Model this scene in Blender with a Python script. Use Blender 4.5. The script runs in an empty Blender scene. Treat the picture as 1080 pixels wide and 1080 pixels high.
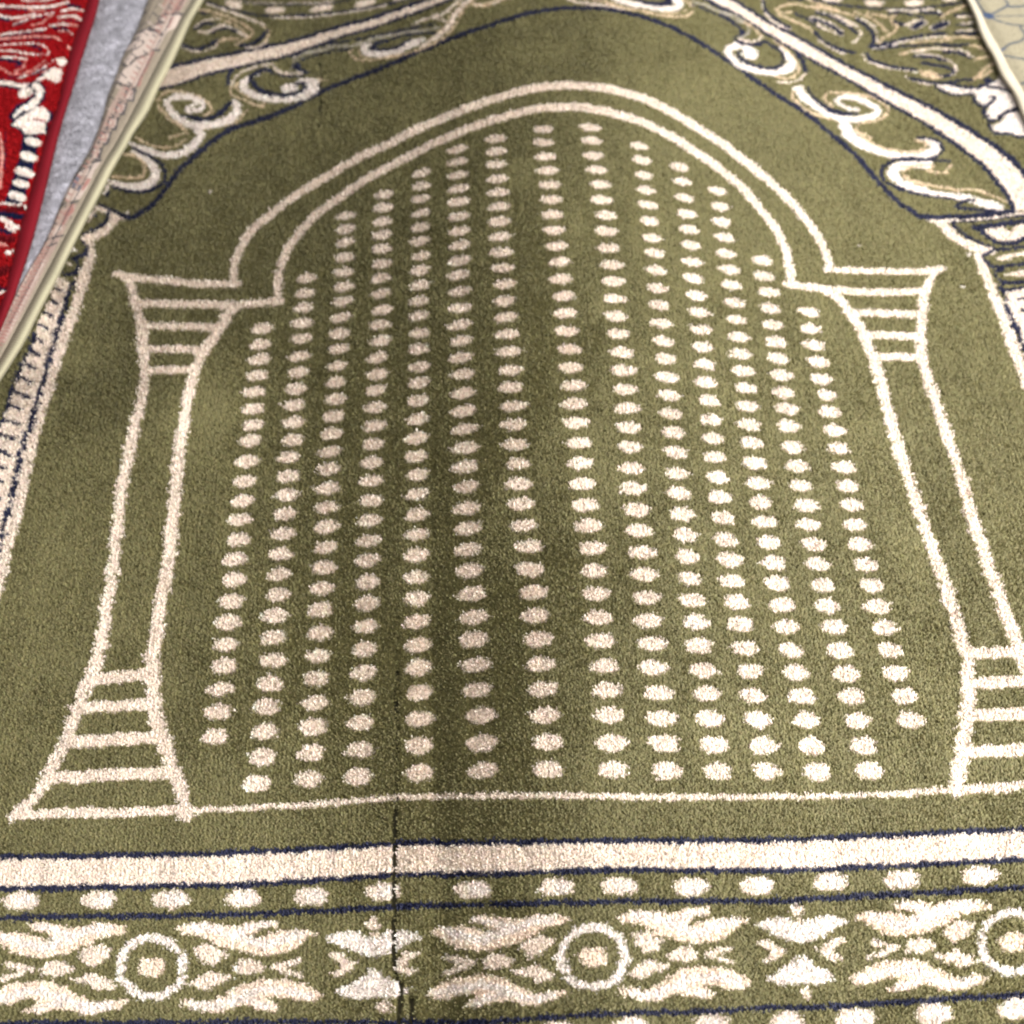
# Close-up of a green prayer rug with an arch, its pile and the neighbouring rugs that overlap its corners.
# All pattern data is in millimetres on the rug (x across, y away from the viewer).
import bpy, math
import numpy as np
from mathutils import Matrix, Vector

def parse(text):   # one motif per line: yarn letter, 0 = filled shape / 1 = band with half-widths, then coordinates
    return [(l[0], int(l[1]), [float(v) for v in l[3:].split()]) for l in text.split('\n')]

CAM = [-0.06096973891150921,0.5767675840026457,0.02595953641838715,-43.982226201070965,-236.24919812535995,593.143152247157]
F = 1400.0
GREEN = parse("""C1 -180.5 314.5 2.4 -181.4 326.7 2.4 -180.8 336.9 2.5 -176.8 350.9 2.7 -172.1 361.1 3 -157.2 378.6 3.1 -145.4 391.2 3.2 -119.3 413.7 3.4 -107.4 423 3.5 -92.3 432.4 3.5 -74.5 445.9 3.6 -53 459.2 3.6 -33.9 469.8 3.7 -12 480.1 3.8 1.3 485.3 3.9 13.9 488.2 4 27.8 489 4.1 39.1 488.3 4.1 54.2 485.2 4.1 62.7 482.2 4 79.2 474.6 3.9 85.3 470.5 3.8 99.4 459.1 3.7 126.5 430.8 3.5 154.3 393.3 3.2 161.3 381.4 3.1 167.3 369.5 3 173.3 355.4 2.9 177 342.7 2.7 179.1 329.6 2.6 179.6 316.6 2.5
C1 -154.3 299.5 2.4 -153.7 326.7 2.5 -151.4 337.8 2.6 -147.4 349.4 2.7 -141.2 360.6 2.9 -132.7 373.2 3 -112.3 394.4 3.2 -99.1 405.6 3.3 -65.5 430.8 3.4 -53.4 438.8 3.5 -34 450.1 3.6 -22.4 455.6 3.7 1.1 464.3 3.8 11.3 466.7 3.9 20.5 467.2 4 34.3 467 4 41.2 465.9 4 54.8 461.9 3.9 73.8 453.3 3.8 80 449.3 3.7 96.3 436.1 3.5 119.3 410.6 3.4 129.3 398.1 3.3 135.3 388.9 3.1 140.1 379.2 3 150.9 354.2 2.8 153.7 343.4 2.7 155.2 331.4 2.6 154.5 304.2 2.5
C1 -251.4 325.5 2.7 -243.2 322.6 2.8 -198.1 315.7 2.8 -178.3 315.2 2.8
C1 -237.4 301.7 3 -179.9 298.7 3 -152.2 300.9 3
C1 -249.6 324.7 1.3 -243.8 320.2 2.2 -242.1 317.6 2.3 -239.3 310.3 2.6 -230.6 280.3 3 -225.7 250.4 2.9 -225.1 236.8 3 -225.5 220.1 3.1 -229 168.2 3.1 -227 125.8 3 -227.5 75.6 3.1 -228.6 64.5 3.2 -231.9 53 3.2 -236 33.1 3.3 -240.9 13.9 3.2 -244.1 4.5 3.1 -247.2 -2.3 2.9 -250 -6.2 2.8 -256 -13 2.4
C1 -179.2 297.2 3.4 -193.1 264.9 3.3 -195.8 256.4 3.2 -197.4 247.5 3.1 -200.3 193.5 3.2 -200.3 169.9 3.2 -199.1 127.2 3.3 -201.6 67.6 3.4 -199.8 52 3.4 -196.1 34.9 3.3 -190.3 19.4 3.2 -181.3 -.5 3.2 -176.9 -14.7 3.2
C1 -231 283.9 2.7 -190.2 282.1 2.7
C1 -227.4 265.9 2.7 -196.4 265 2.7
C1 -225.7 250.4 2.8 -197.7 249.7 2.8
C1 -230 56 3.1 -201.3 58.7 3.1
C1 -233.5 41 3 -198.1 42.3 3
C1 -237.8 23.4 3.2 -191.3 24.8 3.2
C1 -243.2 6 3 -184.6 6.8 3
C1 -255.8 -11.6 2.3 -176.2 -12.5 2.3
C1 -177.1 -12.5 1.4 -119.5 -11.5 1.4 -77.6 -8.6 1.4 -24.9 -9.8 1.4 44.3 -13.5 1.4 119.6 -15.7 1.4 157.4 -15.7 1.4 183.3 -14.2 1.4
C1 181 -14.4 2.2 260.8 -13.3 2.2
C1 177.4 317.1 2.5 210.5 314.3 2.5 233.7 313.7 2.5 248.1 315.6 2.4
C1 152.3 305 2.9 174.6 301 2.9 198.7 297.7 2.9 232.6 297.6 2.8
C1 245.6 314.9 1.3 241.8 311.9 2 238.6 307.7 2.3 235 300.3 2.6 230.8 289.7 2.9 227.3 278.6 3 221.6 254 3 220.4 243.7 3.1 224.5 171.8 3.1 224.8 132.3 3.4 230.1 60.6 3.3 234.6 15.5 3.5 240.1 -14 3.4
C1 174.3 299.1 3 178.8 295 3.2 181.6 291.3 3.1 186 280.8 3.1 189.1 268.8 3.1 192.8 243.6 3.2 193.9 194.8 3.1 197.6 139.9 3.2 201.3 96.2 3.2 203.2 56.3 3.3 202.8 49.5 3.3 196.9 24.5 3.4 182.3 -14.9 3.4
C1 183.4 282.3 2.8 226.6 279.7 2.8
C1 191.4 264.5 2.9 224.2 262.9 2.9
C1 193.3 248 2.8 220.9 247.2 2.8
C1 202.5 56.1 3.1 247.5 56.8 3.2
C1 200.3 40 3.1 248.1 41 3.1
C1 195.4 22.9 3.2 248.1 23.7 3.2
C1 189.2 3.9 2.9 247.5 4.4 2.9
C0 -154.9 281.4 -155.7 278.8 -158.6 276.6 -162.3 275.8 -165.8 276.6 -167.5 278.6 -166.8 281.2 -163.8 283.5 -160.1 284.3 -156.6 283.4
C0 -155.5 269.4 -156.3 266.8 -159.2 264.7 -162.9 263.9 -166.4 264.7 -168.2 266.7 -167.4 269.2 -164.4 271.4 -160.7 272.2 -157.2 271.4
C0 -155 257.8 -155.8 255.1 -158.7 252.9 -162.4 252.1 -165.9 253 -167.7 255.1 -166.9 257.8 -164 260.1 -160.3 260.8 -156.7 259.9
C0 -155.5 246 -156.4 243.5 -159.3 241.4 -163 240.7 -166.6 241.5 -168.3 243.4 -167.5 245.9 -164.5 248 -160.8 248.7 -157.2 247.9
C0 -155.8 234 -156.6 231.4 -159.6 229.3 -163.3 228.6 -166.8 229.5 -168.6 231.5 -167.8 234 -164.8 236.2 -161.1 236.9 -157.5 236
C0 -156 221.8 -156.9 219.3 -159.8 217.2 -163.5 216.5 -167.1 217.4 -168.8 219.4 -168 222 -165.1 224.1 -161.3 224.8 -157.8 223.9
C0 -155.3 210.8 -156.1 208.3 -159.1 206.2 -162.8 205.5 -166.3 206.4 -168.1 208.4 -167.3 210.9 -164.3 213 -160.6 213.7 -157 212.8
C0 -156.1 199.9 -156.9 197.3 -159.9 195.2 -163.6 194.5 -167.2 195.5 -169 197.7 -168.2 200.3 -165.2 202.4 -161.4 203.1 -157.8 202.1
C0 -156.8 186.1 -157.6 183.5 -160.6 181.4 -164.3 180.8 -167.9 181.8 -169.7 183.9 -168.9 186.5 -165.9 188.7 -162.1 189.3 -158.5 188.3
C0 -156.8 172.7 -157.7 170.1 -160.7 168.1 -164.4 167.5 -168 168.5 -169.8 170.6 -168.9 173.2 -166 175.3 -162.2 175.9 -158.6 174.9
C0 -157.5 160.3 -158.3 157.6 -161.3 155.5 -165 154.9 -168.7 156 -170.4 158.2 -169.6 160.9 -166.7 163 -162.9 163.6 -159.2 162.5
C0 -157.6 148.1 -158.5 145.6 -161.5 143.5 -165.3 143 -168.9 144 -170.6 146.1 -169.8 148.6 -166.8 150.6 -163 151.2 -159.4 150.2
C0 -157.8 135.9 -158.6 133.2 -161.6 131.1 -165.4 130.5 -169 131.7 -170.8 134 -170 136.7 -167 138.9 -163.2 139.4 -159.6 138.2
C0 -158.4 123.8 -159.2 121.3 -162.3 119.3 -166 118.8 -169.7 119.8 -171.4 122 -170.6 124.5 -167.6 126.6 -163.8 127.1 -160.1 126
C0 -158.3 112 -159.1 109.2 -162.1 107 -165.9 106.5 -169.5 107.8 -171.3 110.2 -170.6 113 -167.6 115.1 -163.7 115.7 -160.1 114.4
C0 -158.6 99.1 -159.4 96.4 -162.5 94.3 -166.3 93.8 -169.9 95.1 -171.7 97.4 -170.9 100.1 -167.9 102.2 -164.1 102.7 -160.4 101.5
C0 -159.4 86.9 -160.3 84.2 -163.3 82.1 -167.1 81.6 -170.8 82.9 -172.6 85.4 -171.8 88.1 -168.8 90.2 -164.9 90.7 -161.2 89.4
C0 -159.6 74.4 -160.5 71.9 -163.5 70 -167.4 69.6 -171 70.7 -172.8 72.9 -171.9 75.4 -168.9 77.4 -165 77.8 -161.4 76.7
C0 -159.3 62.3 -160.2 59.6 -163.2 57.6 -167 57.2 -170.7 58.5 -172.5 60.9 -171.7 63.5 -168.6 65.6 -164.8 66 -161.1 64.7
C0 -159.7 49.9 -160.6 47.3 -163.7 45.4 -167.5 45 -171.2 46.2 -173 48.5 -172.1 51.1 -169.1 53 -165.2 53.4 -161.5 52.2
C0 -160.5 37.7 -161.4 35 -164.4 33.1 -168.3 32.7 -172 34 -173.8 36.4 -172.9 39.1 -169.9 41.1 -166 41.4 -162.3 40.1
C0 -160.3 24.8 -161.1 22.2 -164.2 20.3 -168.1 19.9 -171.8 21.2 -173.6 23.6 -172.7 26.2 -169.6 28.1 -165.7 28.5 -162 27.2
C0 -131 320.6 -131.9 318 -134.8 315.7 -138.5 314.8 -141.9 315.6 -143.6 317.6 -142.8 320.2 -139.9 322.5 -136.2 323.4 -132.7 322.6
C0 -131.3 308.3 -132.2 305.9 -135.1 303.7 -138.8 302.9 -142.3 303.6 -144 305.4 -143.1 307.9 -140.2 310 -136.5 310.9 -133 310.2
C0 -131.7 296.5 -132.6 294 -135.5 291.8 -139.2 291 -142.7 291.7 -144.4 293.6 -143.5 296.1 -140.6 298.3 -136.9 299.2 -133.4 298.4
C0 -131.5 284.8 -132.4 282.4 -135.4 280.2 -139 279.4 -142.5 280.1 -144.2 282 -143.3 284.5 -140.4 286.6 -136.7 287.4 -133.2 286.7
C0 -132 273.1 -132.9 270.7 -135.9 268.6 -139.6 267.8 -143.1 268.6 -144.7 270.4 -143.9 272.8 -140.9 274.9 -137.2 275.7 -133.7 275
C0 -132 260.3 -132.9 257.8 -135.8 255.6 -139.6 254.9 -143.1 255.7 -144.8 257.6 -143.9 260.1 -140.9 262.3 -137.2 263 -133.7 262.2
C0 -132.2 248.2 -133 245.6 -136 243.4 -139.7 242.6 -143.3 243.5 -145 245.6 -144.1 248.3 -141.2 250.5 -137.4 251.2 -133.9 250.3
C0 -132.8 236.2 -133.6 233.6 -136.6 231.4 -140.3 230.7 -143.9 231.6 -145.6 233.7 -144.8 236.3 -141.8 238.5 -138.1 239.2 -134.5 238.3
C0 -133.2 224.3 -134.1 221.7 -137.1 219.6 -140.8 218.9 -144.4 219.8 -146.1 221.9 -145.3 224.5 -142.3 226.7 -138.5 227.4 -135 226.5
C0 -132.8 212.3 -133.7 209.7 -136.7 207.6 -140.4 206.9 -144 207.9 -145.7 210 -144.8 212.6 -141.8 214.7 -138.1 215.4 -134.5 214.5
C0 -132.9 200.2 -133.8 197.6 -136.8 195.5 -140.5 194.8 -144.1 195.8 -145.8 197.9 -145 200.5 -142 202.6 -138.2 203.2 -134.6 202.3
C0 -134.4 188.6 -135.3 186.1 -138.4 184.1 -142.1 183.4 -145.7 184.4 -147.4 186.4 -146.5 188.9 -143.5 191 -139.7 191.6 -136.1 190.7
C0 -133.9 175.7 -134.7 173.2 -137.8 171.1 -141.6 170.5 -145.1 171.5 -146.8 173.5 -146 176 -142.9 178.1 -139.1 178.7 -135.6 177.8
C0 -134.2 163.5 -135.1 160.8 -138.1 158.7 -141.9 158.1 -145.5 159.2 -147.2 161.4 -146.4 164.1 -143.3 166.2 -139.5 166.8 -135.9 165.7
C0 -134.5 151.4 -135.4 148.8 -138.4 146.7 -142.2 146.1 -145.8 147.2 -147.5 149.4 -146.7 152 -143.6 154.1 -139.8 154.6 -136.2 153.6
C0 -134.6 139.1 -135.5 136.6 -138.5 134.7 -142.3 134.1 -145.9 135.1 -147.6 137.2 -146.8 139.7 -143.7 141.7 -139.9 142.2 -136.3 141.2
C0 -135.4 126.6 -136.3 124.1 -139.3 122.1 -143.1 121.6 -146.7 122.7 -148.5 124.8 -147.6 127.3 -144.5 129.3 -140.7 129.9 -137.1 128.8
C0 -135.5 114.4 -136.4 111.9 -139.4 109.9 -143.3 109.4 -146.9 110.5 -148.6 112.6 -147.7 115.1 -144.6 117.1 -140.8 117.6 -137.2 116.5
C0 -135.3 101.9 -136.2 99.3 -139.2 97.2 -143.1 96.7 -146.7 97.9 -148.4 100.2 -147.6 102.9 -144.5 104.9 -140.7 105.4 -137 104.2
C0 -135.9 89.8 -136.8 87 -139.8 84.9 -143.6 84.5 -147.3 85.8 -149.1 88.2 -148.2 91 -145.2 93.2 -141.3 93.6 -137.7 92.3
C0 -135.9 77.7 -136.8 75 -139.8 73 -143.7 72.5 -147.3 73.8 -149.1 76.1 -148.2 78.8 -145.1 80.8 -141.3 81.3 -137.6 80
C0 -135.6 64.7 -136.5 62.2 -139.6 60.2 -143.5 59.8 -147.1 61 -148.9 63.3 -148 65.8 -144.9 67.8 -141 68.3 -137.3 67
C0 -136 52.2 -136.9 49.5 -140 47.4 -143.9 47 -147.5 48.3 -149.3 50.8 -148.5 53.6 -145.4 55.7 -141.5 56.1 -137.8 54.7
C0 -137 39.8 -137.9 37.2 -141.1 35.2 -144.9 34.8 -148.6 36.1 -150.4 38.5 -149.5 41.2 -146.4 43.2 -142.5 43.6 -138.8 42.3
C0 -137.2 26.6 -138.1 23.9 -141.2 21.8 -145.1 21.5 -148.7 22.9 -150.5 25.4 -149.6 28.1 -146.5 30.2 -142.6 30.6 -138.9 29.1
C0 -137.3 13.7 -138.2 10.8 -141.3 8.8 -145.2 8.5 -148.9 9.9 -150.7 12.5 -149.8 15.3 -146.7 17.4 -142.8 17.8 -139.1 16.3
C0 -138.9 .3 -139.8 -2.4 -143 -4.3 -146.9 -4.6 -150.6 -3.2 -152.3 -.8 -151.4 1.8 -148.3 3.8 -144.4 4.1 -140.7 2.7
C0 -108.5 372 -109.4 369.6 -112.4 367.4 -116 366.4 -119.5 367 -121.1 368.7 -120.2 371.1 -117.2 373.3 -113.6 374.2 -110.1 373.7
C0 -108.4 360.4 -109.3 357.8 -112.2 355.5 -115.9 354.6 -119.3 355.3 -121 357.2 -120.1 359.7 -117.2 362 -113.5 362.9 -110 362.3
C0 -108.5 349.2 -109.4 346.6 -112.3 344.2 -116 343.3 -119.5 344.1 -121.1 346 -120.3 348.7 -117.3 351 -113.6 351.9 -110.2 351.2
C0 -108.6 336.9 -109.5 334.3 -112.4 332.1 -116.1 331.2 -119.6 331.9 -121.2 333.8 -120.3 336.3 -117.4 338.5 -113.7 339.4 -110.2 338.8
C0 -109 324.9 -109.9 322.4 -112.8 320.2 -116.5 319.4 -120 320 -121.6 321.9 -120.8 324.4 -117.8 326.7 -114.1 327.5 -110.6 326.9
C0 -108.4 313 -109.3 310.4 -112.3 308.1 -116 307.3 -119.5 308.1 -121.1 310.1 -120.3 312.7 -117.3 314.9 -113.6 315.8 -110.1 315
C0 -108.8 301.3 -109.7 298.7 -112.7 296.6 -116.4 295.7 -119.9 296.5 -121.5 298.4 -120.6 300.9 -117.6 303.1 -113.9 303.9 -110.4 303.2
C0 -109.5 288.9 -110.4 286.5 -113.4 284.3 -117.1 283.5 -120.6 284.2 -122.2 286.1 -121.3 288.5 -118.3 290.7 -114.6 291.5 -111.1 290.8
C0 -109.8 276.5 -110.6 273.9 -113.6 271.6 -117.4 270.8 -120.9 271.7 -122.6 273.8 -121.7 276.5 -118.7 278.7 -115 279.5 -111.4 278.6
C0 -110 264.6 -110.9 262.1 -113.9 260 -117.6 259.3 -121.1 260 -122.8 261.9 -121.9 264.4 -118.9 266.5 -115.1 267.2 -111.6 266.5
C0 -110.3 252.2 -111.2 249.8 -114.3 247.8 -118 247 -121.5 247.8 -123.1 249.7 -122.2 252.1 -119.2 254.1 -115.5 254.9 -111.9 254.1
C0 -111 240.3 -111.9 237.7 -115 235.5 -118.7 234.8 -122.2 235.7 -123.9 237.8 -123 240.4 -120 242.6 -116.3 243.4 -112.7 242.5
C0 -110.4 228.4 -111.3 225.8 -114.3 223.7 -118.1 223 -121.6 223.9 -123.3 225.9 -122.4 228.5 -119.4 230.6 -115.6 231.3 -112.1 230.4
C0 -111.2 215.9 -112.1 213.3 -115.1 211.2 -118.9 210.5 -122.4 211.4 -124.1 213.6 -123.2 216.2 -120.2 218.4 -116.4 219.1 -112.9 218.1
C0 -111.6 204.1 -112.5 201.5 -115.5 199.4 -119.3 198.7 -122.9 199.7 -124.5 201.8 -123.7 204.3 -120.6 206.4 -116.8 207.1 -113.3 206.2
C0 -112.3 191.5 -113.3 189.1 -116.3 187.1 -120.1 186.4 -123.6 187.3 -125.3 189.3 -124.4 191.7 -121.3 193.8 -117.5 194.4 -114 193.5
C0 -112.6 179.9 -113.5 177.2 -116.5 175 -120.3 174.4 -123.9 175.5 -125.6 177.7 -124.7 180.5 -121.7 182.7 -117.9 183.3 -114.3 182.2
C0 -112.3 167.4 -113.2 164.7 -116.3 162.6 -120.1 162 -123.7 163.1 -125.4 165.4 -124.5 168.1 -121.4 170.2 -117.6 170.9 -114 169.7
C0 -112.5 155.1 -113.4 152.5 -116.5 150.5 -120.3 149.9 -123.9 150.9 -125.5 153 -124.6 155.6 -121.6 157.6 -117.7 158.2 -114.1 157.2
C0 -112.4 142.6 -113.3 139.8 -116.4 137.7 -120.2 137.1 -123.8 138.3 -125.5 140.6 -124.7 143.4 -121.6 145.5 -117.8 146.1 -114.1 144.9
C0 -112.1 130 -113.1 127.5 -116.2 125.5 -120 125 -123.6 126 -125.3 128.1 -124.3 130.6 -121.2 132.6 -117.4 133.1 -113.8 132.1
C0 -112.6 117.8 -113.6 115.2 -116.7 113.2 -120.5 112.7 -124.1 113.8 -125.8 116 -124.9 118.6 -121.8 120.6 -117.9 121.1 -114.3 120
C0 -112.9 105.4 -113.8 102.9 -116.9 100.9 -120.8 100.4 -124.4 101.5 -126.1 103.7 -125.1 106.2 -122 108.2 -118.2 108.7 -114.6 107.6
C0 -113.3 92.8 -114.3 90 -117.4 87.9 -121.2 87.4 -124.8 88.7 -126.6 91.1 -125.7 93.9 -122.6 96 -118.7 96.5 -115 95.2
C0 -112.8 79.9 -113.8 77.3 -116.9 75.3 -120.7 74.9 -124.4 76.1 -126.1 78.4 -125.1 81 -122 83 -118.1 83.4 -114.5 82.2
C0 -113 66.9 -114 64.4 -117.2 62.5 -121 62 -124.7 63.2 -126.4 65.4 -125.4 68 -122.3 69.9 -118.4 70.4 -114.7 69.2
C0 -113.5 54.3 -114.5 51.7 -117.6 49.7 -121.5 49.3 -125.1 50.6 -126.8 52.9 -125.9 55.6 -122.8 57.6 -118.9 58 -115.2 56.7
C0 -113.5 41.3 -114.4 38.8 -117.6 36.9 -121.5 36.5 -125.1 37.7 -126.8 40 -125.9 42.5 -122.7 44.5 -118.8 44.9 -115.2 43.6
C0 -113.9 28.4 -114.9 25.7 -118 23.6 -121.9 23.3 -125.6 24.7 -127.3 27.2 -126.4 30 -123.2 32 -119.3 32.4 -115.6 31
C0 -114.2 15.3 -115.2 12.7 -118.4 10.7 -122.3 10.4 -125.9 11.7 -127.6 14.1 -126.7 16.8 -123.5 18.7 -119.6 19.1 -115.9 17.7
C0 -114.9 1.8 -115.9 -.8 -119.1 -2.7 -123 -3 -126.7 -1.7 -128.4 .7 -127.4 3.3 -124.2 5.2 -120.3 5.6 -116.6 4.2
C0 -85.2 389.9 -86.1 387.3 -89.1 385 -92.8 384 -96.2 384.6 -97.8 386.6 -96.9 389.2 -94 391.5 -90.3 392.5 -86.8 391.9
C0 -85.5 378.3 -86.4 375.8 -89.4 373.6 -93 372.6 -96.5 373.2 -98.1 375 -97.2 377.5 -94.2 379.7 -90.5 380.7 -87.1 380.1
C0 -86 366.2 -86.9 363.6 -89.9 361.3 -93.6 360.3 -97 361 -98.7 362.9 -97.8 365.5 -94.8 367.8 -91.1 368.8 -87.6 368.1
C0 -85.7 354.9 -86.6 352.5 -89.6 350.3 -93.3 349.4 -96.7 350 -98.3 351.7 -97.4 354.1 -94.4 356.2 -90.7 357.1 -87.3 356.6
C0 -86.2 343.3 -87.1 340.7 -90.1 338.4 -93.8 337.5 -97.3 338.2 -98.9 340.2 -98 342.8 -95 345.1 -91.3 346 -87.8 345.3
C0 -85.6 331 -86.6 328.6 -89.6 326.4 -93.3 325.5 -96.8 326.2 -98.4 328 -97.4 330.4 -94.4 332.6 -90.7 333.5 -87.2 332.9
C0 -86.1 319.2 -87 316.7 -90.1 314.5 -93.8 313.7 -97.2 314.3 -98.9 316.2 -97.9 318.7 -94.9 320.9 -91.2 321.8 -87.7 321.1
C0 -85.8 307.1 -86.7 304.7 -89.8 302.6 -93.5 301.8 -96.9 302.4 -98.5 304.2 -97.6 306.6 -94.6 308.8 -90.8 309.6 -87.4 309
C0 -85.4 294.2 -86.3 291.7 -89.4 289.5 -93.1 288.7 -96.6 289.4 -98.2 291.4 -97.3 293.9 -94.3 296.1 -90.5 297 -87 296.2
C0 -86.3 282.6 -87.3 280.1 -90.3 278 -94.1 277.2 -97.6 277.9 -99.2 279.8 -98.2 282.3 -95.2 284.4 -91.4 285.2 -87.9 284.5
C0 -86 269.9 -87 267.3 -90 265 -93.7 264.3 -97.2 265.1 -98.9 267.2 -98 269.8 -94.9 272 -91.2 272.8 -87.7 272
C0 -87.1 257.6 -88 255 -91 252.7 -94.8 252 -98.3 252.9 -100 255 -99.1 257.7 -96 260 -92.3 260.7 -88.7 259.8
C0 -87.1 245.6 -88.1 242.9 -91.1 240.7 -94.9 240 -98.4 240.9 -100.1 243 -99.1 245.7 -96.1 247.9 -92.3 248.7 -88.8 247.8
C0 -87.7 234 -88.7 231.5 -91.8 229.5 -95.5 228.8 -99 229.6 -100.7 231.5 -99.7 233.9 -96.6 236 -92.9 236.7 -89.3 235.9
C0 -88 221.4 -89 218.9 -92.1 216.8 -95.8 216.1 -99.4 217 -101 219 -100.1 221.5 -97 223.6 -93.2 224.3 -89.7 223.4
C0 -87.9 208.5 -88.9 206 -92 204 -95.8 203.3 -99.3 204.2 -100.9 206.1 -100 208.6 -96.9 210.7 -93.1 211.4 -89.5 210.5
C0 -88.3 196.2 -89.3 193.6 -92.4 191.5 -96.1 190.8 -99.7 191.8 -101.3 193.9 -100.4 196.5 -97.3 198.6 -93.5 199.3 -90 198.3
C0 -88.9 183.6 -89.9 181.1 -93 179.1 -96.8 178.5 -100.3 179.4 -101.9 181.4 -101 183.9 -97.9 185.9 -94 186.5 -90.5 185.6
C0 -89 171.4 -89.9 168.9 -93.1 166.9 -96.9 166.3 -100.4 167.3 -102.1 169.3 -101.1 171.7 -98 173.8 -94.1 174.4 -90.6 173.4
C0 -88.9 158.6 -89.9 156 -93 153.9 -96.8 153.3 -100.4 154.4 -102 156.5 -101.1 159.1 -98 161.2 -94.1 161.8 -90.6 160.8
C0 -89.6 146 -90.6 143.5 -93.8 141.5 -97.6 141 -101.1 142 -102.8 144 -101.8 146.5 -98.7 148.5 -94.8 149.1 -91.3 148.1
C0 -89.4 133.7 -90.4 131.2 -93.6 129.2 -97.4 128.7 -101 129.7 -102.6 131.8 -101.6 134.2 -98.5 136.2 -94.6 136.8 -91.1 135.8
C0 -90 121.4 -91 118.8 -94.2 116.8 -98 116.2 -101.6 117.4 -103.3 119.6 -102.3 122.2 -99.2 124.3 -95.3 124.8 -91.7 123.7
C0 -89.6 108.6 -90.6 105.9 -93.7 103.9 -97.6 103.3 -101.2 104.5 -102.9 106.8 -101.9 109.5 -98.8 111.6 -94.9 112.1 -91.3 110.9
C0 -89.8 96.2 -90.8 93.6 -94 91.6 -97.8 91.1 -101.4 92.2 -103.1 94.5 -102.1 97.1 -99 99.1 -95.1 99.6 -91.5 98.4
C0 -89.7 82.9 -90.7 80.4 -93.9 78.5 -97.7 78 -101.3 79.1 -103 81.4 -102 83.9 -98.8 85.9 -94.9 86.3 -91.3 85.2
C0 -90.5 69.9 -91.5 67.1 -94.6 65 -98.5 64.6 -102.1 65.9 -103.8 68.4 -102.9 71.1 -99.7 73.2 -95.8 73.7 -92.2 72.3
C0 -90.6 57.1 -91.7 54.5 -94.9 52.6 -98.7 52.1 -102.3 53.4 -104 55.6 -103 58.2 -99.8 60.2 -95.9 60.6 -92.3 59.3
C0 -90.8 43.4 -91.8 40.7 -95 38.7 -98.9 38.4 -102.5 39.7 -104.2 42 -103.2 44.7 -100 46.7 -96.1 47.1 -92.5 45.8
C0 -91.2 30 -92.3 27.5 -95.5 25.6 -99.4 25.3 -103 26.5 -104.7 28.8 -103.7 31.3 -100.4 33.2 -96.5 33.6 -92.9 32.3
C0 -91.1 16.1 -92.1 13.6 -95.3 11.7 -99.3 11.3 -102.9 12.6 -104.5 15 -103.5 17.5 -100.3 19.4 -96.4 19.8 -92.7 18.5
C0 -91.9 2.6 -92.9 -.2 -96.1 -2.2 -100 -2.5 -103.7 -1.1 -105.4 1.5 -104.4 4.3 -101.2 6.3 -97.2 6.7 -93.6 5.2
C0 -61.8 409.1 -62.8 406.6 -65.8 404.3 -69.4 403.3 -72.9 403.8 -74.4 405.6 -73.5 408.1 -70.5 410.4 -66.8 411.5 -63.4 410.9
C0 -62.3 397.2 -63.3 394.8 -66.3 392.6 -70 391.7 -73.4 392.1 -74.9 393.7 -73.9 396.1 -70.9 398.3 -67.2 399.3 -63.8 398.8
C0 -62.2 385.9 -63.2 383.4 -66.2 381.2 -69.9 380.2 -73.3 380.7 -74.9 382.5 -74 384.9 -70.9 387.2 -67.2 388.2 -63.8 387.6
C0 -62.2 373.6 -63.1 371.2 -66.2 369 -69.9 368.1 -73.3 368.6 -74.9 370.3 -73.9 372.7 -70.9 374.8 -67.1 375.8 -63.7 375.3
C0 -62.7 361.5 -63.7 358.9 -66.7 356.6 -70.4 355.7 -73.8 356.3 -75.4 358.3 -74.5 360.8 -71.5 363.2 -67.8 364.1 -64.3 363.4
C0 -62.7 349.4 -63.7 346.9 -66.7 344.7 -70.4 343.8 -73.9 344.4 -75.4 346.2 -74.5 348.7 -71.4 350.9 -67.7 351.8 -64.3 351.2
C0 -62 336.8 -63 334.3 -66 332.1 -69.8 331.3 -73.2 331.9 -74.8 333.7 -73.8 336.1 -70.8 338.3 -67 339.2 -63.6 338.6
C0 -62.8 324.8 -63.7 322.3 -66.8 320 -70.5 319.1 -74 319.9 -75.6 321.8 -74.6 324.4 -71.6 326.6 -67.8 327.5 -64.4 326.8
C0 -63 312.7 -64 310.1 -67 307.9 -70.8 307 -74.2 307.8 -75.8 309.7 -74.9 312.3 -71.8 314.5 -68.1 315.4 -64.6 314.6
C0 -63.3 300.1 -64.3 297.6 -67.4 295.4 -71.1 294.5 -74.6 295.3 -76.2 297.2 -75.2 299.7 -72.1 301.9 -68.4 302.7 -64.9 302
C0 -63.5 288.5 -64.5 286 -67.6 283.9 -71.3 283.1 -74.8 283.8 -76.4 285.7 -75.4 288.1 -72.3 290.3 -68.6 291.1 -65.1 290.4
C0 -62.9 275.3 -63.9 272.9 -67 270.8 -70.8 270 -74.3 270.7 -75.9 272.5 -74.9 274.9 -71.8 277 -68 277.8 -64.5 277.1
C0 -63.8 263.3 -64.7 260.6 -67.8 258.4 -71.6 257.6 -75.1 258.5 -76.7 260.7 -75.8 263.3 -72.7 265.6 -68.9 266.4 -65.4 265.5
C0 -63.3 250.4 -64.2 247.8 -67.3 245.7 -71.1 244.9 -74.6 245.8 -76.2 247.8 -75.3 250.3 -72.2 252.5 -68.4 253.2 -64.9 252.4
C0 -63.4 238.6 -64.4 236 -67.5 233.8 -71.3 233.1 -74.8 234 -76.4 236.1 -75.4 238.7 -72.3 240.9 -68.5 241.6 -65 240.7
C0 -63.8 225.7 -64.8 223.1 -67.9 220.9 -71.7 220.2 -75.2 221.1 -76.8 223.3 -75.9 226 -72.8 228.2 -69 228.9 -65.4 227.9
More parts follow.
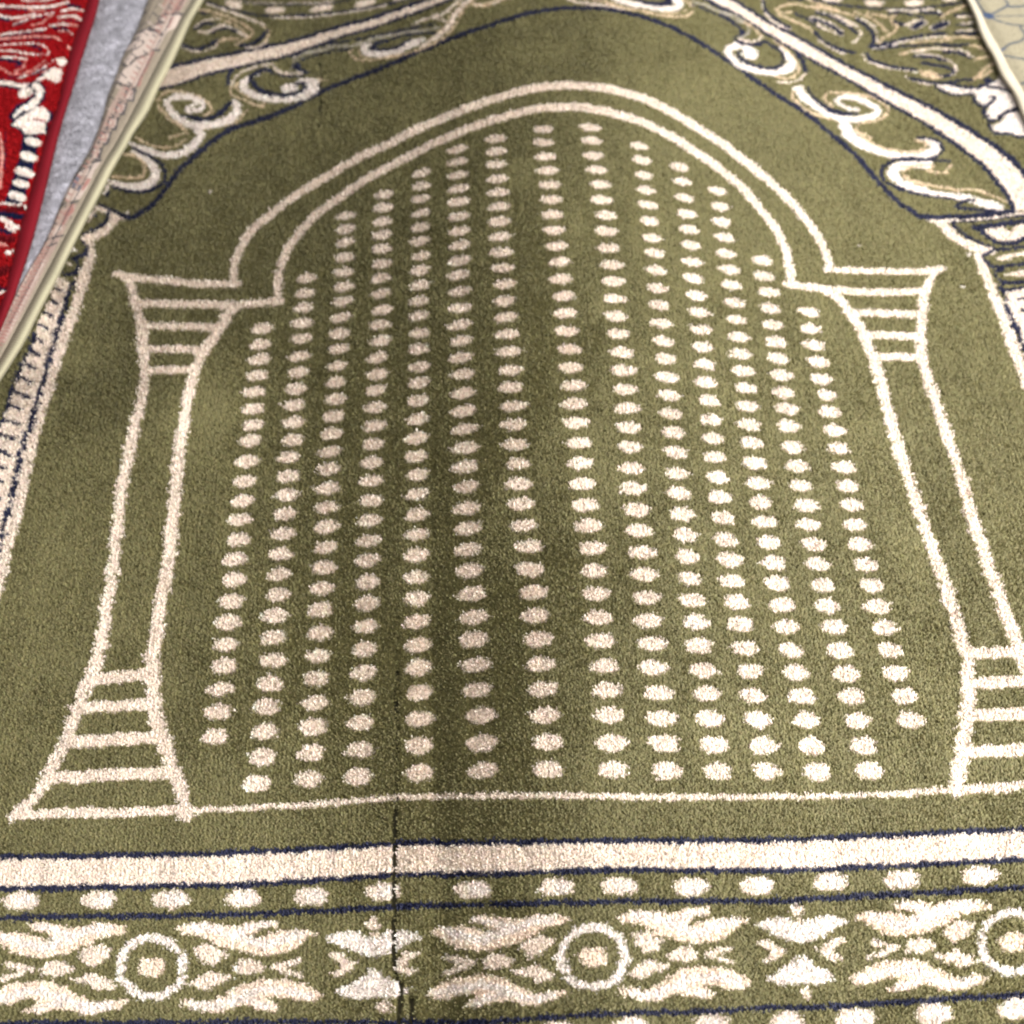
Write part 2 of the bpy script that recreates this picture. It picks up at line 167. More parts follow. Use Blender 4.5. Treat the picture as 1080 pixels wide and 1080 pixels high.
C0 -64 212.7 -65 210.1 -68.1 207.9 -71.9 207.2 -75.4 208.2 -77 210.4 -76.1 213.1 -73 215.3 -69.1 216 -65.6 215
C0 -64.9 200 -65.9 197.3 -69 195.1 -72.8 194.5 -76.4 195.5 -78 197.7 -77 200.4 -73.9 202.6 -70.1 203.3 -66.5 202.3
C0 -64.7 187.5 -65.7 184.9 -68.9 182.8 -72.7 182.2 -76.2 183.1 -77.8 185.3 -76.8 187.8 -73.7 190 -69.9 190.6 -66.3 189.6
C0 -64.3 175 -65.3 172.4 -68.4 170.3 -72.2 169.7 -75.8 170.7 -77.4 172.9 -76.4 175.4 -73.3 177.6 -69.4 178.2 -65.9 177.2
C0 -64.5 162.3 -65.5 159.8 -68.7 157.8 -72.5 157.2 -76 158.1 -77.7 160.2 -76.6 162.7 -73.5 164.7 -69.6 165.3 -66.1 164.3
C0 -64.3 149.4 -65.3 146.7 -68.5 144.5 -72.3 144 -75.9 145.1 -77.5 147.4 -76.5 150.1 -73.4 152.3 -69.5 152.9 -66 151.7
C0 -64.4 136.5 -65.4 134 -68.6 132 -72.4 131.4 -76 132.4 -77.6 134.6 -76.6 137.1 -73.4 139.1 -69.6 139.7 -66 138.6
C0 -64.7 123.7 -65.7 120.9 -68.9 118.8 -72.7 118.3 -76.3 119.5 -78 121.8 -77 124.6 -73.8 126.8 -69.9 127.3 -66.3 126.1
C0 -64.6 110.5 -65.7 108 -68.9 106 -72.8 105.5 -76.3 106.6 -77.9 108.7 -76.9 111.2 -73.7 113.2 -69.8 113.7 -66.2 112.6
C0 -64 97.8 -65.1 95.2 -68.3 93.2 -72.2 92.7 -75.7 93.9 -77.4 96.1 -76.3 98.8 -73.1 100.8 -69.2 101.3 -65.7 100.1
C0 -64.4 84.7 -65.5 82.1 -68.7 80 -72.6 79.6 -76.2 80.8 -77.8 83.1 -76.8 85.7 -73.5 87.8 -69.6 88.3 -66 87
C0 -64 71.5 -65.1 68.9 -68.3 66.9 -72.2 66.5 -75.8 67.7 -77.4 70 -76.4 72.6 -73.1 74.7 -69.2 75.1 -65.6 73.9
C0 -63.6 58.8 -64.6 56 -67.8 53.9 -71.7 53.5 -75.3 54.9 -77 57.3 -76 60.1 -72.7 62.3 -68.8 62.7 -65.2 61.3
C0 -63.4 45.3 -64.5 42.6 -67.7 40.5 -71.6 40.1 -75.2 41.5 -76.8 44 -75.8 46.7 -72.6 48.8 -68.6 49.2 -65 47.8
C0 -63 31.3 -64.1 28.7 -67.4 26.8 -71.3 26.4 -74.9 27.7 -76.5 30 -75.4 32.6 -72.2 34.6 -68.2 34.9 -64.6 33.6
C0 -63 17.2 -64.1 14.4 -67.4 12.4 -71.3 12 -74.9 13.5 -76.5 16 -75.5 18.8 -72.2 20.9 -68.3 21.3 -64.6 19.8
C0 -63.1 3.6 -64.2 .9 -67.5 -1.1 -71.4 -1.4 -75 0 -76.6 2.5 -75.6 5.2 -72.3 7.2 -68.3 7.5 -64.7 6.1
C0 -37.9 430.5 -39.1 427.9 -42.5 425.5 -46.7 424.3 -50.5 424.8 -52.2 426.5 -51 429.1 -47.6 431.5 -43.4 432.6 -39.6 432.2
C0 -38 418.9 -39.2 416.4 -42.7 414 -46.8 412.9 -50.7 413.3 -52.4 415 -51.2 417.5 -47.7 419.9 -43.6 421 -39.7 420.6
C0 -38.1 406.8 -39.3 404.4 -42.8 402.2 -46.9 401 -50.7 401.4 -52.4 403 -51.3 405.3 -47.8 407.6 -43.6 408.8 -39.8 408.4
C0 -37.7 394.4 -38.8 391.9 -42.3 389.6 -46.5 388.4 -50.3 388.9 -52 390.6 -50.9 393.1 -47.4 395.5 -43.2 396.6 -39.4 396.2
C0 -37.8 382.7 -39 380.1 -42.5 377.7 -46.6 376.6 -50.5 377.1 -52.2 378.9 -51.1 381.5 -47.6 383.9 -43.4 385.1 -39.5 384.6
C0 -37.5 370 -38.7 367.6 -42.2 365.3 -46.4 364.2 -50.2 364.6 -51.9 366.3 -50.8 368.7 -47.3 371 -43 372.1 -39.2 371.7
C0 -37.7 357.5 -38.9 354.9 -42.4 352.6 -46.6 351.5 -50.5 352 -52.2 353.9 -51.1 356.4 -47.6 358.8 -43.3 359.8 -39.5 359.3
C0 -37.9 345.2 -39.1 342.6 -42.6 340.3 -46.8 339.3 -50.7 339.8 -52.4 341.7 -51.3 344.2 -47.8 346.5 -43.5 347.6 -39.6 347
C0 -38.2 332.2 -39.4 329.6 -42.9 327.2 -47.1 326.2 -51 326.8 -52.7 328.8 -51.6 331.4 -48.1 333.8 -43.8 334.8 -39.9 334.2
C0 -38.9 320.6 -40.1 318 -43.6 315.7 -47.9 314.7 -51.7 315.3 -53.5 317.2 -52.3 319.7 -48.8 322.1 -44.5 323.1 -40.6 322.5
C0 -38.2 307.4 -39.4 304.9 -43 302.7 -47.2 301.7 -51.1 302.3 -52.8 304.1 -51.6 306.5 -48.1 308.7 -43.8 309.7 -39.9 309.1
C0 -38.1 294.2 -39.3 291.8 -42.9 289.5 -47.1 288.6 -51 289.2 -52.7 291 -51.5 293.4 -48 295.6 -43.7 296.6 -39.8 296
C0 -38.8 280.9 -40 278.5 -43.6 276.3 -47.8 275.4 -51.7 276 -53.5 277.8 -52.3 280.2 -48.7 282.4 -44.4 283.3 -40.5 282.7
C0 -38 268.8 -39.2 266.3 -42.8 264.1 -47.1 263.2 -51 263.9 -52.7 265.7 -51.5 268.2 -48 270.4 -43.7 271.3 -39.8 270.7
C0 -38.1 256.5 -39.3 253.9 -42.9 251.6 -47.1 250.8 -51.1 251.5 -52.8 253.5 -51.6 256.1 -48.1 258.4 -43.8 259.3 -39.8 258.5
C0 -37.7 244.2 -38.9 241.6 -42.5 239.4 -46.8 238.6 -50.7 239.3 -52.4 241.3 -51.2 243.9 -47.7 246.2 -43.3 247 -39.4 246.2
C0 -37.9 230.7 -39.1 228.1 -42.7 225.9 -47 225.1 -50.9 225.9 -52.7 227.9 -51.5 230.4 -47.9 232.6 -43.6 233.5 -39.6 232.7
C0 -37.7 217.9 -39 215.3 -42.6 213.1 -46.9 212.3 -50.8 213.1 -52.6 215.2 -51.4 217.8 -47.8 220.1 -43.4 220.9 -39.5 220
C0 -37.7 205.2 -39 202.7 -42.6 200.5 -46.9 199.8 -50.8 200.6 -52.6 202.6 -51.4 205.1 -47.8 207.3 -43.4 208.1 -39.5 207.2
C0 -37.5 192.2 -38.7 189.5 -42.3 187.3 -46.7 186.5 -50.6 187.5 -52.4 189.7 -51.2 192.4 -47.6 194.6 -43.2 195.4 -39.3 194.4
C0 -37.7 179.5 -39 176.8 -42.6 174.6 -46.9 173.9 -50.9 174.9 -52.7 177 -51.4 179.6 -47.8 181.8 -43.4 182.6 -39.5 181.6
C0 -36.7 166.6 -37.9 164.1 -41.6 162 -45.9 161.3 -49.9 162.2 -51.6 164.2 -50.4 166.7 -46.8 168.8 -42.4 169.5 -38.4 168.6
C0 -36.7 152.8 -38 150.1 -41.6 147.9 -46 147.2 -50 148.3 -51.7 150.5 -50.5 153.2 -46.9 155.4 -42.5 156.1 -38.5 155
C0 -36.7 139.8 -37.9 137 -41.6 134.9 -46 134.2 -50 135.3 -51.7 137.6 -50.5 140.3 -46.9 142.5 -42.5 143.1 -38.4 142
C0 -36.4 126.7 -37.7 124 -41.3 121.8 -45.7 121.2 -49.7 122.3 -51.5 124.6 -50.3 127.3 -46.6 129.5 -42.2 130.1 -38.2 129
C0 -36.3 113.7 -37.5 110.9 -41.2 108.7 -45.6 108.1 -49.6 109.3 -51.4 111.7 -50.1 114.5 -46.5 116.7 -42.1 117.3 -38 116.1
C0 -35.7 100 -37 97.3 -40.7 95.2 -45.1 94.7 -49.1 95.8 -50.9 98.1 -49.6 100.8 -45.9 102.9 -41.5 103.5 -37.5 102.3
C0 -34.8 86.3 -36.1 83.6 -39.8 81.6 -44.2 81 -48.2 82.2 -50 84.5 -48.7 87.2 -45 89.3 -40.6 89.8 -36.5 88.6
C0 -34.9 73.6 -36.2 70.7 -39.9 68.6 -44.3 68.1 -48.4 69.3 -50.1 71.8 -48.9 74.6 -45.2 76.8 -40.7 77.4 -36.7 76
C0 -33.9 59.6 -35.3 57 -39 55 -43.4 54.6 -47.4 55.7 -49.2 57.9 -47.9 60.5 -44.1 62.5 -39.7 62.9 -35.7 61.8
C0 -34.2 45.9 -35.5 43.4 -39.2 41.4 -43.7 41 -47.7 42.1 -49.4 44.4 -48.1 46.9 -44.4 48.9 -39.9 49.3 -35.9 48.2
C0 -32.7 32.4 -34.1 29.6 -37.8 27.5 -42.3 27.1 -46.3 28.5 -48.1 30.9 -46.8 33.7 -43 35.8 -38.5 36.2 -34.5 34.8
C0 -32.6 17.8 -33.9 15.1 -37.7 13.1 -42.2 12.7 -46.2 14 -47.9 16.5 -46.6 19.2 -42.8 21.2 -38.3 21.6 -34.3 20.3
C0 -32.3 3.9 -33.7 1.4 -37.5 -.5 -42 -.9 -46 .3 -47.7 2.6 -46.4 5.1 -42.6 7.1 -38.1 7.4 -34 6.2
C0 -12.9 438.6 -14.3 436.2 -18 434.4 -22.2 433.9 -25.9 435 -27.5 437.1 -26.1 439.5 -22.4 441.4 -18.2 441.8 -14.4 440.7
C0 -13 426.5 -14.4 424.2 -18.1 422.4 -22.3 421.9 -26.1 422.9 -27.6 424.9 -26.2 427.2 -22.6 429 -18.3 429.5 -14.6 428.5
C0 -13 414.2 -14.4 411.8 -18 410 -22.3 409.5 -26 410.6 -27.5 412.7 -26.2 415.1 -22.5 417 -18.2 417.4 -14.5 416.3
C0 -12.7 401 -14.1 398.7 -17.8 396.8 -22.1 396.4 -25.8 397.4 -27.3 399.5 -26 401.8 -22.3 403.6 -18 404.1 -14.3 403
C0 -12.4 388.9 -13.8 386.6 -17.5 384.9 -21.8 384.4 -25.5 385.4 -27.1 387.4 -25.7 389.6 -22 391.4 -17.7 391.9 -13.9 390.9
C0 -12.4 376.3 -13.8 374 -17.5 372.2 -21.8 371.8 -25.5 372.8 -27.1 374.8 -25.7 377.1 -22 378.9 -17.7 379.3 -13.9 378.3
C0 -12.5 363.4 -14 361.1 -17.6 359.2 -21.9 358.8 -25.7 359.9 -27.2 362 -25.8 364.4 -22.1 366.2 -17.9 366.7 -14.1 365.5
C0 -12.4 350.4 -13.8 348 -17.5 346.2 -21.8 345.8 -25.6 346.9 -27.1 349 -25.7 351.3 -22 353.2 -17.7 353.6 -13.9 352.5
C0 -12.2 337.5 -13.7 335.1 -17.4 333.3 -21.7 332.9 -25.4 334 -27 336.1 -25.6 338.6 -21.9 340.4 -17.6 340.8 -13.8 339.6
C0 -12.1 324.8 -13.5 322.5 -17.2 320.8 -21.5 320.4 -25.3 321.5 -26.8 323.5 -25.4 325.8 -21.7 327.6 -17.4 328 -13.6 326.9
C0 -11.6 311.6 -13 309.2 -16.8 307.4 -21.1 307.1 -24.9 308.2 -26.4 310.3 -25 312.6 -21.3 314.4 -17 314.8 -13.1 313.7
C0 -12 298.1 -13.4 295.6 -17.1 293.7 -21.4 293.4 -25.2 294.6 -26.8 296.9 -25.4 299.4 -21.6 301.3 -17.3 301.6 -13.5 300.4
C0 -11.7 285.3 -13.1 282.8 -16.9 280.9 -21.2 280.6 -25 281.8 -26.6 284.1 -25.2 286.6 -21.4 288.5 -17.1 288.9 -13.2 287.6
C0 -11.2 272.3 -12.7 269.9 -16.4 268.2 -20.8 267.8 -24.6 269 -26.1 271.2 -24.7 273.5 -21 275.3 -16.6 275.6 -12.8 274.4
C0 -10.9 259.1 -12.3 256.8 -16.1 255 -20.4 254.7 -24.2 255.9 -25.8 258 -24.4 260.4 -20.6 262.2 -16.3 262.6 -12.4 261.3
C0 -10.2 245.4 -11.6 243 -15.4 241.3 -19.7 241 -23.6 242.2 -25.1 244.4 -23.7 246.8 -19.9 248.6 -15.5 248.9 -11.7 247.6
C0 -10.1 233 -11.5 230.5 -15.3 228.6 -19.7 228.3 -23.5 229.7 -25.1 231.9 -23.6 234.5 -19.8 236.3 -15.5 236.6 -11.6 235.3
C0 -9.6 219.6 -11.1 217.3 -14.9 215.6 -19.2 215.3 -23.1 216.5 -24.6 218.6 -23.2 220.9 -19.4 222.6 -15 222.9 -11.2 221.7
C0 -9.9 206.5 -11.4 204 -15.2 202.3 -19.5 202 -23.4 203.3 -24.9 205.5 -23.5 208 -19.7 209.8 -15.3 210.1 -11.4 208.8
C0 -9.4 192.9 -10.9 190.4 -14.7 188.6 -19.1 188.4 -23 189.7 -24.5 192 -23.1 194.5 -19.3 196.3 -14.9 196.5 -11 195.2
C0 -8.9 179.6 -10.3 177.1 -14.2 175.3 -18.5 175.1 -22.4 176.4 -24 178.7 -22.5 181.2 -18.7 183 -14.3 183.2 -10.4 181.9
C0 -8.2 166.1 -9.7 163.6 -13.6 161.8 -17.9 161.6 -21.8 163 -23.4 165.3 -21.9 167.9 -18.1 169.7 -13.7 170 -9.8 168.5
C0 -7.3 153.2 -8.7 150.6 -12.6 148.8 -17 148.5 -20.9 150 -22.4 152.4 -20.9 155 -17.1 156.8 -12.7 157 -8.8 155.6
C0 -6.9 139.4 -8.4 137 -12.2 135.2 -16.6 135 -20.5 136.4 -22.1 138.7 -20.6 141.2 -16.7 143 -12.3 143.2 -8.4 141.8
C0 -5.4 126.3 -6.9 123.8 -10.8 122.1 -15.2 121.9 -19.1 123.3 -20.6 125.6 -19.2 128.1 -15.3 129.9 -10.8 130.1 -7 128.6
C0 -4.9 112.5 -6.4 109.8 -10.3 107.9 -14.7 107.8 -18.6 109.3 -20.1 111.9 -18.6 114.6 -14.8 116.5 -10.3 116.6 -6.4 115.1
C0 -3.9 99 -5.4 96.4 -9.3 94.7 -13.8 94.5 -17.6 96 -19.2 98.4 -17.7 100.9 -13.8 102.7 -9.3 102.9 -5.4 101.4
C0 -3.6 85.5 -5.2 82.9 -9.1 81.1 -13.5 80.9 -17.4 82.4 -18.9 84.9 -17.4 87.5 -13.6 89.3 -9.1 89.5 -5.2 87.9
C0 -2.6 71.9 -4.2 69.4 -8.1 67.6 -12.5 67.4 -16.4 69 -18 71.4 -16.5 74 -12.6 75.8 -8.1 75.9 -4.2 74.4
C0 -2.3 58.1 -3.9 55.5 -7.8 53.8 -12.2 53.7 -16.1 55.2 -17.7 57.6 -16.2 60.2 -12.2 62 -7.7 62.1 -3.8 60.6
C0 -1.8 44.1 -3.4 41.6 -7.3 39.9 -11.8 39.8 -15.7 41.3 -17.2 43.7 -15.7 46.2 -11.8 48 -7.3 48.1 -3.3 46.6
C0 -1.5 30.5 -3 27.9 -7 26.1 -11.4 26 -15.4 27.6 -16.9 30.2 -15.4 32.8 -11.4 34.6 -6.9 34.7 -3 33.1
C0 -.3 16.1 -1.9 13.6 -5.8 11.9 -10.3 11.9 -14.2 13.4 -15.8 15.8 -14.2 18.3 -10.3 20 -5.8 20.1 -1.8 18.5
C0 -1.1 2.5 -2.7 -.2 -6.6 -2 -11.1 -2.1 -15 -.4 -16.6 2.2 -15 4.9 -11.1 6.7 -6.5 6.8 -2.6 5.1
C0 18.4 445.8 16.8 443.7 13.1 442.4 8.8 442.5 5.2 444 3.9 446.1 5.4 448.2 9.2 449.5 13.4 449.4 17.1 447.9
C0 18.1 433.2 16.5 431.2 12.8 430 8.5 430.1 4.9 431.5 3.5 433.6 5.1 435.6 8.9 436.8 13.1 436.7 16.8 435.3
C0 18.7 419.9 17.1 417.7 13.3 416.4 9.1 416.5 5.4 418 4.1 420.2 5.6 422.3 9.4 423.7 13.7 423.6 17.3 422.1
C0 19.6 406.7 18 404.5 14.2 403.1 10 403.2 6.3 404.7 5 407.1 6.6 409.3 10.4 410.7 14.6 410.6 18.3 409
C0 20.1 393.8 18.5 391.6 14.7 390.3 10.5 390.4 6.8 391.9 5.5 394.1 7.1 396.3 10.9 397.7 15.1 397.6 18.8 396
C0 20.5 381.1 18.9 378.9 15.1 377.6 10.8 377.7 7.2 379.2 5.8 381.4 7.4 383.6 11.2 384.9 15.5 384.8 19.2 383.3
C0 20.4 367.4 18.8 365.1 15 363.7 10.7 363.8 7 365.4 5.7 367.8 7.3 370.1 11.1 371.5 15.4 371.4 19.1 369.8
C0 20.8 354 19.2 352 15.3 350.7 11.1 350.8 7.4 352.3 6 354.4 7.6 356.5 11.4 357.8 15.7 357.6 19.4 356.2
C0 21.5 340.8 19.9 338.5 16.1 337.1 11.8 337.2 8.1 338.8 6.8 341.2 8.4 343.5 12.2 345 16.5 344.9 20.2 343.2
C0 22.3 327.7 20.7 325.5 16.9 324.1 12.6 324.2 8.9 325.8 7.6 328 9.2 330.3 13 331.6 17.3 331.5 21 330
C0 22.5 313.5 20.8 311.2 17 309.7 12.7 309.8 9 311.5 7.6 313.8 9.3 316.1 13.1 317.6 17.4 317.5 21.1 315.8
C0 23.3 299.9 21.7 297.6 17.8 296.2 13.5 296.3 9.8 297.9 8.4 300.3 10.1 302.6 13.9 304 18.3 303.9 22 302.3
C0 23.3 286 21.7 283.8 17.8 282.5 13.5 282.6 9.8 284.1 8.4 286.4 10 288.6 13.9 290 18.2 289.9 21.9 288.3
C0 23.4 272.8 21.8 270.7 17.9 269.3 13.6 269.5 9.9 271 8.5 273.2 10.1 275.3 14 276.7 18.4 276.6 22.1 275
C0 24.5 259.4 22.8 257.1 18.9 255.7 14.6 255.8 10.9 257.5 9.6 259.8 11.2 262.1 15.1 263.5 19.4 263.4 23.2 261.7
C0 24 245.5 22.3 243.1 18.4 241.6 14.1 241.8 10.4 243.5 9 245.9 10.7 248.3 14.6 249.8 19 249.7 22.7 248
C0 25 232 23.3 229.9 19.4 228.5 15.1 228.6 11.4 230.2 10 232.4 11.6 234.6 15.5 236 19.9 235.9 23.6 234.3
C0 24.6 218.7 22.9 216.3 19 214.8 14.7 214.9 10.9 216.6 9.6 219.1 11.2 221.5 15.2 223 19.6 222.9 23.3 221.2
C0 24.9 205.4 23.3 202.9 19.3 201.5 15 201.6 11.3 203.3 9.9 205.8 11.6 208.2 15.5 209.7 19.9 209.6 23.6 207.9
C0 25.7 191.6 24 189.4 20.1 188 15.7 188.1 12 189.7 10.6 192 12.3 194.2 16.2 195.6 20.6 195.5 24.4 193.9
C0 25.8 177.9 24.1 175.5 20.1 174 15.7 174.1 12 175.8 10.7 178.3 12.3 180.8 16.3 182.3 20.7 182.2 24.4 180.4
C0 25.9 164.3 24.2 161.9 20.2 160.3 15.8 160.5 12.1 162.2 10.8 164.8 12.4 167.3 16.4 168.8 20.8 168.7 24.6 166.9
C0 26.8 150.7 25.1 148.3 21.1 146.8 16.7 146.9 12.9 148.6 11.6 151.1 13.3 153.6 17.2 155.1 21.7 154.9 25.4 153.2
C0 27.2 137.3 25.4 134.8 21.5 133.3 17 133.4 13.3 135.2 12 137.8 13.6 140.3 17.6 141.9 22.1 141.7 25.8 139.9
C0 28 123.6 26.3 121.2 22.3 119.7 17.9 119.8 14.2 121.5 12.8 124 14.5 126.5 18.5 128 22.9 127.8 26.7 126.1
C0 28 110 26.3 107.6 22.3 106.2 17.9 106.3 14.1 108 12.8 110.5 14.5 112.8 18.5 114.3 22.9 114.2 26.7 112.4
C0 28.1 96.2 26.4 93.9 22.4 92.5 18 92.6 14.2 94.3 12.8 96.7 14.5 99 18.5 100.4 23 100.3 26.8 98.6
C0 28.3 82.4 26.6 80.1 22.6 78.6 18.1 78.7 14.3 80.4 13 82.9 14.7 85.3 18.7 86.8 23.2 86.6 27 84.9
C0 28.4 69.1 26.7 66.7 22.7 65.2 18.2 65.4 14.4 67.1 13.1 69.6 14.8 72 18.8 73.5 23.3 73.3 27.1 71.6
C0 29.6 55.3 27.9 52.9 23.8 51.5 19.4 51.6 15.6 53.3 14.2 55.8 15.9 58.1 20 59.6 24.5 59.5 28.3 57.7
C0 29.7 42 28 39.6 23.9 38.1 19.5 38.3 15.7 40 14.3 42.5 16 44.8 20.1 46.3 24.6 46.2 28.4 44.4
C0 30.2 28.5 28.5 26 24.4 24.5 20 24.7 16.2 26.4 14.8 29 16.5 31.5 20.6 33 25.1 32.9 28.9 31.1
C0 30.1 14 28.3 11.4 24.3 9.7 19.8 9.9 16 11.8 14.6 14.5 16.4 17.2 20.5 18.8 25 18.7 28.8 16.8
C0 30 .6 28.2 -1.9 24.2 -3.4 19.7 -3.2 15.9 -1.4 14.5 1.2 16.3 3.7 20.3 5.2 24.9 5.1 28.7 3.2
C0 49.9 445.6 48.1 443.7 44.3 442.9 40.1 443.6 36.7 445.6 35.5 447.9 37.2 449.8 41.1 450.6 45.3 449.9 48.7 447.9
C0 49.8 432.5 48 430.6 44.2 429.8 40 430.4 36.6 432.4 35.4 434.8 37.1 436.7 41 437.5 45.2 436.9 48.6 434.9
C0 50.1 418.9 48.3 416.9 44.4 416 40.3 416.7 36.8 418.7 35.6 421.1 37.4 423.1 41.3 424 45.5 423.4 48.9 421.3
C0 51.1 405.5 49.4 403.6 45.5 402.7 41.3 403.4 37.9 405.4 36.7 407.7 38.4 409.7 42.3 410.5 46.5 409.8 50 407.9
C0 52.5 392.1 50.7 390.1 46.9 389.3 42.7 389.9 39.2 391.9 38 394.3 39.8 396.2 43.7 397.1 47.9 396.4 51.4 394.4
C0 52.3 378.4 50.5 376.4 46.6 375.5 42.4 376.2 38.9 378.2 37.8 380.6 39.6 382.7 43.5 383.6 47.7 382.9 51.2 380.9
C0 53.4 365 51.7 363 47.8 362.1 43.5 362.8 40.1 364.8 38.9 367.2 40.7 369.2 44.6 370.1 48.8 369.5 52.3 367.4
C0 52.5 351.2 50.7 349.1 46.8 348.2 42.6 348.8 39.1 350.8 38 353.4 39.7 355.5 43.7 356.4 47.9 355.8 51.4 353.7
C0 53 337.2 51.3 335.1 47.3 334.2 43.1 334.8 39.6 336.8 38.5 339.3 40.2 341.3 44.2 342.3 48.4 341.7 51.9 339.7
C0 54 322.7 52.3 320.8 48.4 320 44.1 320.6 40.6 322.5 39.4 324.8 41.2 326.7 45.1 327.6 49.4 327 52.9 325.1
C0 53.9 309.5 52.1 307.4 48.1 306.4 43.9 307 40.4 309 39.2 311.5 41 313.6 45 314.6 49.3 314 52.8 312
C0 53.8 295.6 52.1 293.6 48.1 292.7 43.8 293.3 40.3 295.2 39.2 297.6 40.9 299.6 44.9 300.5 49.2 299.9 52.7 298
C0 53.5 282 51.7 280 47.7 279.1 43.4 279.7 39.9 281.6 38.7 283.9 40.5 285.9 44.5 286.8 48.8 286.3 52.3 284.3
C0 53.6 268.4 51.8 266.4 47.9 265.4 43.6 266 40 267.9 38.9 270.3 40.7 272.4 44.6 273.3 48.9 272.8 52.5 270.8
C0 54.5 254.3 52.7 252.1 48.7 251 44.4 251.6 40.9 253.6 39.7 256.2 41.5 258.4 45.5 259.4 49.8 258.9 53.4 256.8
C0 54.3 241.2 52.5 239 48.5 238 44.2 238.5 40.7 240.6 39.5 243.1 41.3 245.3 45.3 246.4 49.7 245.8 53.2 243.8
C0 54.2 227.3 52.4 225.2 48.4 224.3 44.1 224.8 40.5 226.7 39.4 229.1 41.2 231.2 45.2 232.2 49.5 231.6 53.1 229.7
C0 53.9 214 52 212 48.1 211 43.7 211.5 40.2 213.4 39 215.8 40.8 217.8 44.8 218.8 49.1 218.3 52.7 216.3
C0 53.7 200.6 51.9 198.3 47.8 197.1 43.5 197.6 39.9 199.7 38.8 202.4 40.6 204.6 44.7 205.8 49 205.3 52.6 203.2
C0 53.7 187.2 51.9 185.1 47.9 184 43.5 184.6 39.9 186.5 38.8 189 40.6 191.1 44.6 192.2 49 191.7 52.6 189.7
C0 53 173.3 51.1 171.1 47.1 170 42.7 170.5 39.2 172.5 38 175 39.8 177.2 43.9 178.3 48.3 177.8 51.8 175.8
C0 53.3 160 51.4 157.6 47.3 156.4 43 156.9 39.4 159 38.3 161.7 40.1 164.1 44.2 165.3 48.6 164.8 52.2 162.7
C0 53.5 146.1 51.6 143.7 47.6 142.4 43.2 142.9 39.6 145 38.5 147.7 40.4 150.2 44.4 151.4 48.8 150.9 52.4 148.8
C0 53.6 132.8 51.7 130.6 47.7 129.5 43.3 130 39.7 131.9 38.5 134.4 40.4 136.6 44.4 137.8 48.9 137.3 52.5 135.3
C0 53.9 119.3 52 117 47.9 115.7 43.5 116.2 39.9 118.2 38.8 120.9 40.6 123.3 44.7 124.5 49.2 124.1 52.8 122
C0 54.2 106.1 52.3 103.7 48.2 102.5 43.8 103 40.2 105 39 107.7 40.9 110 45 111.3 49.4 110.8 53.1 108.8
C0 53.9 92.9 52 90.7 48 89.5 43.6 90 39.9 91.9 38.7 94.4 40.6 96.6 44.7 97.8 49.1 97.3 52.8 95.4
C0 53.7 79.3 51.8 77.1 47.7 75.9 43.3 76.3 39.6 78.3 38.5 80.8 40.3 83 44.4 84.2 48.9 83.8 52.5 81.8
C0 54.7 66.4 52.8 64.2 48.7 63 44.3 63.5 40.7 65.4 39.5 67.9 41.4 70.1 45.5 71.3 49.9 70.9 53.6 69
C0 53.9 52.9 52 50.5 47.9 49.3 43.5 49.7 39.8 51.7 38.7 54.3 40.6 56.6 44.7 57.9 49.2 57.5 52.8 55.5
C0 55.2 39 53.4 36.8 49.2 35.6 44.8 36 41.1 37.9 39.9 40.4 41.8 42.6 45.9 43.8 50.4 43.4 54.1 41.5
C0 55.4 25.4 53.5 23.1 49.4 21.9 44.9 22.3 41.2 24.2 40.1 26.8 41.9 29.1 46.1 30.4 50.6 30 54.3 28
C0 55.1 12.5 53.2 10 49 8.6 44.5 9 40.9 11.1 39.7 13.8 41.6 16.3 45.8 17.7 50.3 17.3 54 15.2
C0 55.1 -1 53.2 -3.5 49 -4.9 44.5 -4.5 40.9 -2.4 39.7 .3 41.7 2.8 45.8 4.2 50.3 3.9 54 1.8
C0 79.3 426.2 77.6 424.6 74.2 424.4 70.6 425.6 67.8 427.9 67 430.2 68.7 431.8 72.2 432.1 75.8 430.9 78.6 428.5
C0 79.6 412.6 77.8 410.9 74.3 410.5 70.8 411.7 68 414.1 67.2 416.7 69 418.4 72.4 418.8 76 417.6 78.8 415.2
C0 79.7 398.8 78 397.2 74.5 396.9 70.9 398.1 68.1 400.4 67.3 402.9 69.1 404.5 72.5 404.8 76.1 403.6 78.9 401.3
C0 79.8 385.5 78 383.9 74.6 383.6 71 384.7 68.1 387.1 67.4 389.5 69.1 391.2 72.6 391.5 76.2 390.3 79 388
C0 80.7 372.2 78.9 370.5 75.4 370.1 71.8 371.2 69 373.6 68.3 376.1 70 377.9 73.5 378.3 77.1 377.1 79.9 374.7
C0 80.1 358 78.3 356.2 74.7 355.7 71.1 356.8 68.3 359.3 67.6 361.9 69.4 363.7 72.9 364.2 76.6 363.1 79.4 360.6
C0 80.3 344.1 78.5 342.2 75 341.7 71.4 342.8 68.5 345.2 67.8 347.9 69.6 349.7 73.2 350.2 76.8 349.1 79.6 346.7
C0 80.6 330.8 78.8 328.9 75.3 328.3 71.6 329.4 68.8 331.9 68.1 334.5 69.9 336.5 73.5 337 77.1 335.9 80 333.4
C0 80.2 316.7 78.4 314.9 74.9 314.4 71.2 315.5 68.4 317.8 67.6 320.4 69.4 322.2 73 322.7 76.6 321.6 79.5 319.2
C0 78.9 302.7 77.1 300.9 73.6 300.4 69.9 301.5 67.1 303.8 66.3 306.3 68.1 308.1 71.6 308.6 75.3 307.5 78.2 305.2
C0 79.1 289.1 77.3 287.2 73.7 286.6 70 287.7 67.2 290 66.4 292.7 68.2 294.6 71.8 295.2 75.5 294.1 78.4 291.8
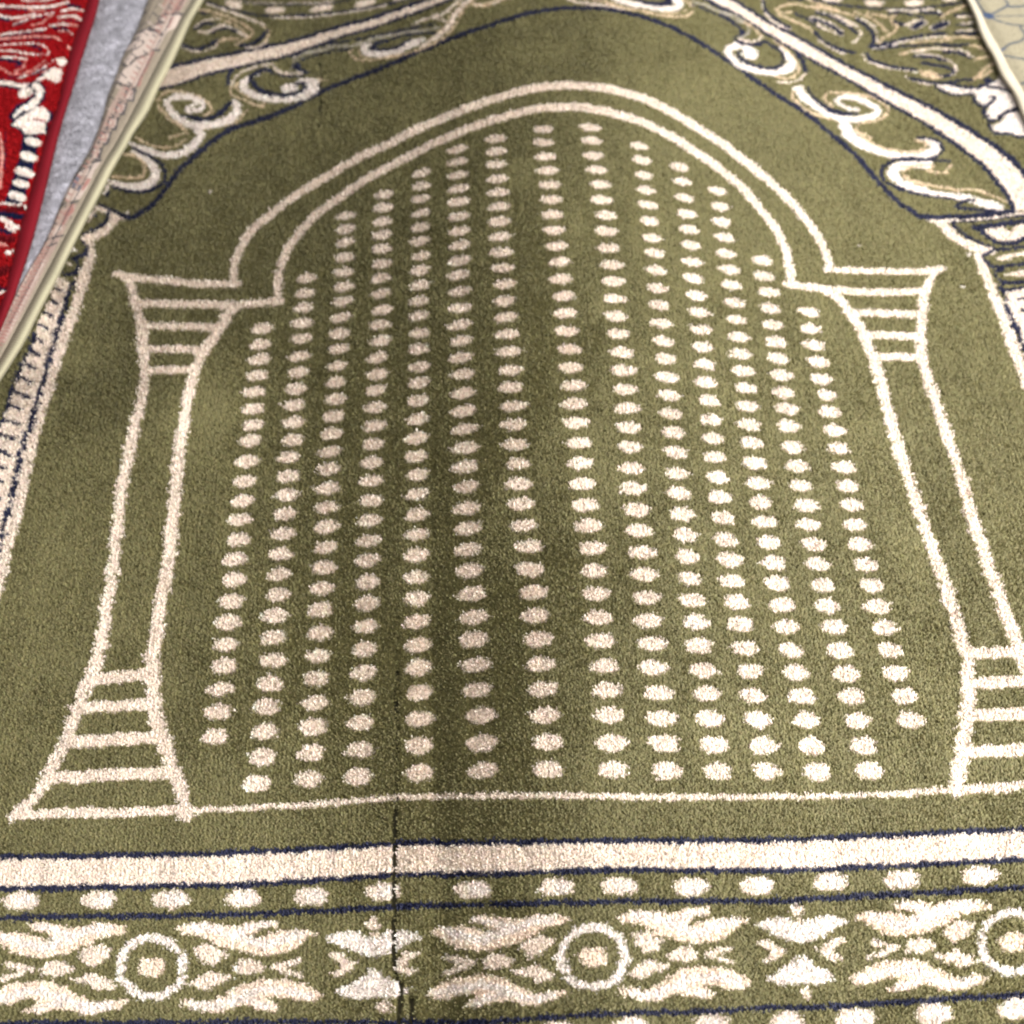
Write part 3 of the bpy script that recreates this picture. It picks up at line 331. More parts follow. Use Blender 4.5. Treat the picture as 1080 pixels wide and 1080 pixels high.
C0 78.4 275.2 76.6 273.4 73 272.9 69.3 273.9 66.5 276.2 65.7 278.7 67.5 280.5 71 281 74.7 280 77.6 277.7
C0 78.3 261.4 76.5 259.5 72.9 258.9 69.2 259.9 66.3 262.2 65.6 264.8 67.4 266.7 71 267.3 74.7 266.3 77.6 263.9
C0 78.4 248.2 76.6 246.2 73 245.6 69.3 246.6 66.4 248.9 65.7 251.5 67.5 253.4 71.1 254.1 74.8 253.1 77.7 250.7
C0 78.4 234.8 76.5 233 73 232.4 69.2 233.3 66.3 235.6 65.6 238.1 67.4 239.9 71 240.5 74.7 239.6 77.6 237.3
C0 77.7 221.8 75.9 219.9 72.3 219.2 68.5 220.2 65.6 222.4 64.9 224.9 66.7 226.8 70.3 227.5 74 226.6 76.9 224.3
C0 77.7 208.7 75.9 206.9 72.3 206.2 68.6 207.2 65.7 209.4 64.9 211.8 66.7 213.7 70.3 214.3 74.1 213.4 77 211.2
C0 77.5 195.6 75.6 193.5 72 192.7 68.2 193.6 65.3 195.9 64.6 198.6 66.4 200.7 70.1 201.5 73.9 200.6 76.8 198.3
C0 77.2 182.2 75.4 180.3 71.7 179.6 68 180.4 65 182.7 64.3 185.2 66.1 187.1 69.7 187.8 73.5 186.9 76.4 184.7
C0 76.7 168.3 74.9 166.3 71.2 165.6 67.5 166.4 64.5 168.7 63.8 171.2 65.6 173.2 69.3 174 73.1 173.1 76 170.9
C0 76.2 155.3 74.4 153.3 70.7 152.5 66.9 153.3 64 155.5 63.2 158.1 65.1 160.1 68.7 160.9 72.5 160.1 75.5 157.9
C0 76.7 142.1 74.8 139.9 71.1 139 67.3 139.8 64.4 142.1 63.7 144.9 65.6 147.1 69.3 148 73.1 147.2 76 144.9
C0 77.1 128.9 75.2 126.7 71.5 125.8 67.7 126.6 64.7 128.9 64 131.6 65.9 133.8 69.6 134.8 73.4 134 76.4 131.6
C0 76.7 115.6 74.8 113.4 71.1 112.4 67.3 113.1 64.3 115.5 63.6 118.3 65.5 120.6 69.3 121.6 73.1 120.8 76 118.5
C0 76.4 102.5 74.6 100.4 70.9 99.6 67 100.3 64 102.5 63.3 105.1 65.1 107.2 68.8 108.1 72.7 107.3 75.7 105.1
C0 76.6 89.6 74.7 87.5 71 86.6 67.2 87.3 64.2 89.5 63.4 92.1 65.3 94.3 69 95.2 72.9 94.5 75.8 92.3
C0 77 77 75 74.7 71.3 73.7 67.4 74.4 64.5 76.7 63.7 79.4 65.6 81.8 69.4 82.8 73.3 82.1 76.2 79.8
C0 77 63.8 75.1 61.5 71.4 60.5 67.5 61.2 64.5 63.4 63.8 66.1 65.7 68.4 69.4 69.4 73.3 68.7 76.3 66.5
C0 77 50.4 75.1 48.1 71.3 47 67.4 47.6 64.5 49.9 63.7 52.7 65.6 55 69.4 56.1 73.3 55.4 76.3 53.1
C0 77.3 37.4 75.5 35.2 71.7 34.2 67.8 34.8 64.8 37 64 39.6 65.9 41.8 69.7 42.8 73.6 42.2 76.6 40
C0 77.6 23.9 75.6 21.5 71.8 20.4 68 21 65 23.2 64.2 26 66.1 28.4 69.9 29.6 73.8 28.9 76.9 26.7
C0 77.8 10.6 75.9 8.3 72.1 7.1 68.2 7.7 65.2 9.9 64.4 12.7 66.3 15.1 70.2 16.3 74.1 15.7 77.1 13.5
C0 78.3 -2.7 76.4 -5 72.6 -6.1 68.7 -5.5 65.6 -3.4 64.9 -.7 66.8 1.7 70.6 2.8 74.5 2.2 77.6 0
C0 103.7 405.7 102 404 98.5 403.6 94.9 404.8 92.1 407.2 91.5 409.8 93.2 411.5 96.7 411.9 100.3 410.7 103.1 408.3
C0 104.1 392.3 102.4 390.5 98.9 390.2 95.3 391.4 92.5 393.8 91.8 396.3 93.6 398 97.1 398.4 100.7 397.2 103.5 394.8
C0 103.8 377.9 102 376.3 98.5 376 94.9 377.1 92.1 379.5 91.4 381.9 93.2 383.5 96.7 383.8 100.3 382.7 103.1 380.3
C0 104.1 364 102.3 362.2 98.8 361.8 95.2 362.9 92.4 365.4 91.7 367.9 93.5 369.7 97 370.2 100.6 369 103.4 366.6
C0 103.5 350.4 101.7 348.6 98.2 348.1 94.6 349.2 91.8 351.6 91.1 354.3 92.9 356.1 96.5 356.6 100.1 355.5 102.9 353
C0 103.3 337 101.5 335.2 97.9 334.7 94.3 335.8 91.5 338.2 90.8 340.8 92.7 342.7 96.2 343.2 99.8 342.1 102.6 339.6
C0 103 323 101.2 321.3 97.6 320.9 94 321.9 91.2 324.3 90.5 326.7 92.2 328.5 95.8 328.9 99.4 327.8 102.3 325.5
C0 102.2 309.7 100.4 307.9 96.8 307.5 93.2 308.5 90.4 310.8 89.7 313.4 91.5 315.2 95 315.6 98.7 314.6 101.5 312.2
C0 101.9 296.2 100.1 294.4 96.6 293.9 92.9 294.9 90.1 297.2 89.4 299.8 91.2 301.6 94.8 302.2 98.4 301.1 101.3 298.8
C0 101.9 282.8 100 280.9 96.5 280.4 92.8 281.4 90 283.7 89.3 286.3 91.1 288.1 94.6 288.6 98.3 287.6 101.2 285.3
C0 101.5 269.5 99.6 267.7 96 267.1 92.4 268.1 89.5 270.4 88.8 273 90.7 274.9 94.3 275.5 98 274.5 100.8 272.1
C0 101.1 256.4 99.2 254.4 95.6 253.8 91.9 254.7 89.1 257.1 88.4 259.8 90.3 261.7 93.9 262.4 97.6 261.4 100.4 259
C0 100.8 243.5 99 241.6 95.3 241 91.7 241.9 88.8 244.2 88.1 246.8 89.9 248.7 93.5 249.3 97.3 248.3 100.1 246
C0 100.2 230.2 98.3 228.1 94.6 227.3 90.9 228.3 88.1 230.7 87.4 233.4 89.3 235.6 93 236.3 96.7 235.4 99.6 233
C0 100.4 217.2 98.6 215.3 94.9 214.6 91.2 215.5 88.3 217.8 87.6 220.3 89.5 222.3 93.1 222.9 96.9 222 99.7 219.7
C0 99.5 203.9 97.7 202 94 201.3 90.3 202.2 87.4 204.4 86.7 207 88.5 208.9 92.2 209.6 95.9 208.7 98.8 206.4
C0 98.9 191 97 189 93.3 188.3 89.6 189.2 86.7 191.4 86 194 87.9 196 91.5 196.8 95.3 195.9 98.2 193.6
C0 98.6 178.4 96.8 176.5 93.1 175.8 89.4 176.6 86.5 178.8 85.7 181.3 87.6 183.2 91.2 183.9 95 183.1 97.9 180.8
C0 98.4 164.9 96.5 162.8 92.8 162 89.1 162.9 86.2 165.2 85.5 167.8 87.4 169.9 91.1 170.7 94.8 169.9 97.7 167.6
C0 98.3 152.1 96.4 149.9 92.7 149.1 88.9 149.9 86 152.2 85.3 154.9 87.2 157.1 90.9 157.9 94.7 157.1 97.6 154.8
C0 98.3 139 96.3 136.8 92.6 135.9 88.8 136.7 85.9 139 85.2 141.7 87.2 143.9 90.9 144.9 94.7 144.1 97.6 141.7
C0 98 125.5 96.1 123.3 92.3 122.3 88.5 123.1 85.6 125.4 85 128.2 86.9 130.4 90.6 131.4 94.5 130.6 97.4 128.3
C0 98.5 113.1 96.6 110.8 92.8 109.8 89 110.6 86.1 112.9 85.4 115.7 87.4 118 91.1 119 95 118.2 97.9 115.9
C0 98.2 100.1 96.3 98.1 92.6 97.2 88.8 98 85.8 100.1 85.1 102.7 86.9 104.7 90.7 105.6 94.5 104.8 97.5 102.7
C0 99 87.5 97 85.3 93.3 84.4 89.4 85.1 86.5 87.3 85.8 90 87.7 92.3 91.5 93.3 95.3 92.5 98.3 90.3
C0 98.8 75 96.8 72.7 93.1 71.7 89.2 72.4 86.3 74.6 85.6 77.4 87.5 79.7 91.3 80.7 95.2 80 98.1 77.7
C0 99.1 61.6 97.2 59.5 93.5 58.6 89.6 59.3 86.6 61.4 85.9 63.9 87.8 66 91.5 67 95.4 66.3 98.4 64.1
C0 100.3 48.9 98.3 46.7 94.6 45.7 90.7 46.4 87.7 48.5 87 51.2 88.9 53.4 92.7 54.4 96.6 53.7 99.6 51.5
C0 100.2 35.7 98.3 33.5 94.5 32.5 90.7 33.2 87.7 35.3 86.9 37.9 88.8 40 92.6 41 96.5 40.4 99.5 38.2
C0 101 23 99 20.5 95.2 19.3 91.3 20 88.3 22.2 87.7 25.1 89.6 27.6 93.5 28.8 97.4 28.1 100.4 25.8
C0 101.3 9.5 99.3 7 95.4 5.8 91.6 6.4 88.6 8.7 87.9 11.5 89.9 14 93.7 15.2 97.7 14.6 100.6 12.3
C0 101.2 -3.3 99.2 -5.6 95.4 -6.8 91.5 -6.2 88.5 -4 87.7 -1.3 89.7 1 93.5 2.2 97.5 1.6 100.5 -.6
C0 125.8 383.7 124 382 120.5 381.7 116.9 382.9 114.2 385.2 113.5 387.7 115.3 389.4 118.8 389.7 122.4 388.5 125.1 386.1
C0 125.4 369.7 123.6 368 120.1 367.7 116.5 368.8 113.7 371.2 113.1 373.6 114.9 375.3 118.4 375.7 122 374.6 124.7 372.2
C0 124.4 356.2 122.6 354.4 119 353.9 115.4 355.1 112.7 357.5 112 360.1 113.9 361.9 117.4 362.4 121 361.2 123.8 358.8
C0 124.7 342.9 122.9 341.2 119.3 340.8 115.7 341.9 113 344.2 112.3 346.7 114.1 348.5 117.7 348.9 121.3 347.8 124 345.4
C0 124.1 329.5 122.3 327.8 118.7 327.4 115.1 328.5 112.3 330.8 111.6 333.2 113.4 334.9 117 335.3 120.6 334.2 123.4 331.9
C0 124.6 316.2 122.7 314.4 119.2 313.9 115.5 315 112.8 317.3 112.1 319.9 113.9 321.7 117.5 322.2 121.2 321.1 123.9 318.7
C0 124.2 303.6 122.4 301.9 118.9 301.5 115.2 302.5 112.4 304.8 111.7 307.2 113.5 309 117.1 309.4 120.8 308.3 123.6 306
C0 123.7 289.8 121.8 288.1 118.3 287.6 114.6 288.7 111.8 290.9 111.1 293.4 112.9 295.1 116.5 295.6 120.2 294.5 123 292.2
C0 122.8 276.5 121 274.7 117.4 274.2 113.7 275.2 110.9 277.5 110.2 279.9 112 281.7 115.6 282.2 119.3 281.2 122.1 278.9
C0 123 263.3 121.1 261.5 117.5 260.9 113.8 261.9 111 264.2 110.3 266.8 112.2 268.6 115.8 269.2 119.5 268.2 122.3 265.9
C0 122 250.7 120 248.6 116.4 247.9 112.7 248.9 109.9 251.3 109.3 254 111.2 256.1 114.9 256.8 118.6 255.9 121.4 253.4
C0 122.1 238 120.2 236 116.5 235.2 112.8 236.2 110 238.6 109.4 241.3 111.3 243.4 115 244.2 118.7 243.2 121.5 240.8
C0 122.3 225.6 120.4 223.7 116.7 223 113 224 110.2 226.2 109.5 228.8 111.4 230.7 115.1 231.4 118.8 230.5 121.6 228.2
C0 121.5 212.8 119.6 211 115.9 210.3 112.2 211.2 109.4 213.5 108.7 216 110.6 217.9 114.2 218.6 118 217.6 120.8 215.4
C0 120.6 200 118.7 197.9 115 197.1 111.3 198 108.4 200.4 107.8 203.1 109.7 205.1 113.4 205.9 117.2 205 120 202.7
C0 119.7 187.5 117.9 185.6 114.2 184.9 110.5 185.8 107.6 188 106.9 190.5 108.8 192.5 112.5 193.1 116.2 192.3 119.1 190
C0 119.5 173.9 117.6 171.7 113.8 170.9 110.1 171.7 107.3 174.1 106.6 176.8 108.6 179 112.3 179.8 116.1 179 118.9 176.6
C0 119.8 160.5 117.9 158.4 114.2 157.5 110.4 158.3 107.6 160.7 106.9 163.4 108.9 165.5 112.6 166.4 116.4 165.5 119.2 163.2
C0 119.8 147.9 117.9 145.7 114.1 144.8 110.4 145.6 107.5 147.9 106.9 150.7 108.8 152.9 112.6 153.8 116.4 153 119.2 150.6
C0 120.1 135.7 118.2 133.7 114.5 132.9 110.7 133.7 107.8 135.9 107.1 138.4 109 140.4 112.8 141.2 116.6 140.4 119.5 138.2
C0 120.6 123 118.6 120.8 114.9 119.9 111.1 120.7 108.2 123 107.6 125.7 109.5 127.9 113.3 128.8 117.1 128 120 125.7
C0 121.1 110.3 119.1 108.1 115.4 107.2 111.6 107.9 108.7 110.2 108 112.9 110 115.1 113.8 116.1 117.6 115.3 120.5 113
C0 121.2 98 119.2 95.7 115.4 94.8 111.6 95.5 108.7 97.8 108.1 100.6 110 102.8 113.8 103.8 117.7 103.1 120.6 100.8
C0 121.6 85.5 119.6 83.2 115.8 82.2 112 82.9 109.1 85.2 108.4 88 110.4 90.2 114.2 91.2 118.1 90.5 121 88.2
C0 122.1 72.7 120.1 70.7 116.3 69.8 112.5 70.5 109.6 72.6 108.9 75.1 110.8 77.2 114.6 78.1 118.4 77.4 121.4 75.3
C0 122.5 59.7 120.5 57.4 116.7 56.4 112.9 57.1 109.9 59.3 109.3 62 111.3 64.3 115.1 65.3 119 64.6 121.9 62.4
C0 122.9 47.3 120.9 45 117 43.9 113.2 44.5 110.3 46.8 109.6 49.6 111.6 51.9 115.5 53 119.4 52.4 122.3 50.1
C0 123.8 34.6 121.7 32.3 117.9 31.2 114 31.8 111.1 34.1 110.5 36.8 112.5 39.2 116.3 40.3 120.2 39.6 123.1 37.4
C0 124.3 21.8 122.2 19.4 118.4 18.3 114.5 18.9 111.6 21.1 110.9 23.9 113 26.3 116.8 27.5 120.7 26.8 123.7 24.6
C0 124.6 8.7 122.6 6.3 118.7 5.2 114.9 5.8 111.9 8 111.3 10.8 113.3 13.1 117.1 14.3 121.1 13.7 124 11.5
C0 125.1 -4.4 123 -6.8 119.1 -8 115.3 -7.4 112.3 -5.2 111.7 -2.4 113.7 .1 117.6 1.3 121.5 .7 124.5 -1.6
C0 145.6 323.2 143.7 321.4 140.1 320.8 136.5 321.9 133.8 324.3 133.2 326.9 135 328.8 138.6 329.4 142.3 328.3 145 325.9
C0 145.1 310.3 143.2 308.4 139.6 307.9 135.9 308.9 133.2 311.3 132.6 314 134.5 315.9 138.1 316.4 141.7 315.4 144.5 312.9
C0 145.7 297.6 143.8 295.7 140.2 295.2 136.5 296.2 133.8 298.6 133.2 301.2 135.1 303.1 138.7 303.6 142.3 302.6 145.1 300.2
C0 144.6 284.7 142.7 282.7 139 282.1 135.4 283.1 132.7 285.5 132.1 288.2 134 290.2 137.6 290.9 141.3 289.9 144 287.4
C0 144.5 271.8 142.6 270 139 269.4 135.4 270.4 132.6 272.8 132 275.3 133.8 277.1 137.5 277.7 141.1 276.7 143.9 274.3
C0 144.1 259 142.1 257 138.5 256.3 134.8 257.3 132.1 259.7 131.5 262.4 133.4 264.4 137.1 265.1 140.8 264.1 143.5 261.7
C0 143.7 246.6 141.7 244.6 138.1 244 134.4 244.9 131.6 247.3 131 249.9 132.9 251.9 136.6 252.5 140.3 251.5 143.1 249.2
C0 143.8 234.1 141.8 232.1 138.1 231.3 134.4 232.3 131.7 234.7 131.1 237.4 133.1 239.5 136.7 240.3 140.5 239.3 143.2 236.9
C0 143.6 221.8 141.6 219.8 137.9 219.1 134.2 220 131.4 222.4 130.8 225 132.8 227 136.5 227.7 140.2 226.7 143 224.4
C0 143.4 210.2 141.4 208.1 137.7 207.4 134 208.3 131.2 210.7 130.6 213.3 132.6 215.4 136.3 216.1 140 215.2 142.8 212.9
C0 142.8 198.2 140.8 196.2 137.1 195.4 133.4 196.3 130.6 198.6 130 201.3 132 203.4 135.7 204.2 139.4 203.3 142.2 200.9
C0 143.1 183.6 141.1 181.6 137.4 180.8 133.7 181.6 130.9 184 130.3 186.6 132.2 188.7 135.9 189.5 139.7 188.6 142.5 186.3
C0 143 170.9 141 168.7 137.3 167.9 133.6 168.7 130.8 171.1 130.2 173.8 132.2 176 135.9 176.9 139.7 176 142.5 173.7
C0 142.8 158.1 140.9 156.2 137.2 155.4 133.4 156.3 130.6 158.4 129.9 161 131.8 162.9 135.5 163.6 139.3 162.8 142.2 160.6
C0 143.4 145.5 141.4 143.3 137.6 142.4 133.9 143.3 131 145.6 130.5 148.3 132.4 150.5 136.2 151.4 140 150.5 142.8 148.2
C0 143.2 133.5 141.3 131.5 137.5 130.7 133.8 131.5 130.9 133.7 130.2 136.2 132.2 138.2 135.9 139 139.7 138.2 142.6 136
C0 143.8 121.2 141.8 119.1 138 118.2 134.3 119 131.4 121.2 130.8 123.9 132.7 126 136.5 126.8 140.3 126 143.2 123.8
C0 144.1 108.9 142.1 106.9 138.3 106.1 134.5 106.8 131.6 109 131 111.6 133 113.6 136.7 114.5 140.6 113.7 143.4 111.5
C0 144.5 96.5 142.5 94.4 138.8 93.6 135 94.3 132.1 96.5 131.4 99 133.4 101.1 137.2 102 141 101.2 143.9 99.1
C0 145 84.1 143 82 139.2 81 135.4 81.8 132.5 84 131.9 86.6 133.9 88.8 137.7 89.7 141.5 89 144.4 86.8
C0 146.2 72 144.2 69.8 140.4 68.8 136.6 69.5 133.7 71.7 133.1 74.4 135.1 76.6 138.9 77.6 142.8 76.9 145.6 74.6
C0 146.7 58.9 144.6 56.5 140.8 55.4 136.9 56.1 134.1 58.4 133.5 61.2 135.6 63.6 139.5 64.8 143.3 64.1 146.2 61.7
C0 147.3 45.9 145.2 43.5 141.3 42.4 137.5 43 134.6 45.3 134.1 48.2 136.2 50.7 140 51.8 143.9 51.2 146.8 48.8
C0 148.1 33.7 146 31.5 142.2 30.5 138.3 31.1 135.4 33.3 134.8 35.9 136.8 38.1 140.7 39.1 144.6 38.5 147.5 36.3
C0 149.2 20.8 147.1 18.7 143.3 17.6 139.4 18.3 136.5 20.4 135.9 23 137.9 25.1 141.7 26.2 145.6 25.5 148.6 23.4
C0 149.8 8 147.7 5.5 143.8 4.3 139.9 4.9 137 7.2 136.5 10.1 138.6 12.6 142.5 13.8 146.4 13.2 149.3 10.9
C0 150.2 -4.7 148.1 -7.1 144.2 -8.2 140.3 -7.6 137.4 -5.4 136.8 -2.7 138.9 -.3 142.8 .9 146.8 .3 149.7 -1.9
C0 166.9 281.2 164.9 279.4 161.3 278.9 157.7 279.9 154.9 282.2 154.3 284.7 156.3 286.6 159.9 287.1 163.5 286.1 166.3 283.7
C0 166.1 268.2 164.2 266.3 160.6 265.8 156.9 266.8 154.2 269.1 153.6 271.6 155.5 273.5 159.2 274.1 162.8 273.1 165.6 270.8
C0 166.1 256 164.2 254.1 160.6 253.6 156.9 254.6 154.1 256.8 153.5 259.4 155.4 261.2 159.1 261.8 162.8 260.8 165.5 258.5
C0 166.3 243.2 164.3 241.1 160.6 240.4 156.9 241.3 154.2 243.8 153.7 246.5 155.6 248.6 159.4 249.4 163 248.4 165.8 246
C0 166.4 231.2 164.4 229.2 160.7 228.5 157 229.5 154.3 231.8 153.7 234.5 155.7 236.5 159.4 237.2 163.1 236.2 165.8 233.9
C0 167.4 219.4 165.4 217.4 161.7 216.7 158.1 217.6 155.3 220 154.7 222.6 156.7 224.6 160.4 225.3 164.1 224.4 166.9 222.1
C0 167.1 207.5 165 205.4 161.3 204.6 157.6 205.5 154.9 207.9 154.3 210.6 156.3 212.7 160.1 213.5 163.8 212.6 166.5 210.2
C0 167.8 194.6 165.8 192.6 162.1 191.8 158.3 192.7 155.6 195 155 197.7 157 199.7 160.8 200.5 164.5 199.6 167.3 197.3
C0 168 182.4 166 180.4 162.3 179.7 158.6 180.5 155.8 182.8 155.2 185.4 157.2 187.4 160.9 188.1 164.6 187.2 167.4 184.9
C0 168.3 169.5 166.3 167.5 162.6 166.7 158.9 167.6 156.1 169.8 155.5 172.4 157.5 174.4 161.2 175.2 165 174.3 167.8 172
C0 168.3 157.3 166.3 155.3 162.6 154.5 158.9 155.4 156.1 157.6 155.5 160.2 157.5 162.2 161.2 163 165 162.1 167.8 159.9
C0 168.2 144.7 166.2 142.7 162.4 141.9 158.7 142.7 155.8 144.9 155.3 147.5 157.3 149.6 161 150.4 164.8 149.6 167.6 147.3
C0 168.1 132.5 166 130.5 162.3 129.7 158.5 130.5 155.7 132.7 155.1 135.3 157.1 137.3 160.9 138.1 164.7 137.3 167.5 135.1
C0 168.2 120.3 166.1 118 162.3 117 158.6 117.8 155.8 120.2 155.2 122.9 157.3 125.2 161.1 126.2 164.9 125.4 167.7 123.1
C0 169.3 107.7 167.3 105.5 163.5 104.6 159.7 105.4 156.9 107.6 156.3 110.3 158.4 112.5 162.2 113.4 166 112.7 168.8 110.4
C0 169.9 95.4 167.9 93.3 164.1 92.4 160.3 93.1 157.4 95.3 156.9 97.9 158.9 100.1 162.7 101 166.5 100.2 169.4 98
C0 170.5 83 168.4 80.7 164.5 79.7 160.7 80.4 157.9 82.7 157.4 85.5 159.5 87.8 163.3 88.8 167.2 88.1 170 85.8
C0 171.5 70.9 169.4 68.6 165.6 67.6 161.8 68.3 158.9 70.6 158.4 73.3 160.4 75.5 164.3 76.5 168.1 75.8 171 73.6
C0 172.7 58.2 170.6 55.9 166.8 54.9 162.9 55.6 160.1 57.8 159.5 60.6 161.6 62.8 165.5 63.9 169.4 63.2 172.2 60.9
C0 172.8 45.5 170.7 43.4 166.9 42.4 163 43.1 160.1 45.2 159.5 47.8 161.6 50 165.5 51 169.3 50.3 172.2 48.1
C0 174 33.3 171.9 31 168 29.9 164.2 30.5 161.3 32.7 160.8 35.5 162.9 37.8 166.8 38.9 170.7 38.2 173.5 36
C0 174.5 20.4 172.3 18.1 168.5 17 164.6 17.7 161.7 19.8 161.2 22.6 163.3 24.8 167.2 26 171.1 25.3 173.9 23.1
W0 268.3 326.9 268.1 326.3 267.5 326 266.8 325.9 266.1 326 265.7 326.4 265.7 327 266 327.6 266.5 327.9 267.3 328 268 327.9 268.3 327.5
W0 42.1 461.2 41.9 460.6 41.5 460.2 40.8 460.1 40.1 460.3 39.7 460.6 39.6 461.3 39.8 461.9 40.2 462.2 40.9 462.4 41.6 462.2 42 461.8
W0 -199.5 393.3 -199.5 392.8 -199.9 392.5 -200.6 392.4 -201.2 392.5 -201.6 392.8 -201.8 393.4 -201.7 394 -201.4 394.3 -200.7 394.4 -200.1 394.3 -199.6 393.9
W0 200.8 335.8 200.7 335.4 200.3 335.2 199.8 335.1 199.4 335.2 199.1 335.4 199.1 335.8 199.3 336.2 199.6 336.5 200.1 336.5 200.6 336.4 200.8 336.2
W0 257.8 300.7 257.6 300.3 257.3 300.1 256.8 300 256.4 300.1 256.1 300.4 256.1 300.7 256.3 301.1 256.6 301.3 257.1 301.4 257.6 301.3 257.8 301.1
C0 -293.7 -31.3 -259.8 -31.3 -206.4 -32.7 -174.3 -33.2 -144.3 -32.9 -112.1 -32.2 -79.7 -30.7 -53.6 -31.1 -27.6 -31.8 26.9 -33.4 59.6 -34.8 90.2 -35.8 116.6 -35.6 145.4 -35 209.9 -34.8 254.7 -34 250.6 -48.3 206.3 -49 142.6 -49.4 114.2 -50.2 88.1 -50.4 49.3 -48.8 14.9 -47 -28.2 -47 -53.9 -46.3 -79.6 -45.6 -111.5 -47.1 -143.3 -48 -173 -47.6 -204.6 -47.1 -257.3 -45.9 -290.8 -45.6
N1 -293.7 -31.3 1.3 -261.8 -31.3 1.3 -169.2 -33.2 1.3 -118.9 -32.4 1.3 -71.1 -30.7 1.3 93.7 -35.9 1.3 254.7 -34 1.3
N1 -290.8 -45.6 1.3 -146.7 -48 1.3 -74.3 -45.6 1.3 -32.2 -46.9 1.3 16.7 -47 1.3 95.4 -50.4 1.3 250.6 -48.3 1.3
N1 -288.3 -58.3 1.3 -145.7 -61.3 1.3 -78 -60 1.3 -49.7 -60.1 1.3 23 -61.5 1.3 89.4 -63.7 1.3 247 -60.5 1.3
N1 -279.3 -103.7 1.2 -238.9 -104.1 1.2 -40 -110.5 1.2 11.1 -109.1 1.2 38.5 -109.8 1.2 81.1 -109.4 1.2 100.6 -109.9 1.2 233.5 -106.6 1.2
C0 -270.1 -51.4 -270.5 -53.7 -272.8 -55.1 -277 -55.7 -281.5 -55.3 -284.4 -54 -285.9 -51.7 -285.5 -49.4 -283.3 -48 -279 -47.4 -274.5 -47.8 -271.6 -49.1
W0 -271.4 -51.5 -271.6 -53.1 -273 -54 -275.7 -54.4 -278.5 -54.1 -280.4 -53.2 -281.3 -51.7 -281.1 -50.2 -279.7 -49.2 -277 -48.8 -274.2 -49.1 -272.3 -50
C0 -238.4 -51.7 -238.8 -54 -241.2 -55.4 -245.4 -55.9 -249.9 -55.6 -252.8 -54.2 -254.2 -52 -253.8 -49.6 -251.5 -48.2 -247.2 -47.7 -242.7 -48.1 -239.8 -49.4
W0 -239.6 -51.8 -239.9 -53.3 -241.4 -54.3 -244 -54.6 -246.9 -54.4 -248.7 -53.5 -249.6 -52 -249.4 -50.4 -247.9 -49.5 -245.2 -49.1 -242.4 -49.4 -240.5 -50.3
C0 -204 -52.5 -204.5 -54.8 -206.9 -56.2 -211.2 -56.7 -215.6 -56.3 -218.5 -55 -219.8 -52.7 -219.4 -50.4 -217 -49 -212.7 -48.4 -208.2 -48.8 -205.3 -50.2
W0 -205.2 -52.6 -205.5 -54.1 -207 -55 -209.7 -55.4 -212.6 -55.1 -214.4 -54.3 -215.2 -52.7 -214.9 -51.2 -213.5 -50.3 -210.7 -49.9 -207.9 -50.1 -206.1 -51
C0 -172 -53.1 -172.6 -55.5 -175 -56.9 -179.4 -57.4 -183.8 -57 -186.7 -55.7 -187.9 -53.4 -187.4 -51.1 -185 -49.7 -180.6 -49.1 -176.1 -49.5 -173.3 -50.9
W0 -173.3 -53.3 -173.6 -54.8 -175.2 -55.7 -177.9 -56.1 -180.7 -55.8 -182.5 -55 -183.3 -53.4 -183 -51.9 -181.5 -50.9 -178.7 -50.6 -175.9 -50.8 -174.1 -51.7
C0 -140 -53.8 -140.6 -56.2 -143.1 -57.6 -147.5 -58.1 -151.9 -57.7 -154.7 -56.4 -155.9 -54.1 -155.3 -51.8 -152.9 -50.4 -148.5 -49.8 -144 -50.2 -141.2 -51.5
W0 -141.2 -54 -141.6 -55.5 -143.2 -56.4 -145.9 -56.8 -148.8 -56.5 -150.5 -55.7 -151.3 -54.1 -150.9 -52.6 -149.4 -51.6 -146.6 -51.3 -143.8 -51.5 -142 -52.4
C0 -109.6 -54.1 -110.3 -56.4 -112.8 -57.8 -117.2 -58.3 -121.7 -57.9 -124.4 -56.6 -125.6 -54.3 -124.9 -52 -122.4 -50.6 -118 -50 -113.5 -50.4 -110.7 -51.8
W0 -110.8 -54.2 -111.3 -55.7 -112.9 -56.7 -115.6 -57 -118.5 -56.8 -120.2 -55.9 -121 -54.3 -120.5 -52.8 -118.9 -51.8 -116.2 -51.5 -113.3 -51.7 -111.6 -52.6
C0 -77.4 -52.8 -78.2 -55.2 -80.8 -56.6 -85.2 -57.1 -89.7 -56.7 -92.4 -55.4 -93.5 -53.1 -92.7 -50.8 -90.2 -49.3 -85.7 -48.8 -81.2 -49.2 -78.5 -50.5
W0 -78.7 -52.9 -79.2 -54.5 -80.8 -55.4 -83.6 -55.8 -86.4 -55.5 -88.1 -54.7 -88.8 -53.1 -88.3 -51.6 -86.7 -50.6 -83.9 -50.2 -81.1 -50.5 -79.3 -51.4
C0 -37.4 -53.4 -38.3 -55.7 -40.9 -57.1 -45.4 -57.7 -49.8 -57.3 -52.5 -55.9 -53.6 -53.7 -52.7 -51.3 -50.1 -49.9 -45.6 -49.3 -41.1 -49.7 -38.4 -51.1
W0 -38.7 -53.5 -39.2 -55 -40.9 -56 -43.7 -56.3 -46.5 -56.1 -48.2 -55.2 -48.9 -53.7 -48.3 -52.1 -46.7 -51.1 -43.8 -50.8 -41 -51 -39.3 -51.9
C0 .6 -53.6 -.3 -55.9 -3 -57.4 -7.5 -57.9 -12 -57.5 -14.7 -56.2 -15.6 -53.9 -14.7 -51.6 -12 -50.1 -7.5 -49.6 -2.9 -50 -.3 -51.3
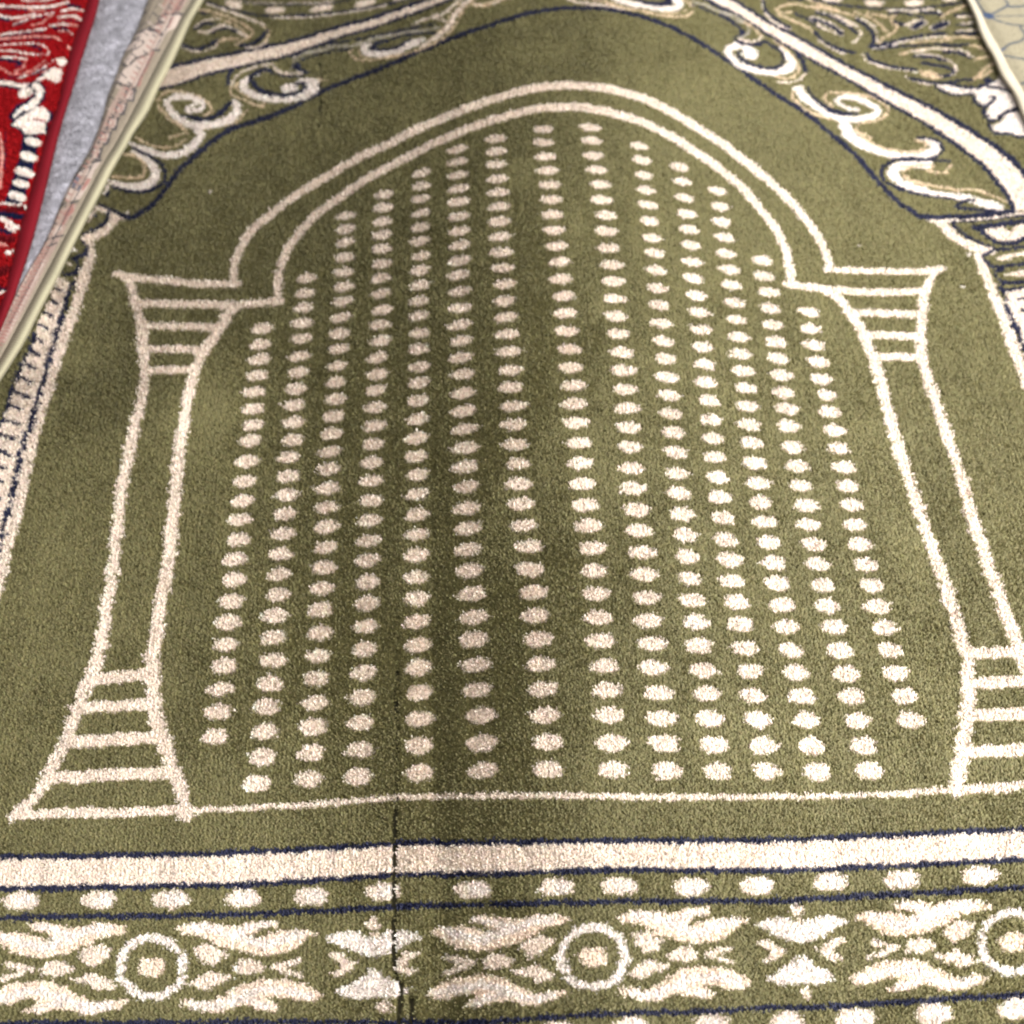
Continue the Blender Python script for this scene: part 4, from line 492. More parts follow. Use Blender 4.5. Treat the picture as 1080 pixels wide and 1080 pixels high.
W0 -.6 -53.7 -1.2 -55.3 -3 -56.2 -5.8 -56.6 -8.6 -56.3 -10.3 -55.4 -10.9 -53.9 -10.3 -52.3 -8.6 -51.4 -5.8 -51 -2.9 -51.3 -1.2 -52.2
C0 28.9 -54.2 27.9 -56.5 25.1 -57.9 20.6 -58.5 16.1 -58.1 13.5 -56.8 12.6 -54.5 13.6 -52.1 16.3 -50.7 20.9 -50.1 25.4 -50.5 28.1 -51.9
W0 27.6 -54.3 27 -55.8 25.2 -56.8 22.4 -57.2 19.5 -56.9 17.9 -56 17.3 -54.5 18 -52.9 19.7 -51.9 22.6 -51.6 25.4 -51.8 27.1 -52.7
C0 60.5 -55.9 59.4 -58.2 56.6 -59.7 52.1 -60.2 47.6 -59.8 45 -58.5 44.2 -56.2 45.3 -53.9 48 -52.4 52.6 -51.9 57.1 -52.3 59.7 -53.6
W0 59.2 -56 58.5 -57.6 56.8 -58.5 53.9 -58.9 51.1 -58.6 49.4 -57.7 48.9 -56.2 49.6 -54.6 51.4 -53.7 54.2 -53.3 57.1 -53.6 58.7 -54.5
C0 90.6 -56.3 89.5 -58.7 86.6 -60.1 82.1 -60.6 77.6 -60.2 75 -58.9 74.2 -56.6 75.4 -54.3 78.2 -52.8 82.8 -52.3 87.3 -52.7 89.9 -54
W0 89.3 -56.4 88.6 -58 86.8 -58.9 83.9 -59.3 81.1 -59 79.4 -58.1 79 -56.6 79.7 -55 81.5 -54.1 84.4 -53.7 87.3 -54 88.9 -54.9
C0 124 -56 122.7 -58.3 119.9 -59.7 115.2 -60.3 110.8 -59.9 108.2 -58.6 107.5 -56.2 108.7 -53.9 111.6 -52.5 116.2 -51.9 120.8 -52.3 123.3 -53.6
W0 122.7 -56.1 121.9 -57.6 120 -58.6 117.1 -59 114.3 -58.7 112.7 -57.8 112.3 -56.3 113 -54.7 114.9 -53.7 117.8 -53.4 120.7 -53.6 122.3 -54.5
C0 156.5 -56 155.2 -58.4 152.3 -59.8 147.6 -60.3 143.1 -59.9 140.6 -58.6 140 -56.3 141.3 -53.9 144.2 -52.5 148.9 -51.9 153.4 -52.3 155.9 -53.7
W0 155.2 -56.1 154.4 -57.7 152.5 -58.6 149.6 -59 146.7 -58.7 145.1 -57.8 144.8 -56.3 145.6 -54.7 147.4 -53.8 150.4 -53.4 153.3 -53.7 154.8 -54.6
C0 192 -55.3 190.6 -57.6 187.6 -59.1 182.9 -59.6 178.4 -59.2 175.9 -57.9 175.4 -55.6 176.7 -53.2 179.7 -51.8 184.4 -51.2 189 -51.6 191.5 -52.9
W0 190.7 -55.4 189.8 -57 187.9 -57.9 184.9 -58.3 182 -58 180.5 -57.1 180.2 -55.6 181 -54 182.9 -53 185.9 -52.7 188.8 -52.9 190.3 -53.8
C0 226.3 -54.5 224.9 -56.9 221.8 -58.3 217.1 -58.9 212.6 -58.5 210.1 -57.1 209.6 -54.8 211.1 -52.4 214.1 -51 218.9 -50.4 223.4 -50.8 225.9 -52.2
W0 225 -54.6 224 -56.2 222.1 -57.1 219.1 -57.5 216.3 -57.2 214.7 -56.4 214.4 -54.8 215.4 -53.2 217.3 -52.3 220.3 -51.9 223.2 -52.2 224.7 -53.1
C0 158 -114.1 156.7 -116.6 153.9 -118.1 149.5 -118.7 145.2 -118.2 142.8 -116.8 142.3 -114.3 143.6 -111.9 146.4 -110.3 150.9 -109.8 155.1 -110.2 157.5 -111.7
W0 156.3 -114.2 155.5 -115.8 153.7 -116.8 150.9 -117.2 148.2 -116.9 146.7 -115.9 146.4 -114.3 147.3 -112.7 149 -111.7 151.8 -111.4 154.5 -111.7 156 -112.6
C0 194.2 -113.1 192.8 -115.6 189.9 -117.1 185.5 -117.6 181.2 -117.2 178.9 -115.8 178.4 -113.3 179.8 -110.8 182.7 -109.3 187.2 -108.7 191.5 -109.2 193.8 -110.6
W0 192.5 -113.2 191.6 -114.8 189.8 -115.8 187 -116.1 184.3 -115.8 182.8 -114.9 182.6 -113.3 183.5 -111.7 185.3 -110.7 188.1 -110.3 190.8 -110.6 192.3 -111.6
C0 124.5 -115.3 123.2 -117.7 120.5 -119.2 116.1 -119.8 111.9 -119.3 109.5 -117.9 108.9 -115.5 110.1 -113 112.8 -111.5 117.2 -110.9 121.5 -111.4 123.9 -112.8
W0 122.8 -115.3 122 -116.9 120.3 -117.9 117.5 -118.3 114.8 -118 113.3 -117.1 113 -115.5 113.7 -113.9 115.5 -112.9 118.2 -112.5 120.9 -112.8 122.4 -113.7
C0 94.1 -115.7 92.9 -118.2 90.2 -119.6 85.9 -120.2 81.6 -119.8 79.2 -118.3 78.6 -115.9 79.7 -113.4 82.4 -111.9 86.7 -111.4 91 -111.8 93.4 -113.3
W0 92.4 -115.8 91.7 -117.4 90 -118.4 87.2 -118.7 84.6 -118.4 83 -117.5 82.6 -115.9 83.3 -114.3 85.1 -113.3 87.8 -113 90.5 -113.3 92 -114.2
C0 61.9 -115.3 60.8 -117.8 58.2 -119.2 53.9 -119.8 49.6 -119.4 47.2 -117.9 46.4 -115.5 47.5 -113 50.1 -111.5 54.5 -111 58.7 -111.4 61.2 -112.9
W0 60.3 -115.4 59.6 -117 57.9 -118 55.2 -118.3 52.5 -118 51 -117.1 50.5 -115.5 51.2 -113.9 52.8 -112.9 55.6 -112.6 58.3 -112.9 59.8 -113.8
C0 28.6 -115.3 27.6 -117.7 25 -119.2 20.7 -119.7 16.5 -119.3 14 -117.9 13.2 -115.5 14.1 -113 16.7 -111.5 21 -110.9 25.3 -111.4 27.8 -112.8
W0 27 -115.3 26.3 -116.9 24.7 -117.9 22 -118.3 19.3 -118 17.7 -117.1 17.2 -115.5 17.8 -113.9 19.5 -112.9 22.2 -112.5 24.9 -112.8 26.5 -113.7
C0 -3.4 -115.6 -4.3 -118.1 -6.9 -119.6 -11.1 -120.1 -15.3 -119.7 -17.9 -118.3 -18.8 -115.8 -17.9 -113.4 -15.4 -111.9 -11.1 -111.3 -6.8 -111.8 -4.3 -113.2
W0 -5 -115.7 -5.6 -117.3 -7.2 -118.3 -9.9 -118.6 -12.6 -118.3 -14.2 -117.4 -14.7 -115.8 -14.2 -114.2 -12.6 -113.3 -9.9 -112.9 -7.2 -113.2 -5.6 -114.1
C0 -36.9 -116.3 -37.7 -118.8 -40.2 -120.2 -44.4 -120.8 -48.6 -120.3 -51.2 -118.9 -52.2 -116.5 -51.4 -114.1 -48.9 -112.6 -44.7 -112 -40.4 -112.5 -37.9 -113.9
W0 -38.5 -116.4 -39 -118 -40.6 -119 -43.3 -119.3 -45.9 -119 -47.6 -118.1 -48.2 -116.5 -47.7 -114.9 -46.1 -114 -43.4 -113.6 -40.7 -113.9 -39.1 -114.8
C0 -69.4 -115.5 -70.2 -118 -72.6 -119.4 -76.8 -120 -81 -119.5 -83.6 -118.1 -84.6 -115.7 -83.9 -113.3 -81.5 -111.8 -77.3 -111.2 -73 -111.7 -70.4 -113.1
W0 -71 -115.6 -71.5 -117.2 -73 -118.2 -75.7 -118.5 -78.3 -118.2 -80 -117.3 -80.6 -115.7 -80.2 -114.1 -78.6 -113.2 -76 -112.8 -73.3 -113.1 -71.7 -114
C0 -101.5 -115.1 -102.1 -117.6 -104.5 -119 -108.6 -119.6 -112.9 -119.1 -115.5 -117.7 -116.6 -115.3 -116 -112.9 -113.6 -111.4 -109.4 -110.8 -105.2 -111.3 -102.5 -112.7
W0 -103 -115.2 -103.5 -116.8 -105 -117.7 -107.6 -118.1 -110.2 -117.8 -111.9 -116.9 -112.6 -115.3 -112.2 -113.7 -110.7 -112.8 -108.1 -112.4 -105.4 -112.7 -103.7 -113.6
C0 -134.6 -113.9 -135.2 -116.3 -137.5 -117.8 -141.6 -118.4 -145.9 -117.9 -148.5 -116.5 -149.7 -114.1 -149.2 -111.7 -146.9 -110.2 -142.7 -109.6 -138.4 -110.1 -135.8 -111.5
W0 -136.2 -114 -136.6 -115.6 -138 -116.5 -140.6 -116.9 -143.3 -116.6 -145 -115.7 -145.7 -114.1 -145.4 -112.5 -143.9 -111.6 -141.3 -111.2 -138.6 -111.5 -136.9 -112.4
C0 -166.5 -112.8 -167.1 -115.2 -169.3 -116.7 -173.4 -117.2 -177.6 -116.8 -180.3 -115.4 -181.6 -113 -181.1 -110.5 -178.9 -109 -174.7 -108.5 -170.5 -108.9 -167.8 -110.3
W0 -168.1 -112.8 -168.4 -114.4 -169.9 -115.4 -172.4 -115.7 -175.1 -115.5 -176.8 -114.5 -177.6 -113 -177.3 -111.4 -175.9 -110.4 -173.3 -110 -170.6 -110.3 -168.9 -111.3
C0 -199.2 -111.6 -199.6 -114 -201.9 -115.5 -205.9 -116 -210.1 -115.6 -212.9 -114.2 -214.2 -111.8 -213.8 -109.3 -211.6 -107.8 -207.5 -107.3 -203.3 -107.7 -200.5 -109.1
W0 -200.8 -111.6 -201 -113.2 -202.4 -114.2 -205 -114.6 -207.7 -114.3 -209.4 -113.4 -210.3 -111.8 -210 -110.2 -208.6 -109.2 -206.1 -108.8 -203.4 -109.1 -201.6 -110.1
C0 -231 -110.4 -231.4 -112.8 -233.6 -114.3 -237.6 -114.9 -241.8 -114.4 -244.6 -113 -246 -110.6 -245.7 -108.2 -243.5 -106.7 -239.5 -106.1 -235.2 -106.6 -232.4 -108
W0 -232.6 -110.5 -232.8 -112.1 -234.2 -113 -236.7 -113.4 -239.4 -113.1 -241.2 -112.2 -242 -110.6 -241.8 -109 -240.5 -108.1 -237.9 -107.7 -235.2 -108 -233.5 -108.9
C0 229.3 -112.4 227.8 -114.9 224.8 -116.4 220.4 -117 216.1 -116.5 213.8 -115.1 213.4 -112.6 214.9 -110.1 217.9 -108.6 222.4 -108 226.7 -108.4 229 -109.9
W0 227.6 -112.5 226.7 -114.1 224.8 -115.1 221.9 -115.5 219.2 -115.2 217.8 -114.2 217.6 -112.6 218.5 -111 220.4 -110 223.3 -109.6 226 -109.9 227.4 -110.9
N1 -276.6 -117 1.2 -236.7 -117.5 1.2 -40.4 -123.8 1.2 10 -122.4 1.2 37.1 -123.2 1.2 79.2 -122.8 1.2 98.4 -123.3 1.2 229.5 -120.2 1.2
N1 -274.2 -129.2 1.1 -234.8 -129.7 1.1 -40.8 -136 1.1 9 -134.8 1.2 35.8 -135.5 1.2 77.3 -135.2 1.2 96.4 -135.7 1.2 225.8 -132.7 1.2
C0 -276.6 -117 -245.3 -117.2 -166.3 -119.7 -106.8 -121.7 -77 -122.6 -47.1 -123.7 -26.4 -123.7 -10.7 -123.3 7 -122.5 23 -122.7 37.1 -123.2 61.3 -123.1 79.2 -122.8 94.1 -123.4 114 -123 130.4 -122.4 157.2 -121.7 188.1 -121 229.5 -120.2 225.8 -132.7 184.9 -133.5 154.4 -134.1 128 -134.8 111.8 -135.3 92.1 -135.7 77.3 -135.2 59.7 -135.5 35.8 -135.5 21.9 -135 6 -134.8 -11.5 -135.6 -26.9 -136 -47.4 -136 -76.9 -134.9 -106.4 -134 -165.2 -132 -243.2 -129.5 -274.2 -129.2
A0 -176.2 -66.2 -170.4 -64.2 -163.8 -63.8 -156.4 -65.2 -151.4 -66.3 -144.3 -64.5 -137.6 -63.9 -131.5 -65 -133.2 -67.5 -139.2 -68.1 -142.7 -70.8 -141.4 -72 -135.5 -69.9 -129.5 -68.5 -122.2 -68.4 -117.9 -69.2 -113.9 -70.7 -120.2 -73.9 -123 -76.5 -127.8 -78.6 -137.3 -79.6 -144.6 -78.2 -151.9 -75.8 -156.8 -74.7 -161.2 -72.1 -166.3 -69.7 -172.4 -68.9 -176.1 -67.6
W1 -168.4 -66.3 2 -160.1 -66.9 1.9 -137.3 -75 2 -133 -74.2 2 -126.6 -71.6 2 -121.5 -70.5 2
W1 -150.9 -69.4 1.4 -144.1 -67.2 1.4 -136.7 -65.9 1.4
A0 -173.3 -97 -168 -96.6 -160.9 -97.7 -156.3 -96.8 -151.7 -94.3 -146.7 -91.3 -137.9 -89.3 -126 -90.1 -119.9 -92.2 -110.9 -96.9 -114.3 -99.4 -120.8 -99.4 -128 -97.3 -132.7 -97.1 -135 -97.6 -131.4 -99.3 -127.7 -102.1 -131.2 -102.8 -138.3 -102.2 -144.3 -99.9 -148.9 -100.8 -152.3 -102.8 -158.7 -102.5 -167.7 -100.6 -171.3 -98.9
W1 -165.5 -98.8 1.6 -158.1 -100 1.7 -153.5 -99.9 1.7 -142.6 -94.8 1.8 -135 -93.5 1.7 -126.1 -94.6 1.7 -116.3 -97.5 1.6
W1 -146.6 -97.2 1.2 -132.9 -101 1.2
C0 -168.8 -74.8 -165.3 -73.6 -159.5 -73.8 -153.6 -77.7 -155.7 -80.6 -158.7 -83.4 -162.8 -81 -166.2 -78.5
C0 -169.1 -90.9 -165.5 -88.1 -159.3 -85.3 -154.6 -87.2 -148.7 -88 -153.4 -90.3 -158.8 -91.3 -161.1 -93.7 -165.8 -91.9
C0 -151.7 -83.6 -145.7 -80.7 -141.8 -80.9 -136.8 -83 -137.6 -86.6 -142.7 -87.1 -149.2 -86.2
C1 -133 -84.6 1.3 -122.3 -82.1 1.3
C1 -130.4 -85.4 1.1 -120.6 -88.5 1.1
W0 -111.5 -72.4 -104.9 -70.5 -98.8 -70.1 -95.2 -70.6 -92.7 -73 -88.7 -73.2 -88.6 -81.8 -94.9 -80.7 -101.6 -77.8 -105.9 -75.3
W0 -105.9 -95.3 -99.8 -93.2 -94.7 -90.4 -90.9 -87.3 -88 -87.1 -87.8 -98.3 -92 -98.4 -95.8 -99.2 -100.3 -98.4 -103.6 -96.6
C0 -110.4 -79.8 -104.2 -79.4 -100.9 -81.3 -96.6 -84.6 -99.4 -87.6 -103.9 -89.2 -109.5 -88.4 -104.7 -86.7 -103.9 -84.9 -106.1 -83.1 -108.7 -81.2
A0 -3.2 -68.2 -9.2 -66 -15.9 -65.5 -23.3 -66.8 -28.2 -67.7 -35.5 -65.8 -42.2 -65 -48.3 -66 -46.5 -68.5 -40.5 -69.3 -36.9 -72.1 -38.2 -73.2 -44.2 -71 -50.2 -69.4 -57.5 -69.2 -61.8 -69.8 -65.7 -71.3 -59.4 -74.6 -56.4 -77.3 -51.6 -79.5 -42 -80.8 -34.7 -79.6 -27.4 -77.3 -22.5 -76.4 -18.1 -73.8 -13.1 -71.5 -7 -70.8 -3.3 -69.6
W1 -11.1 -68.2 2 -19.5 -68.6 2 -42.1 -76.1 2 -46.5 -75.3 2 -53 -72.5 2 -58.2 -71.2 2
W1 -28.7 -70.8 1.4 -35.5 -68.5 1.4 -43 -67 1.4
A0 -5.1 -99.2 -10.4 -98.7 -17.6 -99.6 -22.3 -98.6 -26.9 -95.9 -32.2 -92.7 -41.1 -90.5 -53 -91.1 -59 -93 -67.9 -97.4 -64.4 -100.1 -57.9 -100.3 -50.8 -98.3 -46 -98.3 -43.7 -98.8 -47.3 -100.4 -50.8 -103.1 -47.3 -103.9 -40.2 -103.6 -34.3 -101.4 -29.6 -102.4 -26.1 -104.5 -19.6 -104.4 -10.7 -102.7 -7 -101.1
W1 -12.9 -100.8 1.7 -20.3 -101.9 1.7 -25 -101.6 1.7 -36.1 -96.2 1.7 -43.8 -94.7 1.7 -52.7 -95.6 1.7 -62.5 -98.2 1.7
W1 -32 -98.7 1.2 -45.7 -102.1 1.2
C0 -10.4 -76.7 -13.9 -75.4 -19.9 -75.5 -25.6 -79.3 -23.5 -82.3 -20.3 -85.1 -16.3 -82.8 -12.9 -80.3
C0 -9.6 -93 -13.3 -90.1 -19.7 -87.1 -24.3 -88.9 -30.2 -89.5 -25.4 -92 -20 -93.1 -17.5 -95.5 -12.9 -93.9
C0 -27.4 -85.2 -33.5 -82.1 -37.4 -82.2 -42.3 -84.1 -41.5 -87.8 -36.3 -88.5 -29.8 -87.7
C1 -46.1 -85.7 1.3 -56.9 -82.9 1.3
C1 -48.7 -86.5 1.1 -58.4 -89.3 1.1
W0 -68.1 -72.9 -74.8 -70.8 -80.9 -70.3 -84.5 -70.7 -86.9 -73.1 -90.8 -73.2 -90.6 -81.8 -84.4 -80.9 -77.8 -78.1 -73.6 -75.7
W0 -72.9 -95.7 -79.1 -93.4 -84.2 -90.5 -88.2 -87.3 -91.1 -87.1 -90.9 -98.2 -86.7 -98.5 -82.9 -99.4 -78.4 -98.7 -75.2 -97
C0 -68.9 -80.3 -75.1 -79.8 -78.4 -81.6 -82.6 -84.8 -79.6 -87.8 -75.1 -89.6 -69.6 -88.9 -74.4 -87.1 -75.2 -85.3 -73.2 -83.5 -70.5 -81.7
A0 18 -68.3 23.9 -66.2 30.3 -65.7 37.2 -67 41.7 -68 48.8 -66.2 55.3 -65.4 61 -66.4 58.9 -69 53.1 -69.7 49.3 -72.4 50.3 -73.6 56.3 -71.5 62.3 -69.9 69.3 -69.8 73.2 -70.4 76.8 -71.9 70.3 -75.2 67 -77.9 62.2 -80.1 52.9 -81.3 46.1 -80 39.5 -77.6 35 -76.6 31.3 -74 26.9 -71.7 21.2 -71 17.9 -69.7
W1 25.5 -68.3 2 33.3 -68.8 2 51.2 -76 2 53.7 -76.6 2 57.9 -75.8 1.9 64.5 -73 1.9 69.6 -71.8 2
W1 41.7 -71.2 1.3 48.5 -68.9 1.3 55.8 -67.4 1.3
A0 15.4 -99.3 20.5 -98.9 27.1 -99.8 31.7 -98.9 36.5 -96.3 41.9 -93.1 50.6 -91 61.8 -91.7 67.2 -93.7 75.1 -98.3 71.4 -100.9 65.2 -101 58.7 -99 54.2 -98.9 51.9 -99.3 55 -101 58.1 -103.8 54.6 -104.5 48 -104.1 42.6 -101.8 38 -102.8 34.5 -104.8 28.3 -104.7 20.1 -102.9 16.9 -101.2
W1 22.5 -101 1.7 29.3 -102.2 1.7 33.8 -101.9 1.7 45.1 -96.6 1.7 52.6 -95.3 1.7 60.9 -96.2 1.7 69.8 -99 1.8
W1 40.9 -99.1 1.3 53.3 -102.7 1.2
C0 23.6 -76.8 27.1 -75.6 32.7 -75.7 37.6 -79.6 35.1 -82.6 31.8 -85.4 28.3 -83 25.4 -80.5
C0 20.5 -93.1 24.4 -90.3 30.9 -87.3 35 -89.2 40.4 -89.9 35.6 -92.3 30.3 -93.4 27.6 -95.8 23.5 -94.1
C0 38.4 -85.5 44.6 -82.5 48.3 -82.6 52.7 -84.6 51.4 -88.3 46.4 -88.9 40.3 -88.1
C1 56.1 -86.2 1.2 66.7 -83.5 1.2
C1 58.4 -87 1.1 67.2 -90 1.1
W0 78.9 -73.5 85.5 -71.5 91.4 -71.1 94.8 -71.5 96.7 -73.9 100.5 -74 99.1 -82.7 93.2 -81.8 87.3 -78.9 83.6 -76.5
W0 80.2 -96.6 86.3 -94.4 91.7 -91.5 95.9 -88.3 98.7 -88.1 96.9 -99.3 92.9 -99.5 89.1 -100.4 84.9 -99.6 82.1 -97.9
C0 78.5 -81 84.5 -80.6 87.4 -82.5 90.9 -85.7 87.7 -88.7 83.1 -90.4 77.9 -89.7 82.8 -87.9 83.8 -86.1 82.1 -84.3 79.9 -82.4
A0 185.5 -68.2 180 -66 173.5 -65.6 166 -66.9 161 -67.9 154.2 -66.1 147.7 -65.3 141.5 -66.3 142.8 -68.9 148.6 -69.6 151.7 -72.4 150.2 -73.6 144.7 -71.4 139 -69.8 131.9 -69.7 127.6 -70.4 123.5 -71.9 129.1 -75.2 131.5 -77.9 135.9 -80.1 145.1 -81.3 152.5 -80 160.1 -77.6 165.1 -76.6 169.8 -74 175.1 -71.6 181.3 -70.8 185.2 -69.6
W1 177.7 -68.2 2 169.4 -68.7 1.9 145.8 -76.5 2 141.7 -75.7 2.1 135.7 -73 2.1 130.9 -71.7 2.1
W1 160 -71.1 1.4 153.6 -68.8 1.4 146.5 -67.3 1.4
A0 178.1 -99.5 173 -99 165.7 -100 161.3 -99 157.2 -96.4 152.6 -93.2 144.3 -91.1 132.5 -91.7 126.2 -93.8 116.7 -98.3 119.7 -100.9 126 -101.1 133.4 -99 138 -98.9 140.3 -99.4 136.4 -101.1 132.4 -103.9 135.7 -104.6 142.8 -104.2 149 -101.9 153.5 -102.9 156.5 -105 162.9 -104.9 172 -103.1 175.9 -101.4
W1 170.1 -101.1 1.6 162.7 -102.3 1.7 158.1 -102 1.8 155.4 -101.1 1.8 148.1 -96.7 1.8 142.5 -95.4 1.7 133.5 -96 1.7 121.9 -99.1 1.6
W1 151.7 -99.2 1.2 137.7 -102.8 1.2
C0 176.9 -76.8 173.7 -75.5 167.8 -75.7 161.5 -79.6 163 -82.6 165.6 -85.4 170 -83 173.8 -80.5
C0 174.8 -93.2 171.7 -90.3 165.9 -87.4 161 -89.3 155.1 -90 159.4 -92.4 164.6 -93.5 166.6 -95.9 171.4 -94.2
C0 158.7 -85.5 153.2 -82.5 149.4 -82.6 144.2 -84.6 144.4 -88.4 149.3 -89 155.9 -88.1
C1 140.2 -86.2 1.3 130.1 -83.5 1.3
C1 137.5 -87.1 1.1 127.4 -90 1.1
W0 120.8 -73.5 114.6 -71.5 108.7 -71.1 105.1 -71.5 102.3 -73.9 98.5 -74 97.1 -82.7 103.4 -81.8 110.4 -78.9 114.9 -76.5
W0 112 -96.6 106.4 -94.4 101.8 -91.5 98.5 -88.3 95.7 -88.1 94 -99.3 98 -99.5 101.6 -100.5 106.1 -99.7 109.6 -97.9
C0 118.7 -81 112.7 -80.6 109.2 -82.5 104.5 -85.7 106.9 -88.7 111 -90.4 116.5 -89.7 112.1 -87.9 111.6 -86.1 114 -84.3 116.9 -82.4
A0 207 -68 213.6 -65.7 220.3 -65.2 227.2 -66.3 231.8 -67.2 239.6 -65.2 246.5 -64.4 252.3 -65.3 249.7 -67.9 243.4 -68.7 239 -71.6 239.8 -72.7 246.5 -70.5 253 -68.8 260.3 -68.5 264.4 -69.1 267.8 -70.6 260.4 -74 256.6 -76.8 251.1 -79.1 241.2 -80.4 234.4 -79.3 227.9 -77 223.3 -76.1 219.9 -73.5 215.7 -71.2 209.9 -70.6 206.6 -69.4
W1 214.8 -67.9 2 222.9 -68.2 2.2 241.6 -75.5 2.1 245.8 -75.2 1.9 254.8 -71.9 1.9 260.4 -70.6 1.9
W1 231.2 -70.4 1.3 238.8 -68 1.3 246.7 -66.4 1.3
A0 198.9 -99.3 204.2 -98.8 211 -99.7 216 -98.6 221.4 -95.9 227.6 -92.6 237.1 -90.4 248.7 -90.8 254 -92.8 261.5 -97.2 257.1 -100 250.6 -100.2 244.2 -98.2 239.5 -98.2 237 -98.7 240 -100.4 242.7 -103.1 238.9 -103.9 232.1 -103.6 226.9 -101.4 221.9 -102.4 217.8 -104.6 211.4 -104.5 203.2 -102.9 200.1 -101.2
W1 206 -100.9 1.8 212.9 -102 1.7 217.7 -101.6 1.6 230.4 -96.1 1.6 236.7 -94.7 1.7 245.5 -95.2 1.8 255.8 -98.1 1.9
W1 225.5 -98.7 1.4 237.9 -102.1 1.3
C0 211.3 -76.5 215.2 -75.2 221 -75.2 225.5 -79 222.4 -82.1 218.4 -85 215.2 -82.6 212.6 -80.2
C0 205.3 -93 209.9 -90 217.1 -86.9 221.1 -88.8 226.7 -89.4 221.2 -91.9 215.4 -93.1 212.2 -95.6 208.2 -93.9
C0 225.3 -85 232.3 -81.8 236.2 -81.9 240.4 -83.8 238.4 -87.6 233 -88.3 226.8 -87.5
C1 243.7 -85.4 1.2 255.3 -82.5 1.2
C1 246 -86.2 1.2 254.7 -89 1.2
W0 269.7 -72.2 277 -70 283.3 -69.5 286.8 -69.8 288.4 -72.3 292.3 -72.3 289.3 -81.1 283.3 -80.2 277.6 -77.5 274.2 -75.1
W0 267.1 -95.4 273.9 -93.1 280 -90.1 285 -86.8 288 -86.5 284.2 -97.9 279.9 -98.2 275.8 -99.2 271.5 -98.4 268.9 -96.8
C0 268.1 -79.8 274.4 -79.2 277.1 -81 280.2 -84.2 276.3 -87.4 271.2 -89.2 265.9 -88.5 271.4 -86.6 272.7 -84.8 271.3 -83 269.3 -81.1
A0 -197.7 -65.7 -204 -63.3 -210.7 -62.7 -217.8 -63.7 -222.5 -64.5 -230 -62.4 -236.7 -61.5 -242.6 -62.3 -240.4 -64.9 -234.3 -65.8 -230.3 -68.6 -231.3 -69.7 -237.6 -67.4 -243.8 -65.7 -251.1 -65.3 -255.2 -65.8 -258.8 -67.1 -252 -70.6 -248.5 -73.4 -243.4 -75.7 -233.7 -77.2 -226.8 -76.2 -220 -74.1 -215.3 -73.3 -211.5 -70.8 -207 -68.7 -201 -68.2 -197.6 -67.1
W1 -205.5 -65.4 2 -213.8 -65.6 2.1 -232.2 -72.1 2.1 -234.7 -72.5 2 -239.1 -71.6 1.9 -246.1 -68.7 1.9 -251.4 -67.3 1.9
W1 -222.4 -67.6 1.3 -229.6 -65.1 1.3 -237.2 -63.4 1.3
A0 -194.1 -96.4 -199.5 -95.8 -206.4 -96.5 -211.2 -95.4 -216.2 -92.7 -221.9 -89.3 -231.1 -87 -242.7 -87.2 -248.3 -89 -256.3 -93.2 -252.3 -95.9 -245.9 -96.2 -239.2 -94.5 -234.6 -94.5 -232.2 -95.1 -235.4 -96.7 -238.5 -99.3 -234.9 -100.1 -227.9 -99.9 -222.4 -97.9 -217.6 -99 -213.9 -101.2 -207.5 -101.3 -199 -99.8 -195.7 -98.3
W1 -201.5 -97.8 1.7 -208.6 -98.7 1.7 -213.3 -98.3 1.6 -225.2 -92.7 1.6 -231.4 -91.2 1.7 -240.2 -91.4 1.7 -250.8 -94.1 1.8
W1 -220.7 -95.3 1.3 -233.5 -98.4 1.3
C0 -203.3 -73.9 -207.1 -72.5 -212.9 -72.5 -217.9 -76.1 -215.2 -79.2 -211.6 -82.1 -208.1 -79.9 -205.1 -77.5
C0 -199.6 -90.2 -203.8 -87.2 -210.6 -84 -214.9 -85.7 -220.5 -86.2 -215.4 -88.8 -209.8 -90 -207 -92.5 -202.7 -91
C0 -218.6 -81.9 -225.1 -78.7 -228.9 -78.7 -233.5 -80.5 -232 -84.2 -226.7 -85 -220.4 -84.4
C1 -236.9 -82 1.2 -248 -78.9 1.2
C1 -239.3 -82.7 1.1 -248.4 -85.3 1.2
W0 -260.9 -68.7 -267.8 -66.4 -273.9 -65.8 -277.4 -66.1 -279.4 -68.4 -283.2 -68.4 -281.5 -77 -275.5 -76.2 -269.5 -73.7 -265.8 -71.4
W0 -261.6 -91.3 -268 -88.9 -273.7 -85.9 -278.1 -82.6 -281 -82.2 -278.8 -93.4 -274.7 -93.7 -270.7 -94.8 -266.4 -94.1 -263.6 -92.5
C0 -260.4 -76.1 -266.6 -75.4 -269.4 -77.1 -273 -80.2 -269.6 -83.3 -264.8 -85.1 -259.5 -84.6 -264.6 -82.7 -265.7 -80.9 -264 -79.1 -261.7 -77.4
W1 -171.3 -83.3 1.8 -172.1 -88.6 1.8 -175.3 -92.8 1.8 -180.4 -95.1 1.7 -186.3 -95.1 1.6 -192 -92.8 1.6 -196.5 -88.7 1.6 -199 -83.4 1.7 -199.1 -79 1.8 -197.5 -75.1 1.9 -194.4 -72 1.9 -190.2 -70.3 1.8 -184.1 -70.3 1.7 -179.4 -72 1.7 -175.3 -75 1.6 -172.5 -78.9 1.7 -171.3 -83.3 1.7
A0 -179.3 -83 -179.7 -85.4 -181.5 -86.8 -184.7 -87.2 -188.1 -86.6 -190.2 -85.1 -191.2 -82.6 -190.8 -80.2 -188.9 -78.8 -185.7 -78.4 -182.3 -79 -180.2 -80.5
